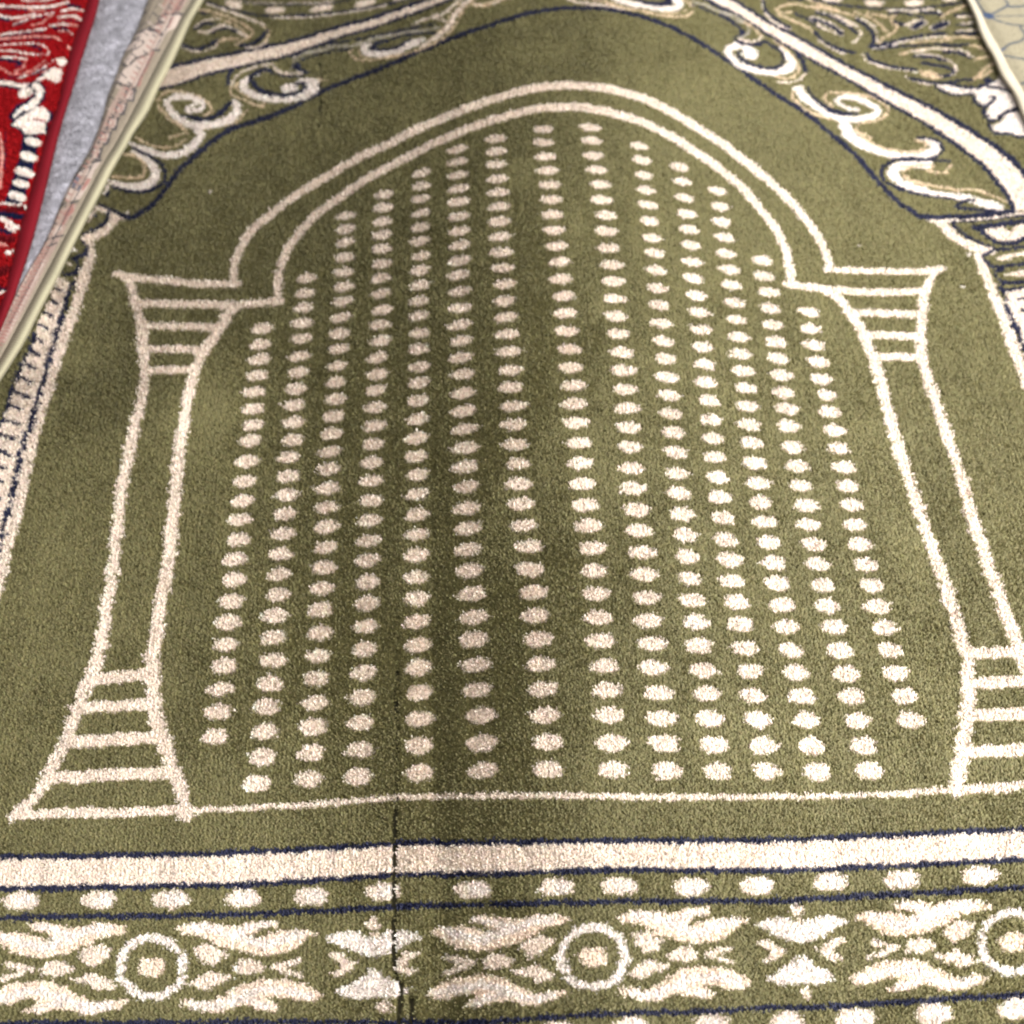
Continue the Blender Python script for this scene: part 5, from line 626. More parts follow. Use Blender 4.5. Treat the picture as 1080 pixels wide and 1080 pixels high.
W1 20.6 -85.7 1.8 18.8 -91 1.7 15.7 -94.5 1.7 11.6 -96.9 1.7 5.6 -97.8 1.7 -.3 -96.4 1.7 -4.1 -93.8 1.7 -7 -89.1 1.8 -7.6 -84.7 1.8 -6 -79.3 1.7 -2.9 -75.7 1.7 2.5 -72.9 1.8 7.4 -72.3 1.8 12.3 -73.2 1.8 17.2 -76.4 1.8 19.7 -80.2 1.8 20.6 -85.7 1.8
A0 12.5 -85.4 11.6 -87.9 9.5 -89.2 6.2 -89.6 2.9 -89 1 -87.5 .5 -85 1.3 -82.5 3.4 -81.1 6.8 -80.7 10.1 -81.4 12 -82.9
W1 206.3 -85.7 1.7 204.3 -90.1 1.6 200.9 -93.8 1.6 196.4 -96.5 1.6 191.4 -97.9 1.7 186.4 -97.7 1.8 182.2 -96 1.9 179.1 -93.1 1.9 177.5 -89.1 1.9 178 -83.6 1.7 181.1 -78.3 1.6 186.4 -74.3 1.6 192.7 -72.3 1.7 198.9 -72.7 1.9 203.8 -75.6 2 206.4 -80.2 1.9 206.3 -85.7 1.8
A0 198.1 -85.4 196.8 -87.9 194.4 -89.3 190.9 -89.7 187.6 -89.1 186 -87.5 185.9 -85 187.2 -82.5 189.6 -81.1 193.1 -80.7 196.4 -81.3 198.1 -82.9
C0 -87.1 -67.5 -87.4 -69.2 -88.3 -70.2 -89.8 -70.5 -91.3 -70.1 -92.2 -69 -92.6 -67.3 -92.3 -65.6 -91.4 -64.6 -89.9 -64.2 -88.4 -64.7 -87.5 -65.7
C0 -82.8 -102.7 -83 -104.2 -83.8 -105.1 -85.2 -105.3 -86.5 -105 -87.3 -104.1 -87.6 -102.5 -87.4 -101 -86.6 -100.1 -85.2 -99.9 -83.9 -100.2 -83.1 -101.2
A0 -87.3 -72.4 -87.5 -73 -88 -73.3 -88.9 -73.4 -89.9 -73.3 -90.4 -72.9 -90.6 -72.3 -90.4 -71.8 -89.9 -71.4 -89 -71.4 -88 -71.5 -87.5 -71.9
C0 101.5 -68.2 100.9 -70 99.8 -71 98.2 -71.3 96.7 -70.9 96 -69.8 96 -68 96.5 -66.3 97.6 -65.3 99.2 -65 100.7 -65.4 101.4 -66.5
C0 99.7 -103.8 99.2 -105.3 98.2 -106.2 96.8 -106.4 95.5 -106.1 94.8 -105.1 94.8 -103.6 95.3 -102.1 96.3 -101.2 97.7 -100.9 99 -101.3 99.7 -102.2
A0 100.5 -73.2 100.2 -73.8 99.6 -74.1 98.6 -74.2 97.7 -74.1 97.2 -73.7 97.1 -73.1 97.4 -72.6 98 -72.2 98.9 -72.1 99.9 -72.3 100.4 -72.7
C1 -270.2 352.5 2.8 -268.7 338.8 3 -270.4 308.4 3.2 -271.9 293.1 3.3 -275 274.3 3.4 -281.1 211.7 3.6 -281.9 190.6 3.6 -282 156.2 3.6 -287.6 52.3 3.1
C0 -285.1 324.8 -276.2 317.7 -277.8 305 -278.5 294.7 -279.9 281.6 -281.3 261.7 -282.6 238.3 -285.2 217.7 -286.3 195.8 -286.6 169 -288.4 149.8 -288.1 130.5 -295 67.9 -305.3 73.4 -304.4 145.6 -303 200.7 -300.4 215.5 -298.7 233.4 -296.1 246.9 -293.2 262.1 -292.1 276.2 -290 290.6 -287.8 305.3
N1 -274.8 319.2 1.6 -277.5 307.2 1.5 -277.7 296.8 1.5 -279.6 271.8 1.5 -284.7 207.9 1.4 -286.2 195.1 1.4 -286.2 157.5 1.4 -287.5 147.4 1.3 -287.5 131.2 1.3 -290.8 57.5 1.2
N1 -291.5 279 1.1 -294.6 257.2 1.1 -299.1 238.9 1 -299.1 226.7 1 -303 200.7 1
N1 -284.1 314.2 1.1 -282.2 312.6 1.2
N1 -286.4 305.2 1.1 -282.9 302.2 1.1
N1 -288.6 295.7 1.1 -283.9 292.2 1.2
N1 -291.2 286.2 1.1 -284.9 282.1 1.2
N1 -292.9 277.3 1.1 -286.2 272.5 1.1
N1 -293.3 267.7 1 -286.4 261.9 1.1
N1 -294 257.2 1.1 -287.5 252.9 1.1
N1 -296.1 248.3 1 -288 242.8 1.1
N1 -298.4 238.1 1.1 -287.7 232.4 1.1
N1 -298.8 228 1.1 -290.4 224.1 1.1
N1 -299.7 217.8 1.1 -290.8 214 1.1
N1 -300.1 207.7 1 -290.9 203.9 1.1
N1 -300.4 197.5 1 -292 193 1
N1 -300.7 187.4 1 -292.5 183.4 1
N1 -300 177.4 1 -292.6 175 1.1
N1 -300.2 167 1 -291.8 164.3 1
C1 -268 382.1 2.7 -257.2 375 2.8 -255.3 374 3 -252 374 3.2
C1 -257.2 374.1 2.6 -258.5 368.2 2.7 -262.1 361.6 3.1 -267.3 356.8 3.3 -272.1 354.7 3.4
C1 -272.2 355.6 1.9 -270 350.4 2 -269 345.3 2.2 -269.6 332.3 2.6 -271.4 319.2 3
N1 -268.3 384.4 1.3 -252 374 1.4 -246.7 372.7 1.5
N1 -274 359 1.6 -267 364 1.5 -264.1 367 1.4 -261.7 373.3 1.2 -262.8 377 1.1
N1 -271.4 374 1.7 -269.9 374.9 1.7
N1 -265.3 392.2 1.8 -264.7 394.6 1.8
C1 -273.7 369.1 .9 -272.3 375.4 .9 -270.3 379.9 1
C1 -266.7 392.7 .9 -265.7 400.2 .9
N1 -275.1 353 1 -271.5 348.1 .9 -271.7 342.4 1
N1 -278.2 338.6 2.1 -271.6 341.5 2.1
N1 -275.8 335.5 .9 -273.6 333.3 .9
N1 -280.1 325.8 1.9 -276.1 326.1 1.8 -274.6 331.2 1.5
W1 -281.1 346.1 1.2 -278.4 345.2 1.2
C1 -282.1 335.7 1.1 -279.4 333.9 1.1
C1 251.2 357.3 2.1 256.5 352.6 3.2 259.9 344 3.4 263.8 338.9 3.7 274.4 330.7 3.7 280.7 329.8 3.2
C1 275 330.7 2.5 272.7 326 2.7 272.3 316.8 3.1 276.1 276 3.4 277 246.4 3.6 278.1 230.9 3.5 280.9 116 3.5
C1 249.9 357 2.1 264.9 356.5 2 284.4 357.8 2 299.7 359.8 2 329.1 365.3 2
C0 282.1 297 297 298.9 318 280.2 309 151.3 286.7 127.6 282.6 210.2 283 250.5 281.2 270.1 280.5 281.2
N1 262.2 354.8 1.2 263.2 350.2 1.3 268.2 342.9 1.4 274.8 337.3 1.5 283.8 331.9 1.5 284.5 330.8 1 279.3 328.3 1.2 275.2 324.9 1 275.2 322.7 1.2 278 317.9 1.4 279.2 316.9 1.5 283.4 315.5 1.5
N1 285 314.2 1.3 280.8 313.2 1.3 279.4 312.4 1 278.9 310.1 1.1 279.5 307.4 1.2 282.3 303 1.1 280.2 299.7 1 280.6 282.9 1.1
N1 280.1 284.2 1.6 280.2 277.5 1.6 281.4 270.8 1.6 282.8 251.9 1.6 283.4 216.3 1.5 285.6 170.8 1.5 286.7 127.6 1.4
N1 262.2 354.8 .8 280.6 355.2 .8 324.7 361.5 .8
C0 280.6 347.8 288.3 349.6 298.4 350.2 307.5 351.8 323.1 355.1 320.2 344.2 304.7 340.6 298.6 337.4 292 337.3 284.9 341.1
G0 293.7 349.9 302.6 350.9 296.7 345.7
N1 275 349.5 2.1 305.4 353.7 2.1 323.5 356.9 2.1
N1 276.9 349 2.1 284 339.2 2.1 287.3 336.8 2.2 291.5 335.5 2.1 298.4 336.7 1.9 304.3 339.2 1.9 320 343.3 2
N1 284.4 330.4 1.4 297.8 331.5 1.4 317.9 335.3 1.4
C1 283.8 322.7 1.3 292 324 2.5 316.5 330 2.5
G1 292.2 322.3 1.2 300.4 323.8 1.2
N1 281.7 316.7 1.4 292.3 317.3 1.4 314.2 321.3 1.3
C1 285.8 309.4 .8 292.3 310.3 2.2 311.9 312.6 2.3
N1 280.9 302.7 1.4 309.7 304 1.4
N1 280.8 297.1 1.2 309 301.5 1.2
N1 288.1 290.2 1.1 293.3 290.5 1.1
N1 288.7 281.8 1.5 292.6 279.4 1.5
N1 -252.1 373.9 2.1 -248.5 372.5 2.2 -246.7 372.5 2.4 -245.1 373.5 2.2 -237.2 381.7 2.1 -233.2 388.3 2 -226.4 402.5 2 -223.6 410.1 2 -215.9 422.4 2.1 -202.7 440.3 2.2 -196.2 447.3 2.3 -190.9 451.5 2.5 -169.7 461.2 2.5 -162.1 465.2 2.4 -149.3 474.3 2.3 -139.2 483.3 2.2 -133.5 487.6 2.3 -94.3 510.5 2.3 -51.3 537.1 2.2 -39 544 2.3 -6.3 560.2 2.3 10.6 566.9 2.3 27.6 570.7 2.4 43.2 571.2 2.4 54.7 570.7 2.4 63.3 569.2 2.4 73.9 565.9 2.3 88.5 559.4 2.3 97.2 554.3 2.2 107.6 547 2.2 128.3 527.3 2 144.9 507.9 2 169.7 476.3 2 180.7 464.7 2 190.8 452.3 2 199.7 437.4 1.9 208.2 425 2 213 416.2 1.9 229.7 377.4 2 234.8 369.3 2.2 242.9 360.1 2.3 248.8 359.2 2.3 277.4 359.1 2.2 303.8 363.4 2.2
C0 -246.8 511.4 -237 515.1 -223.3 518.7 -209.6 523.4 -193.2 528 -176.8 533.2 -162.4 537.4 -150 542.7 -139.1 548.4 -124.9 553.7 -107.9 560.6 -95.4 566.7 -84.2 572.3 -71.5 578.5 -61 584.3 -43.7 594.8 -16 612.9 -2.3 611.5 -26.8 594.4 -43.9 584 -58.8 575.9 -71.5 568.6 -82.8 562.6 -95.3 555.2 -107.7 549.1 -120.6 543.7 -134.8 537.1 -145.6 531 -157.6 524.6 -175.8 517.3 -188.3 512.7 -200.1 508.9 -216.2 503 -231.9 495.6 -242.3 492 -253.7 487.5
N1 -246.8 511.4 2 -237 515.1 2 -223.3 518.7 2 -209.6 523.4 2 -162.4 537.4 2 -150 542.7 2 -139.1 548.4 2 -107.9 560.6 2 -63.5 582.9 2 -43.7 594.8 2 -16 612.9 2
N1 -253.7 487.5 1.5 -231.9 495.6 1.5 -211.5 504.8 1.5 -184.4 514.1 1.5 -159.6 523.7 1.5 -132.6 538.2 1.5 -100.2 552.6 1.5 -37.1 587.9 1.5 -24.6 595.9 1.5 -2.3 611.5 1.5
C0 130.8 600.1 141.3 590.1 151.7 580.1 161.8 569.2 172.7 555.8 182.6 545.7 192 536.9 202.8 525.7 215.3 513.4 226.4 501.9 238.7 490.9 248.1 482.2 258.5 472.9 265.5 466.1 274.2 458.5 282.6 450.2 290.5 441.7 298.6 431.7 305.9 422.4 311.4 414.2 315.2 406.9 319 397.1 323.7 379.8 326.1 365.4 303.8 363.4 303.6 371.4 302.9 379.4 299.7 388.9 297.1 396.3 294.5 403.4 288.4 412.8 282.8 421.5 274.7 432 268 440.2 260.7 449.3 251.6 457.9 244.8 465.6 233.9 475.8 224.4 487.1 218.8 492.3 207.6 502.6 196.9 513.8 185.5 524.8 174.8 537.6 163.2 550.2 156 558.9 144.1 569.1 129.5 582.7 114.6 596.1
N1 130.8 600.1 1.7 155.7 575.9 1.7 176.8 551.4 1.8 193.7 535.2 1.8 224.5 503.8 1.9 274.2 458.5 2.3 292.1 439.8 2.4 307.4 420.3 2.5 314.3 408.9 2.4 317.9 400.2 2.3 321.8 387.4 2.2 324.4 376.7 2.2 326.1 365.4 2.1
N1 114.6 596.1 1.6 156 558.9 1.5 185.5 524.8 1.5 207.6 502.6 1.6 222.4 489.1 1.7 233.9 475.8 1.7 244.8 465.6 1.7 251.6 457.9 1.8 262.3 447.5 1.8 281.6 423.2 2 294.5 403.4 2 302.9 379.4 1.9 303.8 363.4 1.8
C0 -193.3 577.2 -194.3 575.2 -196.5 574.8 -200.1 575.7 -203.7 577.7 -205.7 579.9 -206.2 582.5 -205.3 584.5 -203.1 585 -199.4 584 -195.9 582 -193.9 579.8
C0 -163.6 573.2 -164.3 571.3 -166.7 570.2 -170.7 569.8 -174.8 570.3 -177.3 571.5 -178.3 573.5 -177.5 575.5 -175.2 576.6 -171.1 576.9 -167 576.5 -164.6 575.2
C0 -163.6 573.8 -164.3 572 -166.6 570.7 -170.6 570.1 -174.6 570.2 -177.1 571.2 -178.1 572.9 -177.5 574.8 -175.2 576 -171.2 576.7 -167.1 576.5 -164.6 575.6
C0 -130.3 575.8 -131.1 573.7 -133.6 572 -138.2 570.7 -142.8 570.2 -145.7 570.7 -146.9 572.4 -146.2 574.5 -143.6 576.2 -139 577.5 -134.4 578.1 -131.5 577.5
C0 -99.6 581.6 -100.3 579.4 -102.7 577.4 -107.1 575.6 -111.6 574.6 -114.4 574.8 -115.6 576.4 -115 578.6 -112.5 580.6 -108.1 582.4 -103.6 583.4 -100.8 583.1
C0 232.5 575.7 231.4 574.2 228.9 573.6 225 573.8 221.3 574.6 219.2 575.8 218.7 577.5 219.8 578.9 222.3 579.5 226.2 579.4 230 578.5 232.1 577.3
C0 261.1 570.9 259.8 569.1 257.2 568.3 253.2 568.4 249.3 569.3 247.3 570.7 246.9 572.8 248.1 574.6 250.8 575.4 254.8 575.3 258.7 574.4 260.7 572.9
C0 290.5 571.7 289.3 569.7 286.7 568.3 282.5 567.7 278.5 567.8 276.2 568.9 275.7 570.8 276.9 572.9 279.6 574.2 283.8 574.9 287.8 574.7 290 573.7
C0 316.9 577.3 315.8 575.5 313.4 574.1 309.5 573.3 305.8 573.1 303.7 573.8 303.1 575.3 304.2 577.2 306.6 578.5 310.5 579.4 314.2 579.6 316.3 578.9
C0 232.5 576.4 231.4 574.9 229.2 574.3 225.9 574.6 222.6 575.6 220.9 576.9 220.6 578.7 221.6 580.2 223.8 580.7 227.2 580.4 230.5 579.5 232.2 578.1
C0 -73.7 588.5 -74.3 586.4 -76.5 584.5 -80.4 582.6 -84.4 581.5 -86.9 581.6 -88 583.1 -87.5 585.1 -85.3 587 -81.4 588.9 -77.4 590.1 -74.8 589.9
C0 174.5 590.8 173.2 589.6 170.6 590 166.9 592 163.4 594.7 161.6 597.1 161.5 599.3 162.9 600.5 165.4 600.1 169.1 598.1 172.6 595.4 174.4 593
C0 214.6 582.3 213.2 580.9 210.7 581 206.8 582.4 203.2 584.5 201.3 586.6 201 588.8 202.4 590.1 205 590.1 208.9 588.7 212.5 586.5 214.4 584.4
N1 -218.5 583 1.1 -207 576.9 1.1 -191.4 570.4 1.1 -181.7 567.7 1.2 -169.9 566.8 1.2 -146.6 567.3 1.2 -131.1 569 1.2 -106.4 574.1 1.2 -76 583.2 1.2
N1 -203.1 589.9 .8 -195.5 584.8 .8 -189.3 581.6 .9 -184.3 580.5 .9 -175.1 579.8 .9 -149.4 579.2 .9 -134.5 579.7 .9 -122.7 582.1 .9 -112.6 586 .9
C1 -203 588.2 .5 -195.4 582.8 .5 -191 581.3 .6 -184.4 582.3 .6 -144.9 580.6 .6 -129.9 582 .6
C1 -172.1 564.8 .8 -149 565 .8 -138.8 566 .8 -111.4 570.8 .8 -93.3 576.4 .8
N1 144.4 591.5 1.3 166.2 584.3 1.3 195.5 578.2 1.3 210.7 576.5 1.3 234.5 568.9 1.3 256.5 565.1 1.3 269.1 564.5 1.3 284.6 565.6 1.3 303.1 568.5 1.2 323.4 572.5 1.2
N1 205.2 581.9 .8 233.8 577.7 .8 265.5 576 .8 304.8 576.3 .8 324.8 578.8 .8
C1 -218.4 580.8 1.1 -183.7 561.7 1.1 -179.8 558.9 1 -176.2 554.6 .9 -173.8 549.9 .8 -173.4 545.8 .8 -174.7 538.7 .9 -176.3 536.1 1 -179.4 533.8 1.1 -183.1 532.9 1.2 -187.1 533 1.2
T1 -223.4 574.8 1.3 -213.8 571.9 1.3 -203.1 566.5 1.2 -193.6 559.9 1.1 -185.6 552.1 1 -184.4 550.1 .9 -184.6 547.3 1 -186.2 544.8 1.2 -191.8 540.3 1.2 -194.8 535.8 1.1
T1 -213.3 566.8 .8 -202.6 561.1 .8 -195.6 556.1 .8 -191.5 551.7 .7 -188 546.2 .7
N1 -192.2 535.1 2.1 -185.6 535.6 2.1 -182.2 537.9 1.9 -176.9 544.6 1.6 -175.7 550.6 1.4
C1 -225.2 556.5 .8 -219.8 562.2 .9 -210.2 564.7 1
N1 -224.6 554.2 1.7 -219.6 558.5 1.8 -217.8 559.3 1.9 -211.8 558.6 1.8
C1 -221.3 550.8 1.4 -216.2 550.1 1.5 -209 555.9 1.4 -206.8 557 1.5 -204 556.9 1.4 -197.2 552.3 1.2 -188.7 544.9 1.2
N1 -212.8 550 1.4 -209 552.3 1.5 -204.6 553.9 1.5 -202.1 553.8 1.5 -200.3 553 1.3 -196.7 550.6 1.3
N1 -222.7 571.3 1.1 -216.1 569.2 1.1
T1 -208.5 538.7 1.4 -202.9 543.2 1.5 -195.3 543 1.5
N1 -231.4 536.6 1.7 -225.7 533.6 1.8 -220.5 532.4 2 -213.6 536.2 1.9 -211.8 537.7 1.7 -209.4 541.6 1.6
C1 -230.7 534 .8 -223.6 529.7 .9 -219.2 529.5 .9 -214.7 530.9 .9 -210.6 533.3 .8 -208 537.6 .7
N1 -194.9 508.8 1.7 -196.6 503.8 1.5 -197.3 493.9 1.5
T1 -209.7 464.9 1.1 -206.2 466.6 .9 -205.7 469.3 .7 -206.3 472.6 .8 -209.6 477.2 .9 -215.4 482.5 1 -221.8 486.2 1 -231.1 489.1 1.1 -237 488.9 1.1 -240.7 486 1 -241.8 483.8 .8 -242.2 477.3 .7 -240.2 471.1 .8 -232.8 461.4 .8 -222.1 451.5 .9
T1 -211.7 450.9 1 -200.4 453.2 1 -190.6 457.1 .9 -186.9 460.2 .8 -183.3 469.1 .7
W1 -218.3 475 1.5 -222.1 471.8 1.6 -223.1 470.6 1.2 -221.6 469.4 1.9 -218.9 468.9 2.2 -213.8 470.4 2.3 -212.5 472 2.1 -212.1 474 1.8 -213 476.4 2 -216.5 480 2.5 -222.6 482.7 2.8 -226.9 483.6 2.9 -230.8 483.5 3 -234.6 481.1 2.6 -235.6 479.3 2.2 -235.8 476.3 2 -233.1 469.9 2.2 -228.9 464.1 2.4 -225.2 460.4 2.7 -221.1 457.4 3 -216.7 455.7 3.3 -207.2 454.7 3.6 -202.5 455.5 3.7 -198 457.2 3.8 -194.1 459.8 3.6 -192.2 461.8 3.5 -189.7 466.2 3 -189.1 469.7 2.8 -189.4 472.9 2.7 -192.1 476.6 2.9
N1 -224.9 464.6 1 -218.4 463.3 1.5 -210.9 460.2 1.9 -206.6 461.2 2.1 -203 463.2 2.2 -200.1 465.9 2 -194.5 476.6 1.5
C1 -194.5 492.6 .7 -194.4 496.3 .7 -192.4 502.5 .8 -188.6 507.4 .9 -179.8 512.1 1 -169.2 515.3 1
W1 -172.3 510.2 1.5 -177.5 506.3 1.6 -184.9 499.6 2.4 -187.4 496.1 2.2 -187.3 492.6 2.4 -185.3 489.3 2.8 -179.9 484.3 3.1 -172.6 480.3 3 -161.1 478.9 2.8 -150.9 479.9 2.7
N1 -169.7 508.9 1.5 -174.7 509.4 1.8 -176.3 508.6 1.8 -179.4 505.7 1.8 -182.2 501.9 1.7 -182.7 499.8 1.6 -182.1 497.6 1.7 -179.4 493.2 2 -173.3 487 1.9 -169.1 484.6 1.9 -159.2 483.2 1.9 -153.6 484.9 1.8
T1 -194.9 492.6 .8 -195 487.1 .7 -194.2 484.5 .8 -192.4 482.8 .9 -178.3 474.1 1 -173.9 472.2 1.1 -172.4 472.2 1 -172.2 476.1 .7
T1 -191.1 496.2 .6 -191.3 492.5 .6 -190.6 488.8 .6 -181.8 480.6 .7
C1 -168.8 514.6 .7 -167.2 509.5 .8 -164.1 506.6 1 -159.8 505.2 1.1 -155 505.2 1.1
T1 -241.5 484.1 .7 -242 477.8 .6 -241.6 474.7 .6 -240.5 472.5 .7 -231.5 461.4 .7 -221.8 452.3 .8
T1 -253.8 445.5 .7 -247.8 440.4 .8 -244 438.1 .8 -239.9 436.2 .9 -233.6 434.9 .9 -227.6 435.7 .9 -224.1 438.1 .8 -220.8 441.7 .8
T1 -231.2 443.5 .8 -220.1 448.7 .8
W1 -256.9 440.1 1.1 -243.5 432 2.2 -237.1 429 2.5 -230.9 427.3 2.9 -224.9 427.5 3.3 -220.9 429.6 3.5 -217.3 432.8 3.5 -212.6 440.6 3.4 -211.2 445.4 3.1 -211.2 447.5 3 -214.4 452.6 2.7
T1 -257.9 428.8 1.4 -251.7 427.7 1.3 -247.5 424.6 1.2 -245.8 422.7 1 -244.5 419.4 1 -244.1 410.7 1.1 -244.9 408.7 1.3 -246.5 407.8 1.4 -248.7 407.5 1.4 -262.5 408.7 1.4
G1 -257.7 426.8 .5 -251.5 425.5 .4 -249.1 423.7 .4 -247.3 421.3 .3 -246.4 418.1 .3 -246.6 412.5 .4 -247.8 410.7 .5 -253.7 410.4 .5
W1 -255 432.7 .8 -244.9 425.1 2.1 -239.8 418.9 2.5 -237.1 413.3 2.7 -236.8 410.7 3 -237.7 406.2 3.6 -239.9 402.8 4 -241.5 401.5 4.1 -244.7 400.1 4 -248.5 399.3 3.7 -256.5 400.5 2.8 -264.2 403.9 1.7
N1 -254.7 435.6 .9 -242.3 427.5 1.3 -234.9 420.6 1.3 -232.3 416.6 1.3 -230.7 411.4 1.3 -230.7 404.3 1.5 -231.7 402.2 1.6 -234.3 399.4 1.8 -239.5 396.3 1.7 -243.4 395.1 1.7 -247.3 394.8 1.6 -251.2 395.6 1.5 -263.1 400.1 1.3
C1 -247.8 471.8 .7 -250.2 462.6 .7
W1 -265.5 398.3 .9 -267 392.7 .9
N1 -265.7 392.2 1.8 -264.9 393.6 1.8
T1 -176.2 554.6 .8 -173.2 549.8 .7 -173 547.2 .7 -175.2 539.3 .8
K1 -155.8 521.4 1.4 -149.3 525.1 1.4 -132.7 531.6 1.5 -124.4 533.3 1.5 -115.9 533.1 1.5 -99.2 541 1.5 -84 545.4 1.5
N1 -157.1 523.1 1.1 -146.7 529.7 1.1 -136.6 534.4 1.1 -116.1 539.1 1.1 -84 548 1.1
N1 -149.8 518.7 1 -144.9 522.2 1.1 -130.9 527.7 1.1 -117.5 530 1.1
N0 -155.5 513.3 -152.1 517.1 -149.2 514.2 -149 510.4 -144.1 506.5 -144.9 503 -149.2 506.2 -153.5 509
C1 -168.7 514.6 .9 -166.3 509.2 1 -161.6 505.8 1.2 -149.2 505.1 1.3
N1 -173.3 508.4 1 -168.2 505.5 1 -160.6 502.8 1.1 -154 502 1.1 -148.2 502.5 1.1
K1 -156.4 509.3 .6 -155.8 513.7 .6 -153.9 518.1 .7 -149.1 521.9 .8
W0 -149.9 492.5 -150.2 489.9 -151.8 487.9 -155 486.4 -158.4 485.9 -160.6 486.7 -161.8 488.9 -161.6 491.6 -159.9 493.6 -156.7 495.1 -153.3 495.6 -151.1 494.8
W1 -155.9 491.7 2.3 -150.5 495.7 2.7 -146.4 496.9 3.3 -142.2 496.4 3.9 -140.1 495.5 3.9 -139.2 493.8 3.3 -139.8 490.9 3.7 -141.4 487.7 4 -144.6 484.3 3.9 -148.4 481.7 3.6 -152.9 479.9 3.2 -159.4 478.7 2.8 -164.1 478.6 2.6 -171.5 479.5 2.4
N1 -151.6 495.1 1.7 -147.4 494.9 1.7 -146 494.4 1.3 -145.5 492 1.1 -146.1 489.3 1.3 -147.2 487.5 1.5 -153.2 484.1 1.7 -157.5 483.1 1.7 -162 483.2 1.7 -175.3 487.8 1.6
T1 -136.5 498.8 .7 -131.5 497.4 .7
T1 -115.5 530.9 .7 -116.4 526.4 .7 -115.6 523.7 .7 -112.3 519.7 .9 -108 517.7 1 -83.8 521.1 1
T1 -110.8 528.8 .6 -110.4 525.2 .6 -109 522.3 .7 -107 521.8 .9 -98.9 521.9 .9
W1 -103.3 534.6 1.9 -105.8 533.5 2.4 -107.5 532 2.1 -107.3 529.3 2.2 -105.7 526.5 2.8 -103.9 525.4 3.2 -101.5 524.5 3.2 -96.9 524 3 -90.5 524.8 2.5 -83 526.7 2.2
N1 -102.4 530 1.2 -99.1 534.9 2.1 -97.2 536.1 2.1 -92.4 538.3 1.3 -83.9 541.4 1.1
N0 -97.1 530.1 -97.5 528.4 -98.5 527.4 -100.2 527.1 -102 527.5 -103 528.5 -103.4 530.2 -103.1 532 -102.1 533 -100.3 533.3 -98.6 532.9 -97.5 531.9
N1 -100.7 528 1.1 -83.8 530.2 1.1
T1 -96.7 519.5 1 -79.1 524.3 1 -71.5 527 1 -60.8 533.6 .9 -51 541.4 .9 -45.6 548.9 .8 -43.1 555.2 .7 -40.5 564.6 .7 -36.9 572.8 .8 -29.7 583 .9 -23.3 590.5 .9
W1 -96.8 524.7 2.6 -91.9 524.9 2.7 -87 526.5 2.9 -73.2 535.6 4.2 -67.3 539.1 2.5
N1 -96.8 528.5 1.6 -90.1 529.1 1.6 -85.8 530.8 1.5 -81.7 533.2 1.5 -76.2 539.2 1.3
N1 -97 537.4 1.1 -89.4 539.5 1.1 -82.5 542.8 1.1 -77.6 544.2 1.2 -57 546.1 1.2
K1 -97 542.1 1.3 -79.3 546.9 1.4 -56.1 550.8 1.4
N1 -97.1 544.6 1.1 -58.7 555.8 1.2
C1 -74.1 555.2 .8 -68.1 559.5 1.2 -62.4 562.5 1.5 -51.7 566.2 1.4 -50.2 567.9 1.2 -43.7 578.4 1.3 -37.5 586.6 1.3
C1 -60.4 562.3 1 -52.6 559.5 1 -47.5 556.6 1
C1 -69 531.2 1.2 -57 541 1.7 -49.4 549.8 1.8 -46.7 554.6 1.6 -43.9 566.1 1.7 -42.4 569.4 1.8 -36.9 577.9 1.8 -31.4 585.1 1.7
T1 -63.1 538.3 .5 -54.5 547.4 .5 -50.7 552.5 .5 -49.2 555.3 .4 -46.5 566.1 .4 -41.1 577 .5
T1 -30.3 576.1 2.2 -25.9 575 2.2 -21.8 575.6 2.1 -1.5 587.3 2
C1 -29.8 576.8 .9 -24.6 575.3 .9
C1 -17.1 577.2 1.2 -4.5 588.8 1.1
C1 32.2 583.9 1.3 41.6 578.4 1.3 46.5 576.5 1.4 67.6 571.9 1.4 76.6 569.1 1.4
T1 46.9 581.5 1 61.6 577.7 .9 70 574.1 .9
T1 63.7 575.6 1.2 76.3 569.4 1.3 89 565.9 1.3 101.6 560.8 1.3 112.8 559.2 1.2 118.6 560.2 1.2 120.9 561.4 1 123.2 564.2 .9 124.3 567.5 .8 124.2 570.3 .9 123 573 1 118.3 578 1.2
T1 101.2 564.8 .8 111.5 563.6 .8 118.9 566.9 .7
W1 67.7 581.8 2 74.4 577.3 2.9 81 574.4 3.3 98.3 569.5 3 108.3 568.2 3.3 110.3 568.5 3.3 113.4 570 3.2 115.1 572.5 2.7 114.5 576 3.3 113.2 579.5 3.4 111.9 583.7 2.5
N1 81 582.9 1.4 86.4 578.4 1.5 90.4 576.2 1.7 96.8 574.2 2.1 101.7 573.7 2.5 106.6 574.2 2.9 108.4 575.4 2.2 107.3 582.4 2.4
K1 124.3 576.5 1.3 133.4 571.9 1.2 139.8 566.2 1.2 145.7 562.3 1.2 149.6 558.8 1.1 156.9 550.5 1.1
N1 123.9 572.6 1 132.9 567 1 145.2 557 .9 150.3 551.4 .9 154.9 544.7 .8
N1 130.1 581.2 1.3 156 556.6 1.3
N1 143.1 560.9 1.1 150.9 553.3 1 153.5 548.8 .9 155.6 543.4 .9
N0 154.3 546.5 157.4 543.7 158 539 152.9 536.2 147.1 534.7 153.4 539.4
K1 143.5 563.9 1.1 149.9 561.6 1.1 153.5 559.1 1 157.9 553.8 .9 160.8 547.2 .8 161.3 544.1 .7 159.9 540.5 .7 157.4 537.7 .8 152.7 534.5 .9
T1 159.4 552.5 1 165.2 544.7 .9 168.6 535.9 .8
C1 152.7 534.2 1.1 157 532.1 1.1 161.3 531.3 1.1 165.3 532 .9 168.5 535.5 .8
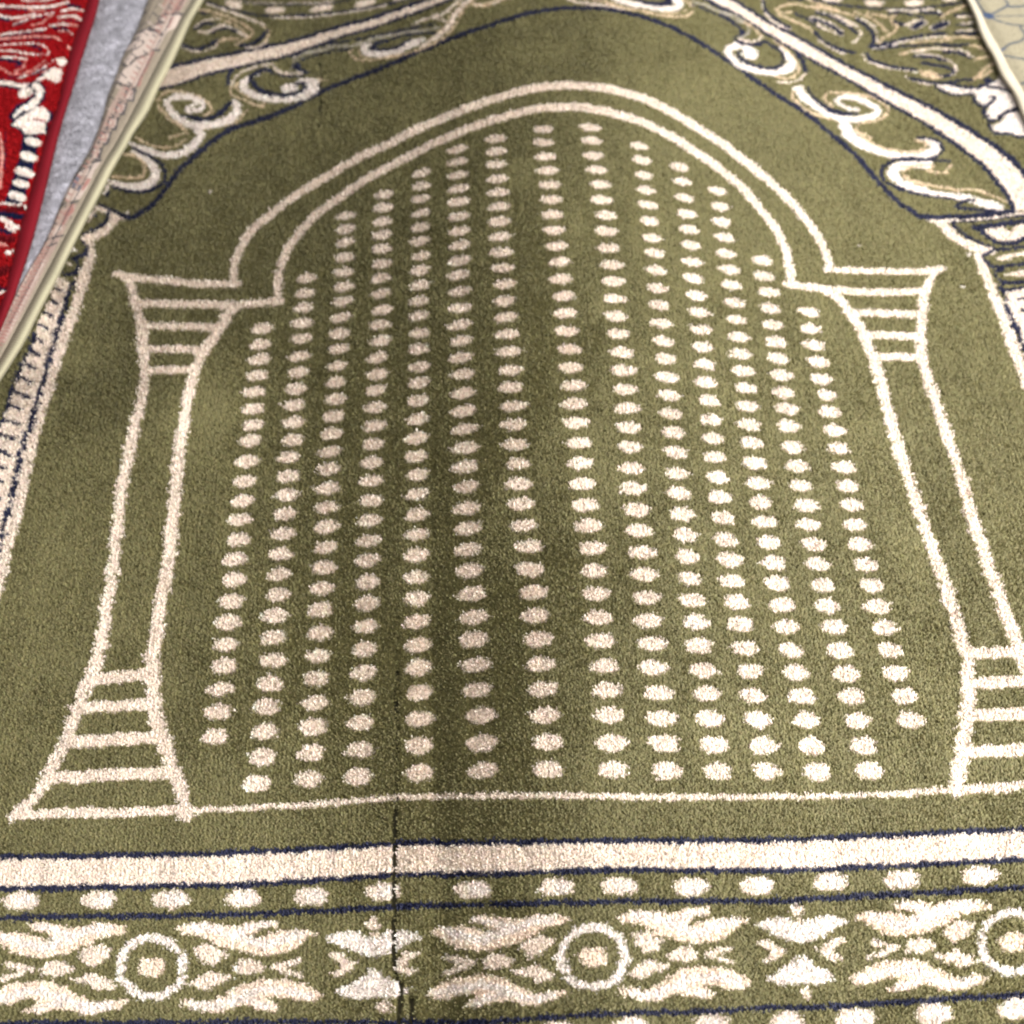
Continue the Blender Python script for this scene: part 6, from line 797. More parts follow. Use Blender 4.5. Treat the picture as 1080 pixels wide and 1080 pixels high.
W0 162.5 514.3 160.5 511.8 158.1 511.5 155.2 513.2 152.9 516.3 152.2 519.5 153.2 523 155.2 525.5 157.6 525.9 160.5 524.1 162.8 521 163.4 517.8
W1 156.8 526.5 3.3 150.1 526.6 3.8 145.1 524.8 3.3 143.4 522.2 2.6 143.4 519.4 2.8 145.2 513.1 2.9 148.2 508 2.8 151.8 504.5 2.7 159.8 500.3 3 167.3 498.2 3.3 173.8 498.4 3.6 178.3 499.8 3.9 182.7 502.6 3.9 184.8 505.6 3.5 185.8 509 3.3 185.5 511.3 3.5 183.5 516.1 3.3 179.4 522.7 2.3
N1 150.7 532.3 1.6 156.1 528.9 1.8 160.3 527.7 2 164.7 528 1.9 168.9 530.6 1.8 170.6 530.6 1.9 172.2 529.7 1.7 177.1 523.4 1.7 179.3 519.5 1.5 180.5 512.3 1.3 179.5 508.7 1.3 177.6 505.7 1.4 176.1 504.2 1.5 172.1 502.6 1.8 167.2 503.3 1.8 159.7 505.7 1.9 155.7 508.2 1.8 151.4 513.5 1.7 150.3 515.5 1.4 150.3 518 1.2 150.9 520.1 1.4 153.2 520.7 1.5
T1 175.8 533.4 .9 187.1 515.7 .8 189.3 509.5 .8 190.1 503.4 .7 188.7 498.1 .7 185.2 494.1 .8 182.9 492.8 .9 178.1 491.7 1 173.4 493.9 1
C1 173.3 488.3 1 180.8 487.8 1 185.7 489.2 .9 189.9 492.3 .8 193.3 496.7 .7
N1 190.3 516 2.2 193.1 511.4 1.9 193.7 499.8 1.6
T1 181.8 480.6 .8 181.2 473.9 .8 181.5 470.7 .8 183.6 466.2 1 188.3 460.3 1 193.6 455.6 1.1 197.2 453.2 1.1 204.6 450.5 1.1 211 449.4 1.1
W1 185.6 481.1 3.3 187.6 474.9 3.2 190 470.3 3.2 193.8 464.5 3 198.2 459.6 3 203.8 455.6 2.8 207.7 453.7 2.8 218.7 451 2.7
N1 191.6 481.9 .8 194 474 1.2 196.1 469.5 1.4 203.2 461 1.6 208.9 457.8 1.6 218.7 455.8 1.5
C1 175.1 579.7 .7 173.7 567.2 .7 174.9 561.5 .8 178.1 554.5 .9 180.9 550.4 1 189.5 544.2 1
N1 175.4 575.5 1.1 175.1 568.8 1.1 176.1 563.2 1.3 181.9 553.9 1.5 189 546.2 1.6
T1 182.4 566.7 1.1 190.1 570.7 1.2 194.7 571.9 1.2 199.1 572.2 1.3 205.7 569 1.3 217.4 566.5 1.3 229.1 562 1.3
T1 182.6 564.9 1 187 561.7 1.1 194.2 563.3 1
T1 183.7 560.4 1.2 200.4 547.6 1.2 203.8 543.8 1.1 206.5 539.1 1
N1 196 560.8 1.3 203.5 555.6 1.2 207.6 548.5 1.2 211.4 545.3 1.3
C1 208.6 554.8 3 214.1 551.8 3 217.7 548.9 2.8 221 545.1 2.6 224.7 539 2.5
N1 209 554.6 2 217.6 548.6 1.9 220.9 544.9 1.8 224.6 538.6 1.7
C1 210 547.1 .8 215.2 542.3 .8 221.1 538.4 .8
C1 212.8 563.9 .8 219.5 560.7 .8 223.8 557.6 .8 229.9 551.7 .8 234.9 545.5 .7
N1 211.9 561.6 1.4 219 558 1.4 223.3 554.9 1.3 233 544.2 1.2
T1 207.1 577.9 1.1 215 571.9 1.1 223 567.3 1.1 230.6 560.6 1.1 237.2 558.1 1.1
C1 206.9 536.7 .6 209 531.1 .6 211.7 526.6 .7 216.9 521.7 .8 223.8 516.9 .8
N1 206.7 540.4 1.3 210.2 532.6 1.4 215.9 525.7 1.5 223.4 519.6 1.7 230 518.2 1.7
T1 212.2 570.6 1.1 220.4 567 1.1 228.4 562 1.1 236.5 558.4 1.1
T1 239.6 561.1 1.3 247.5 556.1 1.2 251.2 552.5 1.1 254.9 546 1 256.5 538.4 .9
T1 247.4 560.2 1.1 262.2 555.8 1.1 264.1 555.8 1 268.4 559.8 .8
T1 246.8 524.6 .9 252.7 532.8 1 260.6 538 1.1 264.7 542.6 .9 265.6 544.9 .9 265.1 546.9 1.2 262.6 550.4 .9 263.6 553.1 .9
C1 238.3 556.3 1 245 552.1 .9 249 545.2 .7 249.6 537.2 .6 248.5 529.2 .6
N1 239.1 553.3 1.9 244.7 545.1 1.7 247.3 535.6 1.4 245.9 529.3 1.3 242.3 523.8 1.4
C1 231 528 .7 237.4 535.1 .7 238.8 537.4 .6 238.9 542.7 .7 237 547.2 .9 224.4 559.3 .9
N1 212.5 561.3 1.6 218.6 559 1.5 224.1 554.7 1.4 232.4 544.7 1.3 236 537.4 1.2
C1 209 550.8 .7 214.7 543.6 .7 218.9 539.8 .8
W1 244.3 523.1 1.5 260.9 526.3 1.5
N1 242.3 523.4 1.5 269.9 532.1 1.5 286.9 536.7 1.5
N1 247 521.1 1.1 255.9 522.8 1.1 265.2 523.8 1.1 297.8 525.3 1.1
C1 260.2 527 .7 286 533.3 .8 291.1 533.9 .8 298 533.8 .8
N1 289.5 536.6 1.3 297.9 537.5 1.3
N1 256.1 523.8 1.6 257.7 527.7 1.6
C1 235.6 515.3 .6 237.1 510.5 .6 238.6 508.2 .7 244.1 504.4 .8 252.9 500.6 .8 270.3 496.7 .8
N1 238.4 517.3 1.3 239.4 512.4 1.4 240.6 510.1 1.6 244.2 507.3 1.8 251.1 503.9 1.8 258 501.3 1.8 268.7 499.2 1.8
T1 262.2 515.5 1.1 269.6 518.4 1.1 277.6 520.2 1.2 288 520.9 1.2 296.7 520 1.2
C1 276.8 544.7 3.1 284.7 549.2 3.1
N1 277.2 544.6 2.5 284.5 549 2.5
C1 291.3 543.3 3.1 300.2 548.6 3.1
N1 291.5 543.3 2.5 299.9 548.5 2.5
C1 263 563.3 .9 272.8 563.8 1 285.8 562.6 1 295.1 564.8 .9
N1 262.4 560.6 1.2 272.2 560.8 1.2 280.2 557.2 1.2 285.2 555.8 1.2
N1 293.7 560.4 1.8 299.8 558.2 1.8
N1 264.8 550.3 1.7 269.8 548.9 1.6 270.5 545.9 1.3
C1 271.1 546.8 .7 279 551.4 .7 286.5 553.3 .8
T1 273 497.2 .8 279.2 494.6 3.3 283.5 490.9 2.1
C1 261.6 491.4 .7 265.3 488 .8 269.2 485.7 .8 275.2 483.9 .8 281.8 483.1 .8
N1 264 490.7 1.5 274.1 486.4 1.5 279 485.7 1.4 289.1 485.5 1.4
C1 278.4 560.4 .7 294.2 563.7 .7 298.2 562.8 .7 301.1 560.5 .7
N1 285.7 561.2 1.8 300 559.1 1.8
T1 299.8 554.7 1 304.8 560.2 1.1 306.9 561.7 1.2 320.3 568.4 1.3
C1 310.5 555.4 .9 321.9 555.6 .9
N1 309.8 557.2 1.2 317.4 559 1.3 323.3 558.3 1.4
N1 307.9 546.9 1.2 320.1 544.7 1.2
C1 311.9 548.2 .7 322.8 549.8 .7
C1 307.1 540 .7 323.1 541.4 .7
N1 304.7 537.7 1.7 315.9 536.1 1.7 321.8 538.9 1.4
T1 297.2 532.5 1.3 310 533.1 1.3 323.2 532.2 1.3
T1 271.7 527.6 .9 286.9 529.5 .9 301.8 529.8 .9
N1 270.9 524 1.3 282.1 524.3 1.2 289.7 525.3 1.3 300.5 523.9 1.3 311.1 525.1 1.2
C1 269.8 518.4 .9 287.5 520.7 .9 303.3 519.7 .9 307 517.7 .9 311.1 512.1 .8
N1 293.1 517.3 1.9 299 517.2 2 302.8 516.2 2 304.5 515.4 2 308 511.4 1.8
T1 312.4 524.2 .9 318.1 523 .9 321.4 518.1 .8
T1 311.6 507.7 .8 315.3 510.9 1 322.9 511.9 1.1
C1 273.5 515.2 1 283.7 514.4 1 288 512.5 1 293.5 509 1 295.4 506.8 .9 296.2 504.5 .8 297.1 498.1 .6 293.5 492.5 .7
N1 271.7 513.3 1.7 285.7 511.2 1.7 291.6 508.4 1.7
N1 275.9 505.7 1.8 289.4 501.8 1.8 292.3 500.2 1.8 293.9 498.4 1.6 294.6 496.5 1.2 293.6 494.6 1.3 291.5 493.1 1.5 289.5 492.6 1.7 284.7 492.1 1.7
T1 305.2 486.5 1.1 318.9 501.4 1.1 324.9 505.2 1.3
T1 304.7 487.6 1 313.7 491.7 .9 320.7 496.5 .9
T0 284.9 490.4 283.6 489 281 488.9 277.3 489.8 273.7 491.5 271.9 493.3 271.7 495.2 273.1 496.6 275.6 496.8 279.4 495.8 282.9 494.1 284.7 492.3
N1 264 490.1 1.5 274.5 486.4 1.5 281 485.2 1.5 292.1 486 1.4 299.8 488 1.4 305.2 488.1 1.5
W0 279.8 482.7 286.5 483.6 294.5 480.8 304.6 477.3 312.5 480.4 321.2 486.7 325.4 492 328.2 485.4 330.7 477.8 331.2 468.2 331.2 459.8 335.1 455.6 308.2 456.2 310.6 460.3 306.8 462.5 304 468.8 303.8 474.2 295 473.3 288.2 475 282.6 478.9
N1 279 482.2 1.1 282.2 477.1 1.2 287.8 473.2 1.2 296.3 472.5 1.2 302.9 473.4 1.1
N1 290.7 483 1.8 300.1 480 1.8 306.4 479.2 1.7 312.8 481.8 1.4 317 485.7 1.3
N0 313.8 489 319.6 492.1 318.1 488.9 322.7 486.6 315.9 482.5 313.5 484.7
N1 315.4 480.3 1.6 320.9 479.4 1.7 330 475.2 1.7
W0 303.2 470.6 309 475.1 328.9 473.5 330.8 465.4 330.1 459.8 319.8 455.5 314.3 448.8 308.7 447.9 307 453.5 310.4 461.3 306.3 463.7
W0 331.1 457.5 331.1 448.5 330.8 431.9 318.8 432.7 317.2 435.5 309 436.2 308.2 442.3 315.8 445.5 319 452.1
N1 302.5 470.6 1.3 302.6 464.4 1.6 305.8 461.5 1.8 307 460 1.5 305.9 454.6 1.3 306.9 449.7 1.6 308 447.9 1.8 309.5 447.1 1.9 313.3 447.7 1.5 318.5 453.2 1.4 320.7 454.7 1.5 332.3 459.4 1.7
N1 308.6 460.2 1.3 316.2 467.4 1.2 317.1 469.2 1.2 316.3 469.9 1.8 314.9 470.4 1.8
N1 308 447.9 1 306.4 441.2 1.1 306.6 438.4 1.2 307.5 436.2 1.4 309.2 434.9 1.6 311.6 434.3 1.5 317.7 434.3 1.6 321.5 431.3 1.6 328.9 430.6 1.5
T1 205.7 463.2 .9 202.5 468.7 .9 201.7 471 .8 201.8 473.1 .7 203.2 475.3 .8 205.6 477.1 .9 207.7 477.4 1.1 221.7 476.1 1.1 231 473.4 1.1 237.2 469.4 1 241.6 464 .9 242.6 459.9 .7 240.9 454.9 .7 239.4 452.7 .8 237.2 451 .9 231.9 448.4 .9 223.4 446.8 .9 220.6 445.3 .8 218.7 443.3 .7 217.8 441.1 .7 218 438.8 .9 219.3 437.5 1 226.6 432.5 .7 225.2 429.8 .7
T1 215.7 444.8 .5 215.6 437.7 .5 220.5 431.1 .6
W1 223.3 459.3 1.5 217 461.1 1.7 211.1 465.5 1.7 210.2 467.9 1.5 210.7 470.1 1.5 212.5 471.8 2 215.3 472.8 2.3 221.1 472.2 2.6 225.1 470.4 2.7 234.6 462.3 2.8 235.6 459.7 2.5 235.5 457.4 2.3 234.1 455.3 2.6 229.5 452.5 3 219.7 450.2 2.7 212.7 450.3 2.7 204.4 453.2 2.8 197.3 458.9 2.7 191.4 466.7 2.6 188.3 473.4 2.3 187.2 482.1 2
N1 192.2 482 .8 193.3 476.1 1.1 195.2 471 1.4 199.3 464.5 1.7 204 459.3 1.8 207.5 457.1 1.8 211.5 455.8 1.7 216 455.4 1.5 221 455.9 1.3
T1 182.7 469.5 .8 186.5 462.9 .9 191.4 457.5 .9 197.2 453.5 1 203.6 450.9 1
T1 217.2 439.4 1 224.5 427.6 1 227.4 424.3 1.1 234.4 421.2 1.1 247.2 418 1.1
W1 210.8 444.9 4 212.2 436.6 4.8 214.2 432.6 4.8 220.1 425.5 4.1 230.6 418.1 3.3 238.4 415.6 2.8 248.8 414.3 2.4 255.1 414.8 2.5 261.4 416.8 3.2
W1 259.3 406.7 2.9 249.8 407.3 3.8 242.7 406.4 4.1 238.2 404.6 3.9 236.1 403.1 3.7 234.6 401.4 3.3 233.6 398.7 3.3 233.9 395.8 3.6 234.9 393.9 3.8 238.3 390.1 3.7 245.2 385.3 3.4 253.8 381.1 3.2
T1 259 405.4 .9 253 405.8 .9 248.9 405 .8 243.1 402.1 .8 240.9 400.6 .7 240.1 398.8 .6 241.5 395 .8 244.2 391.8 .9 254.8 385.6 .9
W1 242.2 414.2 1.9 255.5 414.8 2.8 259.8 415.9 3.3 264 418.2 3.4 265.9 420.5 3.2 266.6 423 3.3 266 425.3 3.3 264.1 427.4 2.7 262.6 428.1 2.4 256.7 429.7 1.5
T1 255.1 429.2 1.3 260.2 426.7 1.1 260.7 424.6 .9 260.1 422.4 .9 256.1 419.5 1.1 250.1 418 1.2
T1 240.4 404.9 1 246.3 404.8 .9 255.6 406.5 1 260 406.1 1 262.8 405.2 .7 259.2 402.4 .8
T1 255.6 401.2 .9 261.4 399 .9 267.3 398.8 .9 268.9 399.3 .7 272.7 404.2 .6
T1 241.1 397.4 .9 245.2 392 1 260.4 386 1 271.2 383.2 1 282.2 383 1 285.7 382.2 1 297.7 374 1 301.4 370.9 .9
W1 237.1 388.8 3.1 243.6 384.5 2.7 251.7 381.2 2.5 271.1 376.7 2.8 277.7 374.8 3.2 290 369.1 4.1 295.3 367 3.2
N1 256.3 431.4 1.4 260.9 431.5 1.4 265.1 430.7 1.4 268.6 428.7 1.3 269.8 427.1 1.2 271.7 421.3 1 271.2 419.1 .9 268 415.5 1 264.3 412.7 1.1 258.6 410.9 1.3 243.5 410.9 1.3 235.8 411.9 1.4
N1 260.9 410.6 1.2 273.4 408.7 1.2
N1 260.2 411.1 1.6 244.3 412.1 1.6 238 411.2 1.4 230.3 406.4 1.2 227.4 402.5 1.1 226.7 400 1.1 226.7 394.9 1.2 227.4 392.7 1.3 231.6 387.7 1.5 244.2 380.3 1.6 253.2 377.9 1.6
N1 236.2 384 1.2 246.4 379.5 1.2 269.3 374.5 1.2
N1 279.3 373.5 1.5 275.8 373.3 1.5 272.1 371.8 1.3 268.8 369.2 1.1 268.4 367.6 1.3 269.7 366.4 1.6 277.5 365.7 1.5 295.2 362.4 1.5 299.1 362.3 1.5 304.5 363 1.4""")
RED = parse("""N1 -355.5 561.5 .7 -330.2 559.3 .7 -319.6 560.2 .7
W1 -363.1 564 1.3 -354 564.3 1.3 -332.8 562.5 1.3 -324.2 562.6 1.3 -318.1 564.1 1.3 -310.7 568.1 1.3
W1 -341.3 570.4 .9 -331.1 569.7 .9 -321.3 571.2 .9
Q1 -337.6 560.9 .6 -331.5 558.5 .6 -325.3 559.8 .7
N1 -353.1 551 1.6 -347.8 549.2 1.6
W1 -361.7 556 1 -354.3 554.1 1 -346.6 550.9 1 -342.2 551.4 1.1 -331 555.1 1.1
N1 -343.1 542.1 .5 -334.9 548.1 .5 -330.6 550.4 .5 -318.7 554 .5
W1 -344.1 543.8 .8 -331.7 552 .8 -318.4 556.5 .8
Q1 -331.3 543.3 .7 -324.5 545.1 .6 -322.3 549.5 .5 -318.7 554 .6
N1 -310.3 564.6 1.5 -301.3 562.2 1.5
W1 -312.9 557.8 1 -306.8 560.3 1 -297.9 558.4 .9
W1 -314.1 551.4 1.4 -307.7 552.8 1.4 -305.7 552.8 1.3 -303.3 551.8 1.2 -298.7 548.5 1.1
N1 -310.8 548.7 .4 -300.6 546.8 .4
N1 -316 540.2 .9 -306.6 538.9 .9
W1 -318.4 542.5 1.2 -310.2 544.2 1.2 -306.4 542.7 1
Q1 -304.4 543.3 .8 -299.6 542.1 .8
W1 -311.3 537 .7 -305.5 536.3 .6 -302.3 533.2 .5
N1 -350.4 531.1 .7 -342.3 533.2 .7 -333.4 534.1 .7 -323.2 536.4 .7
W1 -356.3 532.9 .9 -350.8 533.3 .9 -342.7 535.4 .9 -333.7 536.5 .9 -321.5 539.2 .9
N1 -349.7 527.3 .5 -332.5 528.9 .5 -316.4 529.1 .5
Q1 -355.6 528.8 .8 -330.2 531 .8 -317.5 531.4 .8 -313.3 529.9 .7 -309.5 527 .6
N1 -328 522.1 1.2 -321.1 517.9 1.2
W1 -354.3 521.4 .7 -335.3 524.2 .7 -324.7 523.7 .7 -322 522.6 .6 -317.8 519.5 .5 -316 516.7 .5 -315.2 514 .5 -316.6 511.4 .6
W1 -353.6 517 .9 -338.9 516.7 .8 -330.1 513.6 .8 -320.2 512.3 .8
N1 -340.7 514.6 .5 -331.2 511.4 .5
W1 -344.8 510.3 .9 -336.4 509.6 .9 -329.6 508.1 .9
N1 -350.9 509.4 1.5 -340 506.9 1.4 -333 504.5 1.4 -331.6 503.6 1 -332.1 502.5 1.4 -333.7 501.3 1.5
Q1 -329.3 506.3 .4 -329.8 499.3 .5 -331 498 .6 -334.2 496 .6
Q1 -349.6 501.9 .5 -345.1 499.7 .5 -338.7 494.2 .5 -334.6 493 .6 -330.3 493 .6 -326.1 494.9 .6 -322.2 498.1 .6 -315.3 507.6 .5
N1 -343.2 488.6 .6 -325.3 491.1 .6 -321 493.1 .6 -315.3 498 .6
W1 -330.9 488.6 .6 -325.3 491.7 .6 -319.6 495.8 .6 -316.1 499 .6 -311.6 505.6 .5
Q0 -304.3 522.5 -301.9 520.3 -300.6 515.9 -303.7 518.1
W0 -310.2 508 -305.1 509 -301.8 505.1 -303.8 499.8 -307.9 502.1
N1 -321.8 482.4 1.1 -316.2 490.6 1.1 -312.5 497.9 1
W0 -316.7 493.8 -310.6 498.9 -304.9 497.7 -303 490.3 -304.2 483.5 -310 485.8 -313.8 487.9
N1 -346.6 484.5 3.2 -336.1 482.7 3.1 -326.1 479.4 3
W1 -346.6 484.5 2.3 -336.3 483.6 2.1 -328.2 481 1.7 -326.3 480.9 1.8 -322.4 482.6 1.6 -318.8 485.4 1.4 -313 492.1 1.4
N1 -319.5 480.8 4.8 -315.8 477.1 3.9 -315.2 473.7 4 -315.4 469.9 4.4 -316.3 467.5 4.9 -319.1 462.8 5.4 -323.6 458.3 5.6 -324.8 456.9 5.2 -327 451.9 4.7
W1 -318.9 481.3 2.7 -315.5 477.1 2.3 -315 473.6 2.4 -315.4 469.9 2.6 -318.7 462.8 3.1 -324.2 456.9 3 -326 451.9 2.7
W0 -319.9 476.9 -319.5 474.1 -320.4 471.8 -322.8 469.8 -325.6 468.8 -327.7 469.3 -329.2 471.5 -329.6 474.2 -328.7 476.5 -326.3 478.6 -323.5 479.6 -321.4 479
K1 -323.7 473.1 .5 -320 475.1 .5
N0 -329.9 443 -327.4 449.9 -323.1 456.8 -305 456.4 -303.1 448.4 -305.8 444 -305.1 434.6 -311.5 433.3 -319.4 433.5 -322.9 438.9
W0 -328.2 443 -325.9 448.9 -321.3 453.8 -316.4 460.7 -310.2 459.6 -305.2 453.4 -305.1 448.4 -307.2 444.5 -305.9 435.6 -311.7 434.8 -318.3 434.9 -321.8 439.9
R1 -315.3 449.2 .7 -307.5 446.5 .7
N0 -319.8 434 -309 432.3 -308.8 418.2 -308.2 404 -309.6 391.9 -309.3 378.1 -311.2 370.1 -321.3 373.9 -319.8 387.5 -319.1 403.3 -318.4 414.6
W0 -306.7 425.7 -307.4 423.8 -309.2 423.2 -312.3 423.9 -315.4 425.5 -317.2 427.4 -317.9 429.8 -317.2 431.7 -315.3 432.3 -312.2 431.6 -309.1 430 -307.3 428.1
W0 -306.7 411.8 -307.4 409.8 -309.4 409.2 -312.8 410 -316.1 411.7 -318.1 413.7 -318.8 416.3 -318.1 418.3 -316 418.9 -312.7 418.1 -309.3 416.4 -307.4 414.3
W0 -307 397.9 -307.8 395.9 -309.9 395.3 -313.4 396.1 -316.9 397.8 -319 399.9 -319.7 402.5 -318.9 404.5 -316.8 405.1 -313.3 404.3 -309.8 402.5 -307.7 400.4
W0 -308.2 388.1 -308.9 386.6 -310.7 386.3 -313.8 387 -316.9 388.5 -318.8 390.2 -319.4 392.2 -318.8 393.7 -316.9 394.1 -313.8 393.3 -310.6 391.8 -308.8 390.1
W0 -308.4 377.1 -309.1 375.2 -311 374.7 -314.3 375.4 -317.6 377 -319.5 379 -320.2 381.3 -319.5 383.1 -317.5 383.7 -314.2 382.9 -310.9 381.3 -309 379.4
W0 -307 368.9 -307.4 367.6 -308.5 367.1 -310.3 367.4 -312.1 368.4 -313.2 369.6 -313.5 371.2 -313.1 372.5 -312 373 -310.2 372.7 -308.4 371.7 -307.3 370.5
Q1 -335.2 437.3 .9 -331.6 425.7 .9 -329.5 416 .9 -326 386.8 .9
N1 -331.1 436.2 .3 -328 419.6 .3 -326 403.5 .3
X1 -323.8 365.9 2.9 -316.3 366.6 3 -310.9 368.3 3
W1 -325 373.1 1 -319.9 373.2 .9 -314 371.5 .9
N1 -323.3 363.2 2.4 -316.4 363 2.3 -309.8 361.5 2.3
W1 -320.4 360.5 1.8 -310.2 352.3 1.7
W1 -316.6 353.3 1 -312.3 349.7 1
N1 -319.3 350.8 1.4 -313.2 347.6 1.4
Q1 -319.3 339.5 1.4 -314.7 337.6 1.4
W0 -315.1 333 -308.9 334.5 -311.4 329
X1 -320 343.8 2.7 -311.8 342.8 2.7
X1 -315.3 315.7 3.7 -312 318.1 3.7
N1 -313.2 303.6 1 -308.2 302.3 1
W1 -312.7 300.3 .7 -307.7 301.3 .7""")
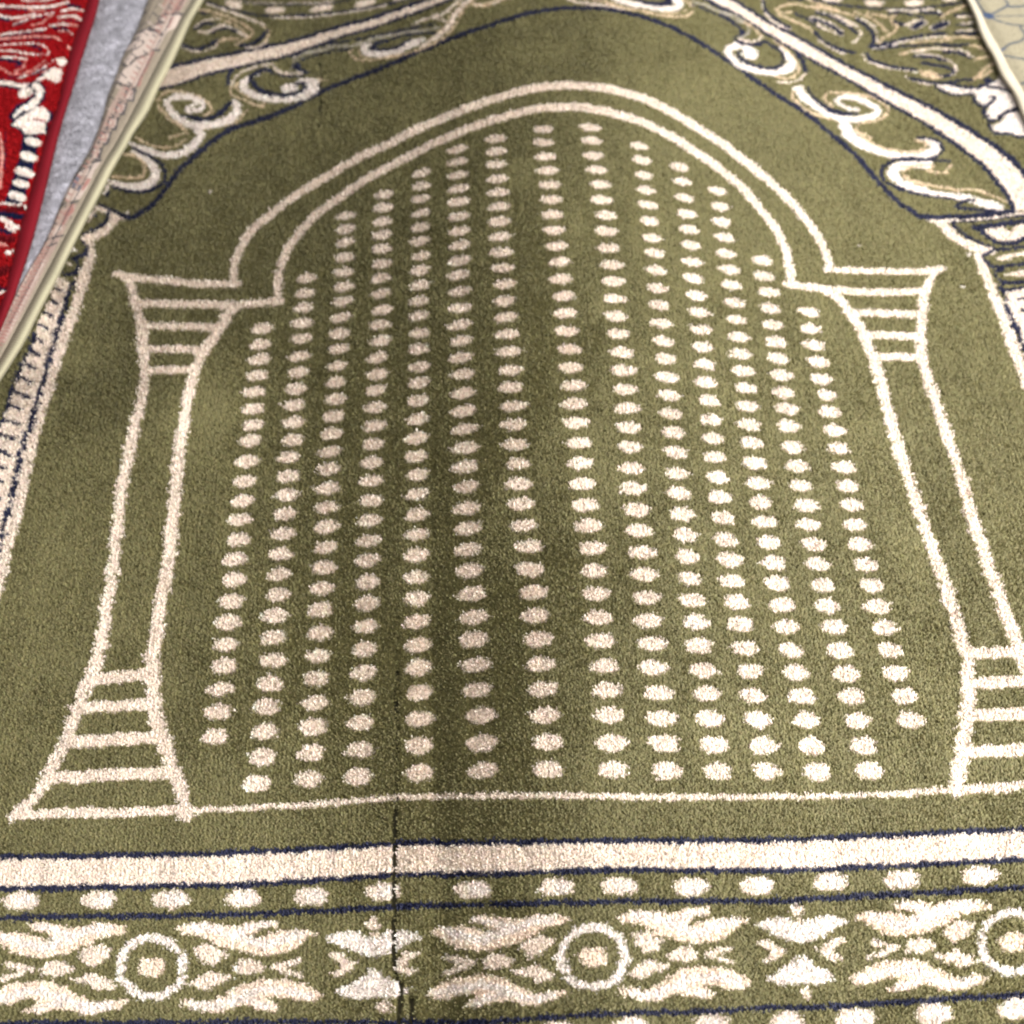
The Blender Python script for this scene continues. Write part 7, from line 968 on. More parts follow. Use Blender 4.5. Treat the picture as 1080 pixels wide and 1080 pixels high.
BEIGE = parse("""q0 -241.9 584.3 -228.7 584 -236.6 559.7 -241.6 545 -246.3 528.4 -249.5 518.5 -252.3 505.6 -255.9 487.6 -261.2 468 -267.3 445.9 -271.8 428.3 -278.4 428.4 -272.9 458.1 -265.6 487.8 -258 518.7 -250.9 545.2 -247 562.2
q1 -242.2 583.1 .7 -250.9 545.2 .7
D1 -240.5 582.3 .5 -249.3 544.4 .5
q1 -237.5 580.9 .7 -246.4 543.1 .7
r1 -235.7 580 .6 -244.6 542.2 .6
D1 -232.9 578.7 .4 -241.9 541 .4
c0 -262.1 542.1 -253.9 546.4 -245.9 551.9 -247.8 556.5 -242.5 561 -233.9 562 -235.6 549.4 -242 541.6 -246 525.1 -252.3 518.6 -259.2 516.6 -263.3 509.9 -266.5 510.2 -267.4 514.6 -261.5 524.3 -267 523.3 -268.4 528.8 -262.8 536.5
c0 -260.1 512.2 -252.1 516.4 -249.5 518.5 -252.4 506.7 -255.3 495 -255.9 487.6 -260 487.7 -266.7 491 -271.1 493.2 -270.3 498.5 -264.9 505.9
D1 -265 542.7 1 -260.1 543.7 1 -254.1 547.5 1 -248.8 552 1 -245.2 552.5 1
D1 -248.2 553.7 .7 -248.7 557.7 .7 -247.5 559.9 .9 -245.5 561.6 1 -233.2 562.5 1.1
D1 -269.2 530 1.1 -265.4 534.3 1.2 -260.8 537 1.3
D1 -265.7 524.1 .9 -260.2 525.3 .8 -258.4 527.4 .7 -256.2 531.5 .6 -256 533 .6 -259 534.2 .8
D1 -268.2 512.4 .7 -266.6 507.8 .8 -264.9 507.2 1.1 -263.1 508 1 -260.3 514.4 .9 -251.2 520.8 .9 -250 523.5 1 -245.1 523.9 1.1
D1 -271.6 492.2 1.1 -267.3 491 .9 -265.6 488.4 .9 -258.5 486.8 1.1
D1 -252.4 545.2 2.1 -247.2 543.8 1.8 -245 539.5 1.4
D1 -262.1 564.8 1.9 -259.7 565.9 1.9
D1 -259.6 574.6 1.1 -258.6 575.8 1.1
D1 -265.9 544.4 .6 -261.5 549.9 .7 -257.5 552.7 .7
r1 -239.4 558.6 .9 -241.2 548.4 .9
r1 -248.4 521.8 1 -253.9 495 1 -254.5 487.6 .9
r1 -233 582.9 .7 -236.5 566.6 .7
r1 -244.6 582 .6 -247.1 570.3 .6
D0 -262.8 473.2 -262.2 485.7 -255.2 484.5 -255.8 471.5
c0 -261.5 474.7 -260.9 483.3 -256.7 482.4 -257.2 473.6
r1 -258.3 481.4 .5 -258.6 475.7 .5
D0 -267 460 -266.5 472.2 -259.5 471.1 -260 458.3
c0 -265.7 461.5 -265.2 469.9 -260.9 469 -261.5 460.4
r1 -262.5 468 .5 -262.9 462.4 .5
D0 -270.7 446 -270.2 458 -263.2 456.9 -263.7 444.3
c0 -269.4 447.5 -268.9 455.8 -264.7 454.9 -265.2 446.4
r1 -266.3 453.9 .5 -266.6 448.4 .5
D0 -273.9 432.2 -273.5 444.1 -266.6 442.9 -267.1 430.6
c0 -272.7 433.7 -272.2 441.8 -268 441 -268.5 432.6
r1 -269.6 440 .5 -269.9 434.6 .5
D0 -277.4 417.8 -276.9 429.4 -270.1 428.2 -270.6 416.2
c0 -276.1 419.2 -275.6 427.2 -271.5 426.3 -272 418.1
r1 -273.1 425.4 .4 -273.4 420.1 .4
c0 -290.1 388.8 -288.8 398.1 -282.2 407.4 -274 414.8 -270.2 415.7 -273 407.2 -275.6 392.2 -278.8 382.1 -286.4 381.4
D1 -288.9 399.1 .8 -284.9 407.4 .9 -280.3 412.7 1 -276.6 414.9 1 -270.3 416.4 1
D1 -288.4 395.3 .7 -282.2 407.4 .8 -280.6 408.9 .9 -275.5 411 .9
D1 -294.1 372.5 .8 -288.6 378.5 .8 -279.8 380.5 .9
D1 -294.3 360.8 .7 -287.9 365.1 .7 -281.8 366.8 .7
D1 -290 370.6 .8 -285.4 374.1 .8
n0 -278.9 394.5 -279.7 390.6 -281 388.7 -282.8 388.7 -284.5 390.4 -285.2 393.4 -285.1 397.7 -284.3 401.6 -282.9 403.6 -281.1 403.6 -279.5 401.8 -278.7 398.8
q0 -276.1 397.6 -276.7 395.1 -277.7 393.9 -279 394 -280.2 395.2 -280.8 397.2 -280.7 400 -280.2 402.5 -279.2 403.8 -277.9 403.7 -276.6 402.4 -276.1 400.4
c0 -280.3 385.7 -280.8 383.1 -282.1 381.8 -284.5 381.9 -286.9 383.1 -288.4 385.1 -288.9 388 -288.5 390.7 -287.1 391.9 -284.7 391.9 -282.3 390.7 -280.8 388.6
r1 -275.3 399.7 .9 -278 390.4 .9
q0 -291.3 370.6 -285.6 375.9 -279.6 378.5 -281 370.4 -284.6 359.7 -294.2 359.9
r1 -284.7 369.5 2.1 -282.7 373.1 2.1
r1 -282.7 377.7 1 -286.1 361.5 1
q0 -288.4 359.8 -283.3 359.7 -291.8 323.4 -298.3 293.8 -304.8 267.7 -312 267.8 -303.6 312 -300.1 328.7 -294.9 344.1
D1 -299.7 338.2 .7 -287.6 345.2 .7
D1 -299.1 338.6 .6 -297.6 345.1 .6 -296.6 346.8 .7 -293.2 348.8 .8 -284.7 351.7 .8
c0 -295.9 350.3 -293 356.4 -287.3 360.6 -285.5 357 -289.8 351.9
c1 -298.3 325.3 1.1 -310.3 271.7 1
c1 -292.4 331.1 .7 -305.8 270 .7
D1 -233.2 581.5 .4 -239.9 557.3 .4 -266 443.7 .4 -274.6 413.4 .4 -305.9 278.6 .4
q1 -236 582.6 .8 -242.6 558.4 .7 -268.5 444.7 .7 -277.1 414.3 .7 -308.2 279.3 .6
D1 -247.1 588.2 .3 -253.6 563.8 .3 -278.8 449.4 .3 -286 424 .3
D1 -239.6 585.9 .6 -236.6 582.6 .6
r1 -241 580.8 .6 -238 577.5 .6
D1 -247.9 584.1 .5 -244.2 579.8 .5
r1 -242.4 575.7 .6 -239.5 572.5 .6
D1 -243.8 570.6 .6 -240.9 567.4 .6
c1 -250.7 573.9 .5 -247 569.6 .5
r1 -245.2 565.6 .6 -242.3 562.4 .6
r1 -246.3 560.6 .6 -243.4 557.4 .6
D1 -253.2 563.8 .5 -249.5 559.6 .5
D1 -247.4 555.6 .6 -244.4 552.5 .6
r1 -248.4 550.7 .6 -245.5 547.6 .6
c1 -255.2 553.9 .5 -251.5 549.7 .5
r1 -249.5 545.8 .6 -246.6 542.7 .6
D1 -250.8 540.2 .5 -247.9 537.1 .5
D1 -257.6 543.3 .5 -253.9 539.2 .5
r1 -252.2 534.4 .5 -249.3 531.3 .5
r1 -253.6 528.6 .5 -250.7 525.5 .5
c1 -260.3 531.7 .5 -256.6 527.7 .5
D1 -254.9 522.8 .5 -252.1 519.8 .5
r1 -256.1 517.4 .5 -253.3 514.4 .5
D1 -262.8 520.5 .5 -259.2 516.5 .5
r1 -257.2 512.3 .5 -254.4 509.3 .5
D1 -258.3 507.1 .5 -255.5 504.1 .5
c1 -265 510.2 .5 -261.4 506.2 .5
r1 -259.4 502 .5 -256.6 499 .5
r1 -260.6 496.7 .5 -257.8 493.7 .5
D1 -267.2 499.7 .5 -263.6 495.8 .5
D1 -261.8 491.2 .5 -259 488.3 .5
r1 -263.1 485.7 .5 -260.3 482.8 .5
c1 -269.7 488.7 .5 -266.1 484.8 .5
r1 -264.3 480.2 .5 -261.5 477.4 .5
D1 -265.5 475 .5 -262.7 472.2 .5
D1 -272.1 477.9 .5 -268.5 474.1 .5
r1 -266.6 470.1 .5 -263.8 467.3 .5
r1 -267.7 465.2 .5 -265 462.4 .5
c1 -274.2 468.1 .5 -270.7 464.3 .5
D1 -268.9 460.3 .5 -266.1 457.5 .5
r1 -270 455.6 .5 -267.2 452.8 .5
D1 -276.4 458.5 .5 -272.9 454.8 .5
r1 -271 451.3 .5 -268.3 448.5 .5
D1 -272.1 446.9 .5 -269.3 444.2 .5
c1 -278.5 449.8 .4 -275 446.1 .4
r1 -273.2 442.6 .5 -270.4 439.9 .5
r1 -274.2 438.3 .5 -271.5 435.6 .5
D1 -280.6 441.1 .4 -277.1 437.5 .4
D1 -275.5 434.3 .5 -272.7 431.6 .5
r1 -276.7 430.3 .5 -273.9 427.6 .5
c1 -283 433 .4 -279.6 429.4 .4
r1 -277.9 426.3 .5 -275.1 423.6 .5
D1 -279.1 422.3 .5 -276.4 419.6 .5
D1 -285.4 425 .4 -282 421.5 .4
r1 -280.1 417.7 .5 -277.4 415 .5
r1 -281.2 413.1 .5 -278.5 410.5 .5
c1 -287.5 415.9 .4 -284 412.3 .4
D1 -282.2 408.6 .5 -279.5 406 .5
r1 -283.2 404.1 .5 -280.5 401.5 .5
D1 -289.5 406.8 .4 -286.1 403.3 .4
r1 -284.4 398.9 .5 -281.7 396.3 .5
D1 -285.6 393.6 .5 -282.9 391.1 .5
c1 -291.8 396.3 .4 -288.4 392.9 .4
r1 -286.8 388.4 .5 -284.1 385.9 .5
r1 -287.9 383.2 .5 -285.2 380.7 .5
D1 -294.1 385.9 .4 -290.7 382.5 .4
D1 -289 378.2 .5 -286.4 375.7 .5
r1 -290.2 373.3 .5 -287.5 370.8 .5
c1 -296.3 375.9 .4 -292.9 372.5 .4
r1 -291.3 368.4 .5 -288.6 365.9 .5
D1 -292.4 363.5 .5 -289.7 361.1 .5
D1 -298.5 366.1 .4 -295.1 362.8 .4
r1 -293.3 359.1 .5 -290.7 356.7 .5
r1 -294.3 355.1 .5 -291.6 352.7 .4
c1 -300.3 357.7 .4 -297 354.4 .4
D1 -295.2 351.1 .4 -292.5 348.7 .4
r1 -296.1 347.1 .4 -293.5 344.7 .4
D1 -302.1 349.6 .4 -298.8 346.4 .4
r1 -297 343.1 .4 -294.4 340.7 .4
D1 -297.9 339.2 .4 -295.3 336.8 .4
c1 -303.9 341.7 .4 -300.6 338.5 .4
r1 -298.8 335.3 .4 -296.2 332.9 .4
r1 -299.7 331.4 .4 -297.1 329 .4
D1 -305.7 333.8 .4 -302.4 330.7 .4
D1 -300.6 327.5 .4 -298 325.1 .4
r1 -301.4 323.6 .4 -298.8 321.3 .4
c1 -307.4 326.1 .4 -304.1 322.9 .4
r1 -302.3 319.8 .4 -299.7 317.5 .4
D1 -303.2 316 .4 -300.6 313.7 .4
D1 -309.1 318.4 .4 -305.8 315.3 .4
r1 -304 312.2 .4 -301.5 309.9 .4
r1 -304.9 308.6 .4 -302.3 306.3 .4
c1 -310.8 311 .4 -307.5 307.9 .4
D1 -305.7 305 .4 -303.1 302.7 .4
r1 -306.5 301.5 .4 -303.9 299.2 .4
D1 -312.4 303.8 .4 -309.1 300.8 .4
r1 -307.3 297.9 .4 -304.8 295.6 .4
D1 -308.3 293.8 .4 -305.7 291.6 .4
c1 -314.1 296.2 .4 -310.9 293.2 .4
r1 -293.2 342.3 .5 -291.1 341.1 .5
r1 -295.5 339.4 .4 -294 338.5 .4
r1 -293.7 339.6 .5 -291.7 338.3 .5
r1 -296 336.7 .4 -294.5 335.8 .4
r1 -294.3 336.9 .5 -292.2 335.6 .5
r1 -296.6 334 .4 -295.1 333.1 .4
r1 -294.8 334.2 .5 -292.8 332.9 .5
r1 -297.2 331.3 .4 -295.6 330.4 .4
r1 -295.4 331.4 .5 -293.3 330.2 .5
r1 -297.7 328.6 .4 -296.2 327.7 .4
r1 -296 328.8 .5 -293.9 327.5 .5
r1 -298.3 325.9 .4 -296.8 325 .4
r1 -296.5 326.1 .5 -294.5 324.8 .5
r1 -298.8 323.2 .4 -297.3 322.4 .4
r1 -297.1 323.4 .5 -295 322.2 .5
r1 -299.3 320.6 .4 -297.8 319.7 .4
r1 -297.6 320.7 .5 -295.6 319.5 .5
r1 -299.9 317.9 .4 -298.4 317 .4
r1 -298.1 318.1 .5 -296.1 316.8 .5
r1 -300.4 315.3 .4 -298.9 314.4 .4
r1 -298.7 315.4 .5 -296.7 314.2 .5
r1 -301 312.6 .4 -299.5 311.8 .4
r1 -299.2 312.8 .5 -297.2 311.6 .5
r1 -301.5 310 .4 -300 309.2 .4
r1 -299.8 310.2 .5 -297.7 309 .5
r1 -302 307.4 .4 -300.5 306.5 .4
r1 -300.3 307.6 .5 -298.3 306.3 .5
r1 -302.6 304.8 .4 -301.1 303.9 .4
r1 -300.8 304.9 .5 -298.8 303.7 .5
r1 -303.1 302.2 .4 -301.6 301.3 .4
r1 -301.4 302.3 .5 -299.4 301.1 .5
r1 -303.6 299.6 .4 -302.1 298.8 .4
r1 -301.9 299.8 .5 -299.9 298.6 .5
r1 -304.1 297 .4 -302.7 296.2 .4
r1 -302.4 297.2 .5 -300.4 296 .5
r1 -304.7 294.5 .4 -303.2 293.6 .4
r1 -303 294.6 .5 -301 293.4 .5
r1 -305.2 291.9 .4 -303.7 291.1 .4
r1 -303.5 292.1 .5 -301.5 290.9 .5
r1 -305.7 289.4 .4 -304.2 288.5 .4
r1 -304 289.5 .5 -302 288.3 .5
r1 -306.2 286.8 .4 -304.8 286 .4
r1 -304.5 287 .5 -302.5 285.8 .5
r1 -306.7 284.3 .4 -305.3 283.5 .4
r1 -305 284.4 .5 -303.1 283.3 .5
r1 -307.3 281.8 .4 -305.8 280.9 .4
r1 -305.6 281.9 .5 -303.6 280.7 .5
r1 -307.8 279.3 .4 -306.3 278.4 .4
r1 -306.1 279.4 .5 -304.1 278.2 .5
r1 -308.3 276.8 .4 -306.8 275.9 .4
r1 -306.6 276.9 .5 -304.6 275.7 .5
r1 -308.8 274.3 .4 -307.3 273.4 .4
r1 -307.1 274.4 .5 -305.1 273.2 .5
r1 -309.3 271.8 .4 -307.8 271 .4
r1 -307.6 271.9 .5 -305.6 270.8 .5
r1 -309.8 269.3 .4 -308.3 268.5 .4
r1 -308.1 269.4 .5 -306.1 268.3 .5
r1 -310.3 266.8 .4 -308.9 266 .4
r1 -308.6 267 .5 -306.7 265.8 .5
r1 -310.8 264.4 .4 -309.4 263.6 .4""")
GOLD = parse("""s1 325.8 570.8 .8 328.8 551.7 .9 330.2 550.6 1 334.7 552.9 .8 346.1 560.7 1 349.6 559.6 1.1 359.7 560.6 1
s1 346.2 570.4 .7 347.2 562 .7
s1 331.4 549.4 .5 364.5 549.9 .5
s1 331 548.1 .8 336.7 543.5 .8 342.7 540.5 .8 349.5 539 .8 361.4 537.8 .8
s1 330.1 513.5 .7 338.2 519.5 .8 345.4 521.6 .8 349.5 525.9 .6 350.8 528.3 .6 350.8 530.7 .8 349.5 535.2 .7 350 539.8 .7
s1 331.1 508.5 .8 338.3 504.8 .8 351.7 500.3 .8
s1 336.1 478.9 1.1 346.7 480.9 1.1
b1 329.3 551.8 2.7 331.4 549.4 2.7
b1 331 514.1 .9 333.6 515.7 .9
s1 350.8 528.3 .9 358.3 525.9 .9
s1 328.3 568.4 .6 330.9 573.1 .6""")
VIEW = [[-364.7,590.3],
[364.1,576.0],
[188.6,-119.1],
[-247.6,-103.3]]
BB = [[-218.7,633.2,0.2,-215.5,623.9,6.51,-214.0,622.4,7.53,-212.6,621.6,8.04,-211.2,621.4,8.2,-210.0,621.6,8.04,-208.9,622.3,7.53,-207.9,623.8,6.51,-208.4,633.0,0.2],
[-222.6,618.9,0.2,-219.4,609.8,6.51,-217.8,608.3,7.53,-216.4,607.5,8.04,-215.1,607.2,8.2,-213.9,607.4,8.04,-212.8,608.1,7.53,-211.8,609.6,6.51,-212.4,618.6,0.2],
[-226.4,604.8,0.2,-223.2,595.8,6.51,-221.6,594.4,7.53,-220.2,593.6,8.04,-219.0,593.3,8.2,-217.8,593.5,8.04,-216.7,594.2,7.53,-215.7,595.6,6.51,-216.3,604.5,0.2],
[-230.2,591.0,0.2,-227.0,582.2,6.51,-225.4,580.7,7.53,-224.0,579.9,8.04,-222.7,579.7,8.2,-221.6,579.9,8.04,-220.5,580.5,7.53,-219.6,581.9,6.51,-220.2,590.7,0.2],
[-234.1,577.6,0.2,-230.9,568.9,6.51,-229.3,567.4,7.53,-227.9,566.7,8.04,-226.7,566.4,8.2,-225.5,566.6,8.04,-224.4,567.2,7.53,-223.5,568.6,6.51,-224.2,577.2,0.2],
[-238.0,564.4,0.2,-234.7,555.8,6.51,-233.2,554.4,7.53,-231.8,553.6,8.04,-230.5,553.3,8.2,-229.3,553.5,8.04,-228.3,554.1,7.53,-227.4,555.4,6.51,-228.1,563.9,0.2],
[-240.9,550.7,0.2,-237.6,542.2,6.51,-236.0,540.8,7.53,-234.6,540.0,8.04,-233.3,539.7,8.2,-232.1,539.8,8.04,-231.0,540.3,7.53,-230.1,541.6,6.51,-230.8,549.9,0.2],
[-244.1,537.4,0.2,-240.6,529.0,6.51,-238.9,527.5,7.53,-237.4,526.7,8.04,-236.1,526.3,8.2,-234.8,526.3,8.04,-233.6,526.8,7.53,-232.6,528.0,6.51,-233.3,536.0,0.2],
[-247.3,524.4,0.2,-243.8,516.1,6.51,-242.0,514.6,7.53,-240.4,513.7,8.04,-239.0,513.2,8.2,-237.6,513.2,8.04,-236.4,513.6,7.53,-235.3,514.7,6.51,-236.0,522.5,0.2],
[-250.2,511.5,0.2,-246.6,503.3,6.51,-244.9,501.7,7.53,-243.3,500.8,8.04,-241.9,500.4,8.2,-240.5,500.3,8.04,-239.3,500.7,7.53,-238.2,501.8,6.51,-238.9,509.4,0.2],
[-253.0,498.7,0.2,-249.5,490.6,6.51,-247.8,489.1,7.53,-246.3,488.3,8.04,-244.9,487.9,8.2,-243.6,487.9,8.04,-242.5,488.3,7.53,-241.5,489.3,6.51,-242.3,496.9,0.2],
[-256.0,486.1,0.2,-252.3,478.2,6.51,-250.6,476.7,7.53,-249.1,475.8,8.04,-247.7,475.4,8.2,-246.3,475.4,8.04,-245.2,475.7,7.53,-244.1,476.7,6.51,-244.9,484.1,0.2],
[-258.8,473.8,0.2,-255.1,466.0,6.51,-253.4,464.5,7.53,-251.8,463.6,8.04,-250.3,463.1,8.2,-248.9,463.0,8.04,-247.7,463.3,7.53,-246.6,464.2,6.51,-247.4,471.5,0.2],
[-261.7,461.7,0.2,-258.1,454.1,6.51,-256.4,452.7,7.53,-254.9,451.8,8.04,-253.5,451.4,8.2,-252.3,451.4,8.04,-251.2,451.8,7.53,-250.2,452.8,6.51,-251.1,460.0,0.2],
[-264.6,449.8,0.2,-261.0,442.4,6.51,-259.5,441.1,7.53,-258.2,440.5,8.04,-256.9,440.2,8.2,-255.8,440.2,8.04,-254.9,440.7,7.53,-254.1,441.8,6.51,-255.1,449.0,0.2],
[-267.6,438.3,0.2,-264.0,431.0,6.51,-262.4,429.7,7.53,-261.1,429.0,8.04,-259.8,428.6,8.2,-258.7,428.7,8.04,-257.6,429.1,7.53,-256.8,430.1,6.51,-257.9,437.1,0.2],
[-271.1,427.3,0.2,-267.5,420.1,6.51,-265.9,418.8,7.53,-264.5,418.1,8.04,-263.2,417.7,8.2,-262.0,417.7,8.04,-261.0,418.1,7.53,-260.2,419.1,6.51,-261.3,426.0,0.2],
[-274.1,416.1,0.2,-270.4,409.0,6.51,-268.8,407.8,7.53,-267.5,407.0,8.04,-266.2,406.7,8.2,-265.1,406.7,8.04,-264.1,407.1,7.53,-263.3,408.1,6.51,-264.4,414.8,0.2],
[-276.6,404.8,0.2,-272.9,397.8,6.51,-271.3,396.6,7.53,-269.9,395.8,8.04,-268.7,395.5,8.2,-267.6,395.5,8.04,-266.6,395.8,7.53,-265.7,396.8,6.51,-266.9,403.4,0.2],
[-279.2,393.7,0.2,-275.5,386.8,6.51,-273.9,385.6,7.53,-272.5,384.9,8.04,-271.3,384.5,8.2,-270.2,384.5,8.04,-269.2,384.9,7.53,-268.4,385.8,6.51,-269.6,392.3,0.2],
[-281.7,382.8,0.2,-278.0,376.0,6.51,-276.5,374.8,7.53,-275.1,374.1,8.04,-273.9,373.7,8.2,-272.8,373.7,8.04,-271.8,374.1,7.53,-271.0,375.0,6.51,-272.3,381.4,0.2],
[-284.2,372.0,0.2,-280.5,365.4,6.51,-278.9,364.1,7.53,-277.6,363.4,8.04,-276.4,363.1,8.2,-275.3,363.1,8.04,-274.3,363.4,7.53,-273.6,364.3,6.51,-274.9,370.6,0.2],
[-286.7,361.4,0.2,-282.9,354.8,6.51,-281.4,353.6,7.53,-280.0,352.9,8.04,-278.8,352.6,8.2,-277.7,352.6,8.04,-276.8,352.9,7.53,-276.0,353.7,6.51,-277.4,359.9,0.2],
[-289.1,350.9,0.2,-285.4,344.5,6.51,-283.8,343.3,7.53,-282.4,342.6,8.04,-281.2,342.2,8.2,-280.1,342.2,8.04,-279.2,342.5,7.53,-278.4,343.3,6.51,-279.8,349.3,0.2],
[-291.6,340.6,0.2,-287.7,334.2,6.51,-286.1,333.0,7.53,-284.8,332.3,8.04,-283.5,331.9,8.2,-282.4,331.9,8.04,-281.5,332.2,7.53,-280.7,332.9,6.51,-282.1,338.8,0.2],
[-293.9,330.4,0.2,-290.1,324.2,6.51,-288.4,322.9,7.53,-287.0,322.2,8.04,-285.7,321.8,8.2,-284.6,321.7,8.04,-283.6,321.9,7.53,-282.8,322.7,6.51,-284.2,328.4,0.2],
[-296.3,320.4,0.2,-292.4,314.2,6.51,-290.8,313.0,7.53,-289.4,312.3,8.04,-288.1,311.9,8.2,-287.0,311.8,8.04,-286.0,312.0,7.53,-285.2,312.7,6.51,-286.6,318.4,0.2],
[-298.6,310.5,0.2,-294.7,304.5,6.51,-293.1,303.3,7.53,-291.8,302.6,8.04,-290.6,302.2,8.2,-289.5,302.1,8.04,-288.5,302.4,7.53,-287.8,303.1,6.51,-289.2,308.6,0.2],
[-300.9,300.8,0.2,-297.0,294.8,6.51,-295.4,293.7,7.53,-294.1,293.0,8.04,-292.8,292.6,8.2,-291.8,292.5,8.04,-290.8,292.7,7.53,-290.1,293.4,6.51,-291.6,298.9,0.2],
[-303.3,291.2,0.2,-299.3,285.3,6.51,-297.7,284.2,7.53,-296.3,283.5,8.04,-295.1,283.1,8.2,-294.0,283.0,8.04,-293.0,283.2,7.53,-292.3,283.8,6.51,-293.8,289.1,0.2],
[-305.6,281.8,0.2,-301.6,276.0,6.51,-299.9,274.8,7.53,-298.5,274.1,8.04,-297.2,273.6,8.2,-296.0,273.5,8.04,-295.0,273.6,7.53,-294.3,274.2,6.51,-295.7,279.4,0.2],
[-307.8,272.4,0.2,-303.8,266.7,6.51,-302.2,265.6,7.53,-300.7,264.9,8.04,-299.5,264.5,8.2,-298.4,264.3,8.04,-297.4,264.5,7.53,-296.6,265.1,6.51,-298.2,270.2,0.2],
[-310.2,263.3,0.2,-306.2,257.8,6.51,-304.6,256.7,7.53,-303.3,256.0,8.04,-302.1,255.6,8.2,-301.1,255.5,8.04,-300.2,255.7,7.53,-299.5,256.3,6.51,-301.1,261.4,0.2],
[-312.7,254.4,0.2,-308.7,249.0,6.51,-307.2,248.0,7.53,-305.9,247.3,8.04,-304.7,247.0,8.2,-303.7,246.9,8.04,-302.9,247.1,7.53,-302.3,247.7,6.51,-303.9,252.7,0.2],
[-315.5,245.9,0.2,-311.5,240.6,6.51,-310.0,239.5,7.53,-308.7,238.9,8.04,-307.5,238.6,8.2,-306.5,238.5,8.04,-305.7,238.7,7.53,-305.1,239.3,6.51,-306.8,244.2,0.2],
[-318.3,237.6,0.2,-314.3,232.3,6.51,-312.7,231.2,7.53,-311.4,230.6,8.04,-310.2,230.2,8.2,-309.2,230.1,8.04,-308.4,230.3,7.53,-307.7,230.8,6.51,-309.4,235.6,0.2],
[-321.2,229.3,0.2,-317.1,224.1,6.51,-315.5,223.0,7.53,-314.1,222.4,8.04,-312.9,222.0,8.2,-311.9,221.8,8.04,-311.0,221.9,7.53,-310.3,222.5,6.51,-312.0,227.1,0.2],
[-323.9,221.2,0.2,-319.8,216.0,6.51,-318.2,214.9,7.53,-316.8,214.2,8.04,-315.6,213.8,8.2,-314.5,213.6,8.04,-313.6,213.7,7.53,-312.9,214.2,6.51,-314.6,218.8,0.2],
[-326.7,213.1,0.2,-322.5,208.0,6.51,-320.8,206.9,7.53,-319.4,206.2,8.04,-318.2,205.8,8.2,-317.1,205.6,8.04,-316.1,205.6,7.53,-315.4,206.1,6.51,-317.1,210.5,0.2],
[-329.4,205.2,0.2,-325.2,200.2,6.51,-323.5,199.0,7.53,-322.0,198.3,8.04,-320.7,197.8,8.2,-319.6,197.6,8.04,-318.7,197.6,7.53,-317.9,198.0,6.51,-319.7,202.4,0.2]]
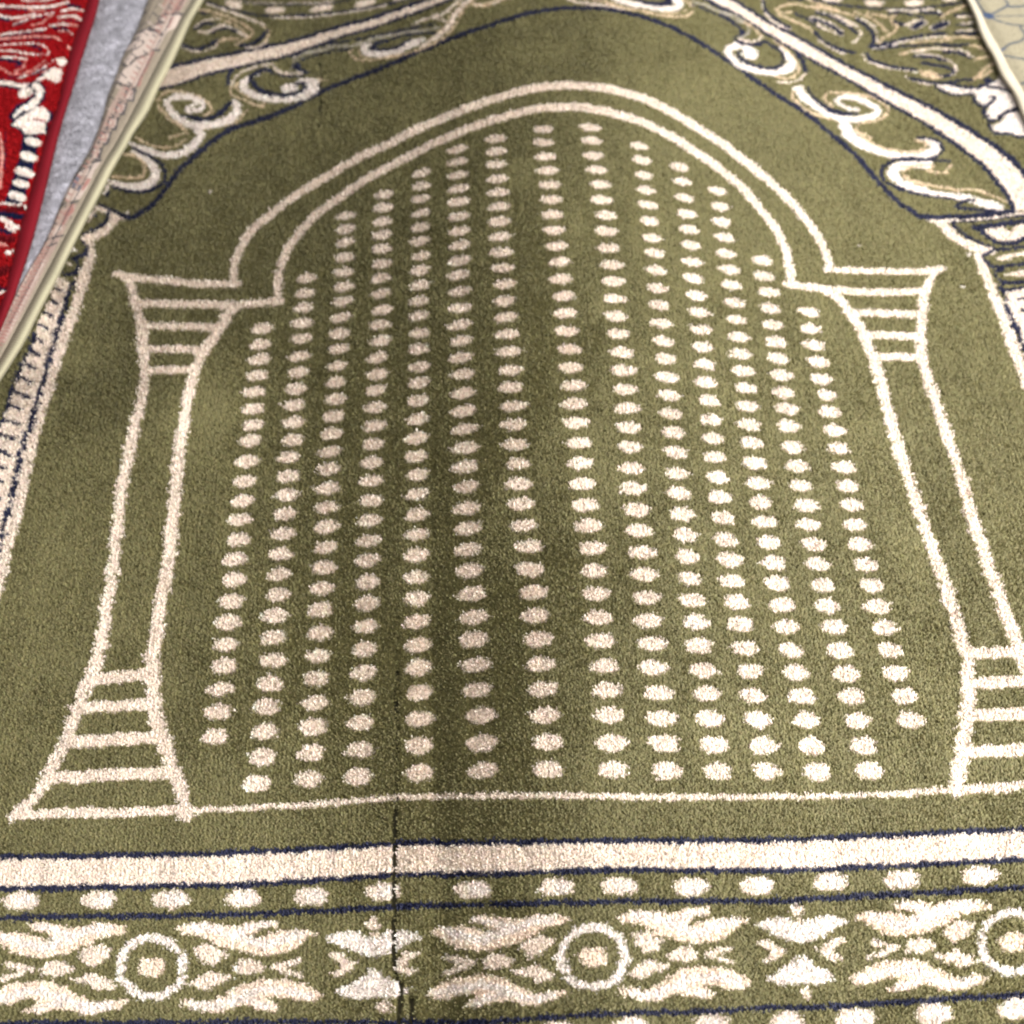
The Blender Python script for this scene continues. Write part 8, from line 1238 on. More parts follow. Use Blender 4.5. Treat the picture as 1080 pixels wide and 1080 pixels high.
BF = [[-254.9,633.4,0.5,-248.8,625.5,5.79,-244.1,622.7,7.5,-239.9,622.5,7.5,-235.8,622.3,7.5,-231.6,622.1,7.5,-227.5,621.9,7.5,-223.4,621.7,7.5,-219.3,621.9,7.24,-215.4,622.8,6.5],
[-257.8,619.1,0.5,-251.8,611.3,5.79,-247.2,608.6,7.5,-243.1,608.4,7.5,-239.1,608.2,7.5,-235.1,608.0,7.5,-231.0,607.8,7.5,-227.0,607.6,7.5,-223.0,607.8,7.24,-219.2,608.7,6.5],
[-260.7,605.1,0.5,-254.8,597.4,5.79,-250.2,594.8,7.5,-246.3,594.6,7.5,-242.4,594.4,7.5,-238.4,594.2,7.5,-234.5,594.0,7.5,-230.6,593.8,7.5,-226.7,593.9,7.24,-223.0,594.8,6.5],
[-263.4,591.2,0.5,-257.6,583.6,5.79,-253.2,581.1,7.5,-249.4,580.9,7.5,-245.6,580.7,7.5,-241.7,580.5,7.5,-237.9,580.3,7.5,-234.1,580.1,7.5,-230.4,580.3,7.24,-226.8,581.1,6.5],
[-265.2,577.0,0.5,-259.6,569.6,5.79,-255.4,567.2,7.5,-251.8,567.1,7.5,-248.2,567.0,7.5,-244.7,566.9,7.5,-241.1,566.8,7.5,-237.5,566.7,7.5,-234.0,567.0,7.24,-230.7,567.9,6.5],
[-266.5,562.7,0.5,-261.2,555.6,5.79,-257.3,553.3,7.5,-254.0,553.3,7.5,-250.7,553.4,7.5,-247.4,553.4,7.5,-244.1,553.4,7.5,-240.8,553.4,7.5,-237.6,553.8,7.24,-234.5,554.9,6.5],
[-268.6,549.2,0.5,-263.4,542.2,5.79,-259.6,539.9,7.5,-256.3,539.9,7.5,-253.1,539.9,7.5,-249.9,539.9,7.5,-246.7,539.9,7.5,-243.5,540.0,7.5,-240.4,540.3,7.24,-237.4,541.3,6.5],
[-271.8,536.6,0.5,-266.5,529.6,5.79,-262.7,527.3,7.5,-259.5,527.3,7.5,-256.3,527.2,7.5,-253.1,527.1,7.5,-249.9,527.1,7.5,-246.7,527.0,7.5,-243.5,527.3,7.24,-240.6,528.2,6.5],
[-274.1,523.6,0.5,-269.0,516.8,5.79,-265.2,514.5,7.5,-262.1,514.5,7.5,-259.0,514.4,7.5,-255.9,514.3,7.5,-252.8,514.3,7.5,-249.7,514.2,7.5,-246.6,514.5,7.24,-243.8,515.4,6.5],
[-275.3,510.2,0.5,-270.3,503.6,5.79,-266.7,501.4,7.5,-263.8,501.4,7.5,-260.9,501.3,7.5,-258.0,501.3,7.5,-255.1,501.3,7.5,-252.2,501.3,7.5,-249.3,501.6,7.24,-246.7,502.5,6.5],
[-277.0,497.4,0.5,-272.1,490.8,5.79,-268.7,488.7,7.5,-265.9,488.7,7.5,-263.1,488.7,7.5,-260.3,488.7,7.5,-257.5,488.7,7.5,-254.7,488.6,7.5,-252.0,489.0,7.24,-249.5,489.9,6.5],
[-278.7,484.7,0.5,-274.0,478.3,5.79,-270.7,476.2,7.5,-268.0,476.2,7.5,-265.3,476.3,7.5,-262.7,476.3,7.5,-260.0,476.3,7.5,-257.3,476.3,7.5,-254.8,476.6,7.24,-252.4,477.5,6.5],
[-278.6,471.5,0.5,-274.2,465.3,5.79,-271.2,463.4,7.5,-268.9,463.5,7.5,-266.5,463.6,7.5,-264.2,463.7,7.5,-261.9,463.8,7.5,-259.5,463.9,7.5,-257.3,464.3,7.24,-255.2,465.3,6.5],
[-279.4,458.7,0.5,-275.2,452.7,5.79,-272.4,450.9,7.5,-270.3,451.1,7.5,-268.2,451.3,7.5,-266.1,451.5,7.5,-264.0,451.6,7.5,-261.9,451.8,7.5,-259.9,452.3,7.24,-258.0,453.4,6.5],
[-280.6,446.4,0.5,-276.6,440.6,5.79,-274.0,438.8,7.5,-272.1,439.1,7.5,-270.1,439.3,7.5,-268.2,439.5,7.5,-266.3,439.8,7.5,-264.4,440.0,7.5,-262.5,440.5,7.24,-260.9,441.6,6.5],
[-282.6,434.7,0.5,-278.6,429.0,5.79,-276.2,427.3,7.5,-274.4,427.6,7.5,-272.6,427.8,7.5,-270.8,428.1,7.5,-269.0,428.3,7.5,-267.2,428.6,7.5,-265.5,429.1,7.24,-263.9,430.2,6.5],
[-285.3,423.8,0.5,-281.5,418.1,5.79,-279.0,416.5,7.5,-277.3,416.7,7.5,-275.6,417.0,7.5,-273.9,417.3,7.5,-272.2,417.5,7.5,-270.5,417.8,7.5,-268.8,418.3,7.24,-267.4,419.4,6.5],
[-288.8,413.6,0.5,-284.9,407.9,5.79,-282.4,406.2,7.5,-280.6,406.3,7.5,-278.8,406.5,7.5,-277.1,406.6,7.5,-275.3,406.8,7.5,-273.5,406.9,7.5,-271.8,407.4,7.24,-270.3,408.3,6.5],
[-291.3,402.8,0.5,-287.3,397.2,5.79,-284.9,395.4,7.5,-283.1,395.5,7.5,-281.3,395.6,7.5,-279.5,395.7,7.5,-277.8,395.8,7.5,-276.0,395.9,7.5,-274.3,396.3,7.24,-272.9,397.1,6.5],
[-293.3,391.8,0.5,-289.4,386.3,5.79,-286.9,384.5,7.5,-285.2,384.6,7.5,-283.5,384.7,7.5,-281.8,384.8,7.5,-280.1,384.9,7.5,-278.4,385.0,7.5,-276.8,385.3,7.24,-275.4,386.2,6.5],
[-295.0,380.9,0.5,-291.2,375.4,5.79,-288.8,373.7,7.5,-287.2,373.8,7.5,-285.6,373.9,7.5,-284.0,374.0,7.5,-282.4,374.1,7.5,-280.8,374.1,7.5,-279.2,374.5,7.24,-277.9,375.4,6.5],
[-296.5,369.9,0.5,-292.7,364.6,5.79,-290.5,363.0,7.5,-289.0,363.1,7.5,-287.5,363.2,7.5,-286.0,363.3,7.5,-284.5,363.4,7.5,-283.0,363.5,7.5,-281.6,363.8,7.24,-280.4,364.7,6.5],
[-298.1,359.2,0.5,-294.4,354.0,5.79,-292.3,352.4,7.5,-290.9,352.5,7.5,-289.5,352.6,7.5,-288.1,352.8,7.5,-286.7,352.9,7.5,-285.2,353.0,7.5,-283.9,353.3,7.24,-282.8,354.2,6.5],
[-300.2,349.1,0.5,-296.6,343.9,5.79,-294.5,342.3,7.5,-293.1,342.4,7.5,-291.7,342.5,7.5,-290.4,342.5,7.5,-289.0,342.6,7.5,-287.6,342.7,7.5,-286.3,343.0,7.24,-285.3,343.9,6.5],
[-303.2,339.6,0.5,-299.4,334.5,5.79,-297.3,332.8,7.5,-295.8,332.8,7.5,-294.4,332.8,7.5,-293.0,332.7,7.5,-291.5,332.7,7.5,-290.1,332.7,7.5,-288.8,333.0,7.24,-287.7,333.7,6.5],
[-306.2,330.4,0.5,-302.4,325.2,5.79,-300.1,323.5,7.5,-298.6,323.4,7.5,-297.1,323.2,7.5,-295.6,323.1,7.5,-294.1,323.0,7.5,-292.6,322.9,7.5,-291.2,323.0,7.24,-290.0,323.6,6.5],
[-308.7,320.9,0.5,-304.8,315.8,5.79,-302.6,314.0,7.5,-301.0,313.8,7.5,-299.5,313.6,7.5,-298.0,313.5,7.5,-296.5,313.3,7.5,-295.0,313.1,7.5,-293.6,313.2,7.24,-292.4,313.7,6.5],
[-310.8,311.3,0.5,-306.9,306.2,5.79,-304.7,304.4,7.5,-303.2,304.2,7.5,-301.7,304.0,7.5,-300.2,303.8,7.5,-298.7,303.6,7.5,-297.2,303.4,7.5,-295.9,303.5,7.24,-294.7,303.9,6.5],
[-312.6,301.7,0.5,-308.8,296.6,5.79,-306.6,294.9,7.5,-305.1,294.7,7.5,-303.7,294.5,7.5,-302.3,294.2,7.5,-300.8,294.0,7.5,-299.4,293.8,7.5,-298.1,293.8,7.24,-297.0,294.3,6.5],
[-315.2,292.6,0.5,-311.3,287.7,5.79,-309.1,285.9,7.5,-307.6,285.6,7.5,-306.1,285.3,7.5,-304.7,285.0,7.5,-303.2,284.8,7.5,-301.8,284.5,7.5,-300.4,284.5,7.24,-299.3,284.9,6.5],
[-318.6,284.5,0.5,-314.6,279.4,5.79,-312.2,277.5,7.5,-310.6,277.1,7.5,-309.0,276.7,7.5,-307.5,276.3,7.5,-305.9,275.9,7.5,-304.3,275.5,7.5,-302.9,275.3,7.24,-301.6,275.6,6.5],
[-321.1,275.7,0.5,-317.0,270.7,5.79,-314.6,268.7,7.5,-313.0,268.3,7.5,-311.4,267.8,7.5,-309.8,267.3,7.5,-308.2,266.8,7.5,-306.6,266.4,7.5,-305.1,266.1,7.24,-303.8,266.3,6.5],
[-322.8,266.6,0.5,-318.8,261.6,5.79,-316.5,259.7,7.5,-314.9,259.2,7.5,-313.4,258.8,7.5,-311.8,258.3,7.5,-310.3,257.8,7.5,-308.8,257.4,7.5,-307.4,257.1,7.24,-306.2,257.3,6.5],
[-325.1,257.9,0.5,-321.1,253.0,5.79,-318.7,251.1,7.5,-317.2,250.6,7.5,-315.7,250.1,7.5,-314.2,249.6,7.5,-312.7,249.1,7.5,-311.2,248.7,7.5,-309.8,248.4,7.24,-308.6,248.5,6.5],
[-327.8,249.6,0.5,-323.8,244.8,5.79,-321.5,242.9,7.5,-320.0,242.4,7.5,-318.5,241.9,7.5,-317.0,241.3,7.5,-315.5,240.8,7.5,-314.0,240.3,7.5,-312.6,240.0,7.24,-311.4,240.1,6.5],
[-330.6,241.6,0.5,-326.6,236.8,5.79,-324.2,234.9,7.5,-322.7,234.3,7.5,-321.2,233.8,7.5,-319.8,233.2,7.5,-318.3,232.7,7.5,-316.8,232.1,7.5,-315.4,231.8,7.24,-314.3,231.9,6.5],
[-333.4,233.7,0.5,-329.3,228.9,5.79,-327.0,227.0,7.5,-325.5,226.4,7.5,-324.0,225.8,7.5,-322.5,225.2,7.5,-321.0,224.7,7.5,-319.6,224.1,7.5,-318.2,223.7,7.24,-317.0,223.7,6.5],
[-336.2,225.9,0.5,-332.1,221.1,5.79,-329.8,219.2,7.5,-328.3,218.6,7.5,-326.8,217.9,7.5,-325.3,217.3,7.5,-323.8,216.7,7.5,-322.3,216.1,7.5,-321.0,215.7,7.24,-319.8,215.6,6.5],
[-338.9,218.1,0.5,-334.8,213.4,5.79,-332.5,211.5,7.5,-331.0,210.8,7.5,-329.5,210.2,7.5,-328.0,209.5,7.5,-326.5,208.9,7.5,-325.0,208.2,7.5,-323.7,207.8,7.24,-322.5,207.7,6.5],
[-341.6,210.5,0.5,-337.5,205.8,5.79,-335.2,203.9,7.5,-333.7,203.2,7.5,-332.2,202.5,7.5,-330.7,201.8,7.5,-329.2,201.1,7.5,-327.7,200.5,7.5,-326.4,200.0,7.24,-325.2,199.8,6.5]]
RB = [[-299.9,616.1,12.93,-298.4,614.8,13.8,-297.0,614.1,14.29,-295.7,613.7,14.49,-294.6,613.8,14.44,-293.6,614.2,14.13,-292.7,615.1,13.5,-292.0,616.7,12.39,-294.8,630.5,3.0],
[-299.2,601.2,12.93,-297.6,599.9,13.8,-296.3,599.1,14.29,-295.1,598.8,14.49,-294.0,598.9,14.44,-292.9,599.3,14.13,-292.1,600.1,13.5,-291.4,601.7,12.39,-294.2,615.2,3.0],
[-298.4,586.5,12.93,-296.9,585.2,13.8,-295.6,584.5,14.29,-294.4,584.1,14.49,-293.3,584.2,14.44,-292.3,584.6,14.13,-291.5,585.4,13.5,-290.8,587.0,12.39,-293.7,600.2,3.0],
[-297.9,572.1,12.93,-296.4,570.8,13.8,-295.1,570.1,14.29,-293.9,569.7,14.49,-292.9,569.8,14.44,-291.9,570.2,14.13,-291.1,571.0,13.5,-290.5,572.5,12.39,-293.3,585.5,3.0],
[-298.5,558.3,12.93,-297.0,557.1,13.8,-295.6,556.3,14.29,-294.4,555.9,14.49,-293.2,555.9,14.44,-292.2,556.2,14.13,-291.3,557.0,13.5,-290.6,558.4,12.39,-293.4,571.2,3.0],
[-300.3,545.5,12.93,-298.7,544.1,13.8,-297.1,543.3,14.29,-295.8,542.8,14.49,-294.5,542.7,14.44,-293.4,543.0,14.13,-292.3,543.6,13.5,-291.5,544.9,12.39,-294.2,557.4,3.0],
[-301.8,532.6,12.93,-300.1,531.2,13.8,-298.5,530.4,14.29,-297.1,529.9,14.49,-295.8,529.7,14.44,-294.6,529.9,14.13,-293.5,530.5,13.5,-292.6,531.8,12.39,-295.3,543.9,3.0],
[-302.4,519.5,12.93,-300.7,518.2,13.8,-299.2,517.3,14.29,-297.8,516.8,14.49,-296.6,516.7,14.44,-295.4,516.9,14.13,-294.4,517.5,13.5,-293.6,518.7,12.39,-296.3,530.7,3.0],
[-302.7,506.5,12.93,-301.1,505.2,13.8,-299.7,504.4,14.29,-298.4,503.9,14.49,-297.2,503.8,14.44,-296.1,504.0,14.13,-295.1,504.6,13.5,-294.4,505.8,12.39,-297.2,517.6,3.0],
[-303.0,493.7,12.93,-301.4,492.4,13.8,-300.1,491.6,14.29,-298.8,491.2,14.49,-297.7,491.0,14.44,-296.6,491.2,14.13,-295.7,491.8,13.5,-295.0,493.1,12.39,-297.9,504.7,3.0],
[-303.0,481.0,12.93,-301.5,479.7,13.8,-300.2,479.0,14.29,-299.0,478.5,14.49,-298.0,478.5,14.44,-297.1,478.7,14.13,-296.3,479.3,13.5,-295.7,480.5,12.39,-298.7,491.9,3.0],
[-302.8,468.4,12.93,-301.4,467.2,13.8,-300.3,466.5,14.29,-299.3,466.1,14.49,-298.4,466.1,14.44,-297.6,466.3,14.13,-296.9,467.0,13.5,-296.5,468.2,12.39,-299.6,479.5,3.0],
[-303.6,456.4,12.93,-302.3,455.3,13.8,-301.1,454.5,14.29,-300.1,454.2,14.49,-299.2,454.1,14.44,-298.4,454.3,14.13,-297.8,455.0,13.5,-297.3,456.1,12.39,-300.5,467.2,3.0],
[-305.2,445.1,12.93,-303.8,443.8,13.8,-302.5,443.1,14.29,-301.3,442.6,14.49,-300.3,442.5,14.44,-299.4,442.6,14.13,-298.6,443.1,13.5,-298.0,444.2,12.39,-301.1,455.0,3.0],
[-305.8,433.4,12.93,-304.4,432.1,13.8,-303.1,431.3,14.29,-301.9,430.9,14.49,-300.8,430.7,14.44,-299.9,430.8,14.13,-299.1,431.3,13.5,-298.5,432.4,12.39,-301.5,442.9,3.0],
[-306.4,421.8,12.93,-304.9,420.6,13.8,-303.5,419.7,14.29,-302.3,419.3,14.49,-301.3,419.1,14.44,-300.3,419.2,14.13,-299.5,419.6,13.5,-298.8,420.6,12.39,-301.8,431.0,3.0],
[-306.9,410.4,12.93,-305.3,409.1,13.8,-303.9,408.3,14.29,-302.7,407.8,14.49,-301.6,407.6,14.44,-300.6,407.6,14.13,-299.7,408.1,13.5,-299.0,409.0,12.39,-302.0,419.2,3.0],
[-307.3,399.1,12.93,-305.7,397.9,13.8,-304.3,397.0,14.29,-303.0,396.5,14.49,-301.9,396.3,14.44,-300.8,396.3,14.13,-299.9,396.7,13.5,-299.2,397.6,12.39,-302.1,407.5,3.0],
[-307.7,388.0,12.93,-306.1,386.7,13.8,-304.6,385.9,14.29,-303.3,385.4,14.49,-302.2,385.1,14.44,-301.1,385.1,14.13,-300.2,385.5,13.5,-299.4,386.3,12.39,-302.3,396.1,3.0],
[-308.0,377.0,12.93,-306.4,375.8,13.8,-305.0,374.9,14.29,-303.7,374.4,14.49,-302.4,374.1,14.44,-301.4,374.1,14.13,-300.4,374.4,13.5,-299.7,375.2,12.39,-302.5,384.8,3.0],
[-308.6,366.3,12.93,-306.9,365.0,13.8,-305.4,364.2,14.29,-304.1,363.6,14.49,-302.8,363.3,14.44,-301.7,363.3,14.13,-300.7,363.6,13.5,-299.9,364.3,12.39,-302.8,373.7,3.0],
[-309.3,355.8,12.93,-307.6,354.6,13.8,-306.1,353.7,14.29,-304.7,353.1,14.49,-303.3,352.7,14.44,-302.2,352.7,14.13,-301.1,352.9,13.5,-300.3,353.6,12.39,-303.1,362.8,3.0],
[-309.3,345.2,12.93,-307.6,344.0,13.8,-306.1,343.1,14.29,-304.8,342.5,14.49,-303.5,342.2,14.44,-302.4,342.1,14.13,-301.4,342.4,13.5,-300.7,343.1,12.39,-303.5,352.1,3.0],
[-309.3,334.8,12.93,-307.7,333.5,13.8,-306.3,332.7,14.29,-305.0,332.1,14.49,-303.9,331.8,14.44,-302.8,331.8,14.13,-301.9,332.0,13.5,-301.2,332.8,12.39,-304.1,341.6,3.0],
[-309.5,324.5,12.93,-308.0,323.3,13.8,-306.6,322.5,14.29,-305.4,322.0,14.49,-304.3,321.7,14.44,-303.3,321.6,14.13,-302.5,321.9,13.5,-301.9,322.6,12.39,-304.9,331.3,3.0],
[-309.7,314.4,12.93,-308.3,313.3,13.8,-307.0,312.5,14.29,-305.9,312.0,14.49,-304.8,311.7,14.44,-303.9,311.7,14.13,-303.2,312.0,13.5,-302.6,312.7,12.39,-305.8,321.3,3.0],
[-309.8,304.4,12.93,-308.5,303.3,13.8,-307.3,302.6,14.29,-306.3,302.1,14.49,-305.3,301.9,14.44,-304.5,301.9,14.13,-303.9,302.2,13.5,-303.4,302.9,12.39,-306.6,311.3,3.0],
[-310.4,294.7,12.93,-309.1,293.6,13.8,-307.9,292.9,14.29,-306.9,292.5,14.49,-306.1,292.2,14.44,-305.3,292.3,14.13,-304.7,292.6,13.5,-304.3,293.3,12.39,-307.6,301.6,3.0],
[-311.2,285.3,12.93,-309.9,284.2,13.8,-308.9,283.5,14.29,-307.9,283.1,14.49,-307.1,282.9,14.44,-306.4,282.9,14.13,-305.8,283.2,13.5,-305.5,284.0,12.39,-308.8,292.1,3.0],
[-312.2,276.1,12.93,-311.1,275.1,13.8,-310.1,274.4,14.29,-309.2,274.0,14.49,-308.4,273.8,14.44,-307.8,273.9,14.13,-307.3,274.2,13.5,-307.0,275.0,12.39,-310.5,283.0,3.0],
[-313.4,267.1,12.93,-312.2,266.1,13.8,-311.2,265.4,14.29,-310.3,265.0,14.49,-309.5,264.8,14.44,-308.9,264.8,14.13,-308.4,265.1,13.5,-308.1,265.8,12.39,-311.5,273.7,3.0],
[-314.6,258.2,12.93,-313.4,257.2,13.8,-312.3,256.5,14.29,-311.4,256.1,14.49,-310.6,255.8,14.44,-309.9,255.8,14.13,-309.3,256.1,13.5,-309.0,256.8,12.39,-312.4,264.5,3.0],
[-315.8,249.5,12.93,-314.6,248.4,13.8,-313.4,247.7,14.29,-312.5,247.3,14.49,-311.6,247.0,14.44,-310.9,247.0,14.13,-310.3,247.2,13.5,-309.9,247.8,12.39,-313.3,255.4,3.0],
[-317.1,240.8,12.93,-315.7,239.8,13.8,-314.6,239.1,14.29,-313.6,238.6,14.49,-312.7,238.3,14.44,-311.9,238.2,14.13,-311.3,238.4,13.5,-310.9,239.0,12.39,-314.3,246.4,3.0],
[-318.3,232.3,12.93,-316.9,231.3,13.8,-315.7,230.5,14.29,-314.7,230.0,14.49,-313.8,229.7,14.44,-313.0,229.7,14.13,-312.3,229.8,13.5,-311.9,230.4,12.39,-315.3,237.6,3.0],
[-319.4,223.9,12.93,-318.1,222.9,13.8,-316.9,222.1,14.29,-315.8,221.6,14.49,-314.9,221.3,14.44,-314.1,221.2,14.13,-313.4,221.3,13.5,-312.9,221.8,12.39,-316.3,228.9,3.0]]
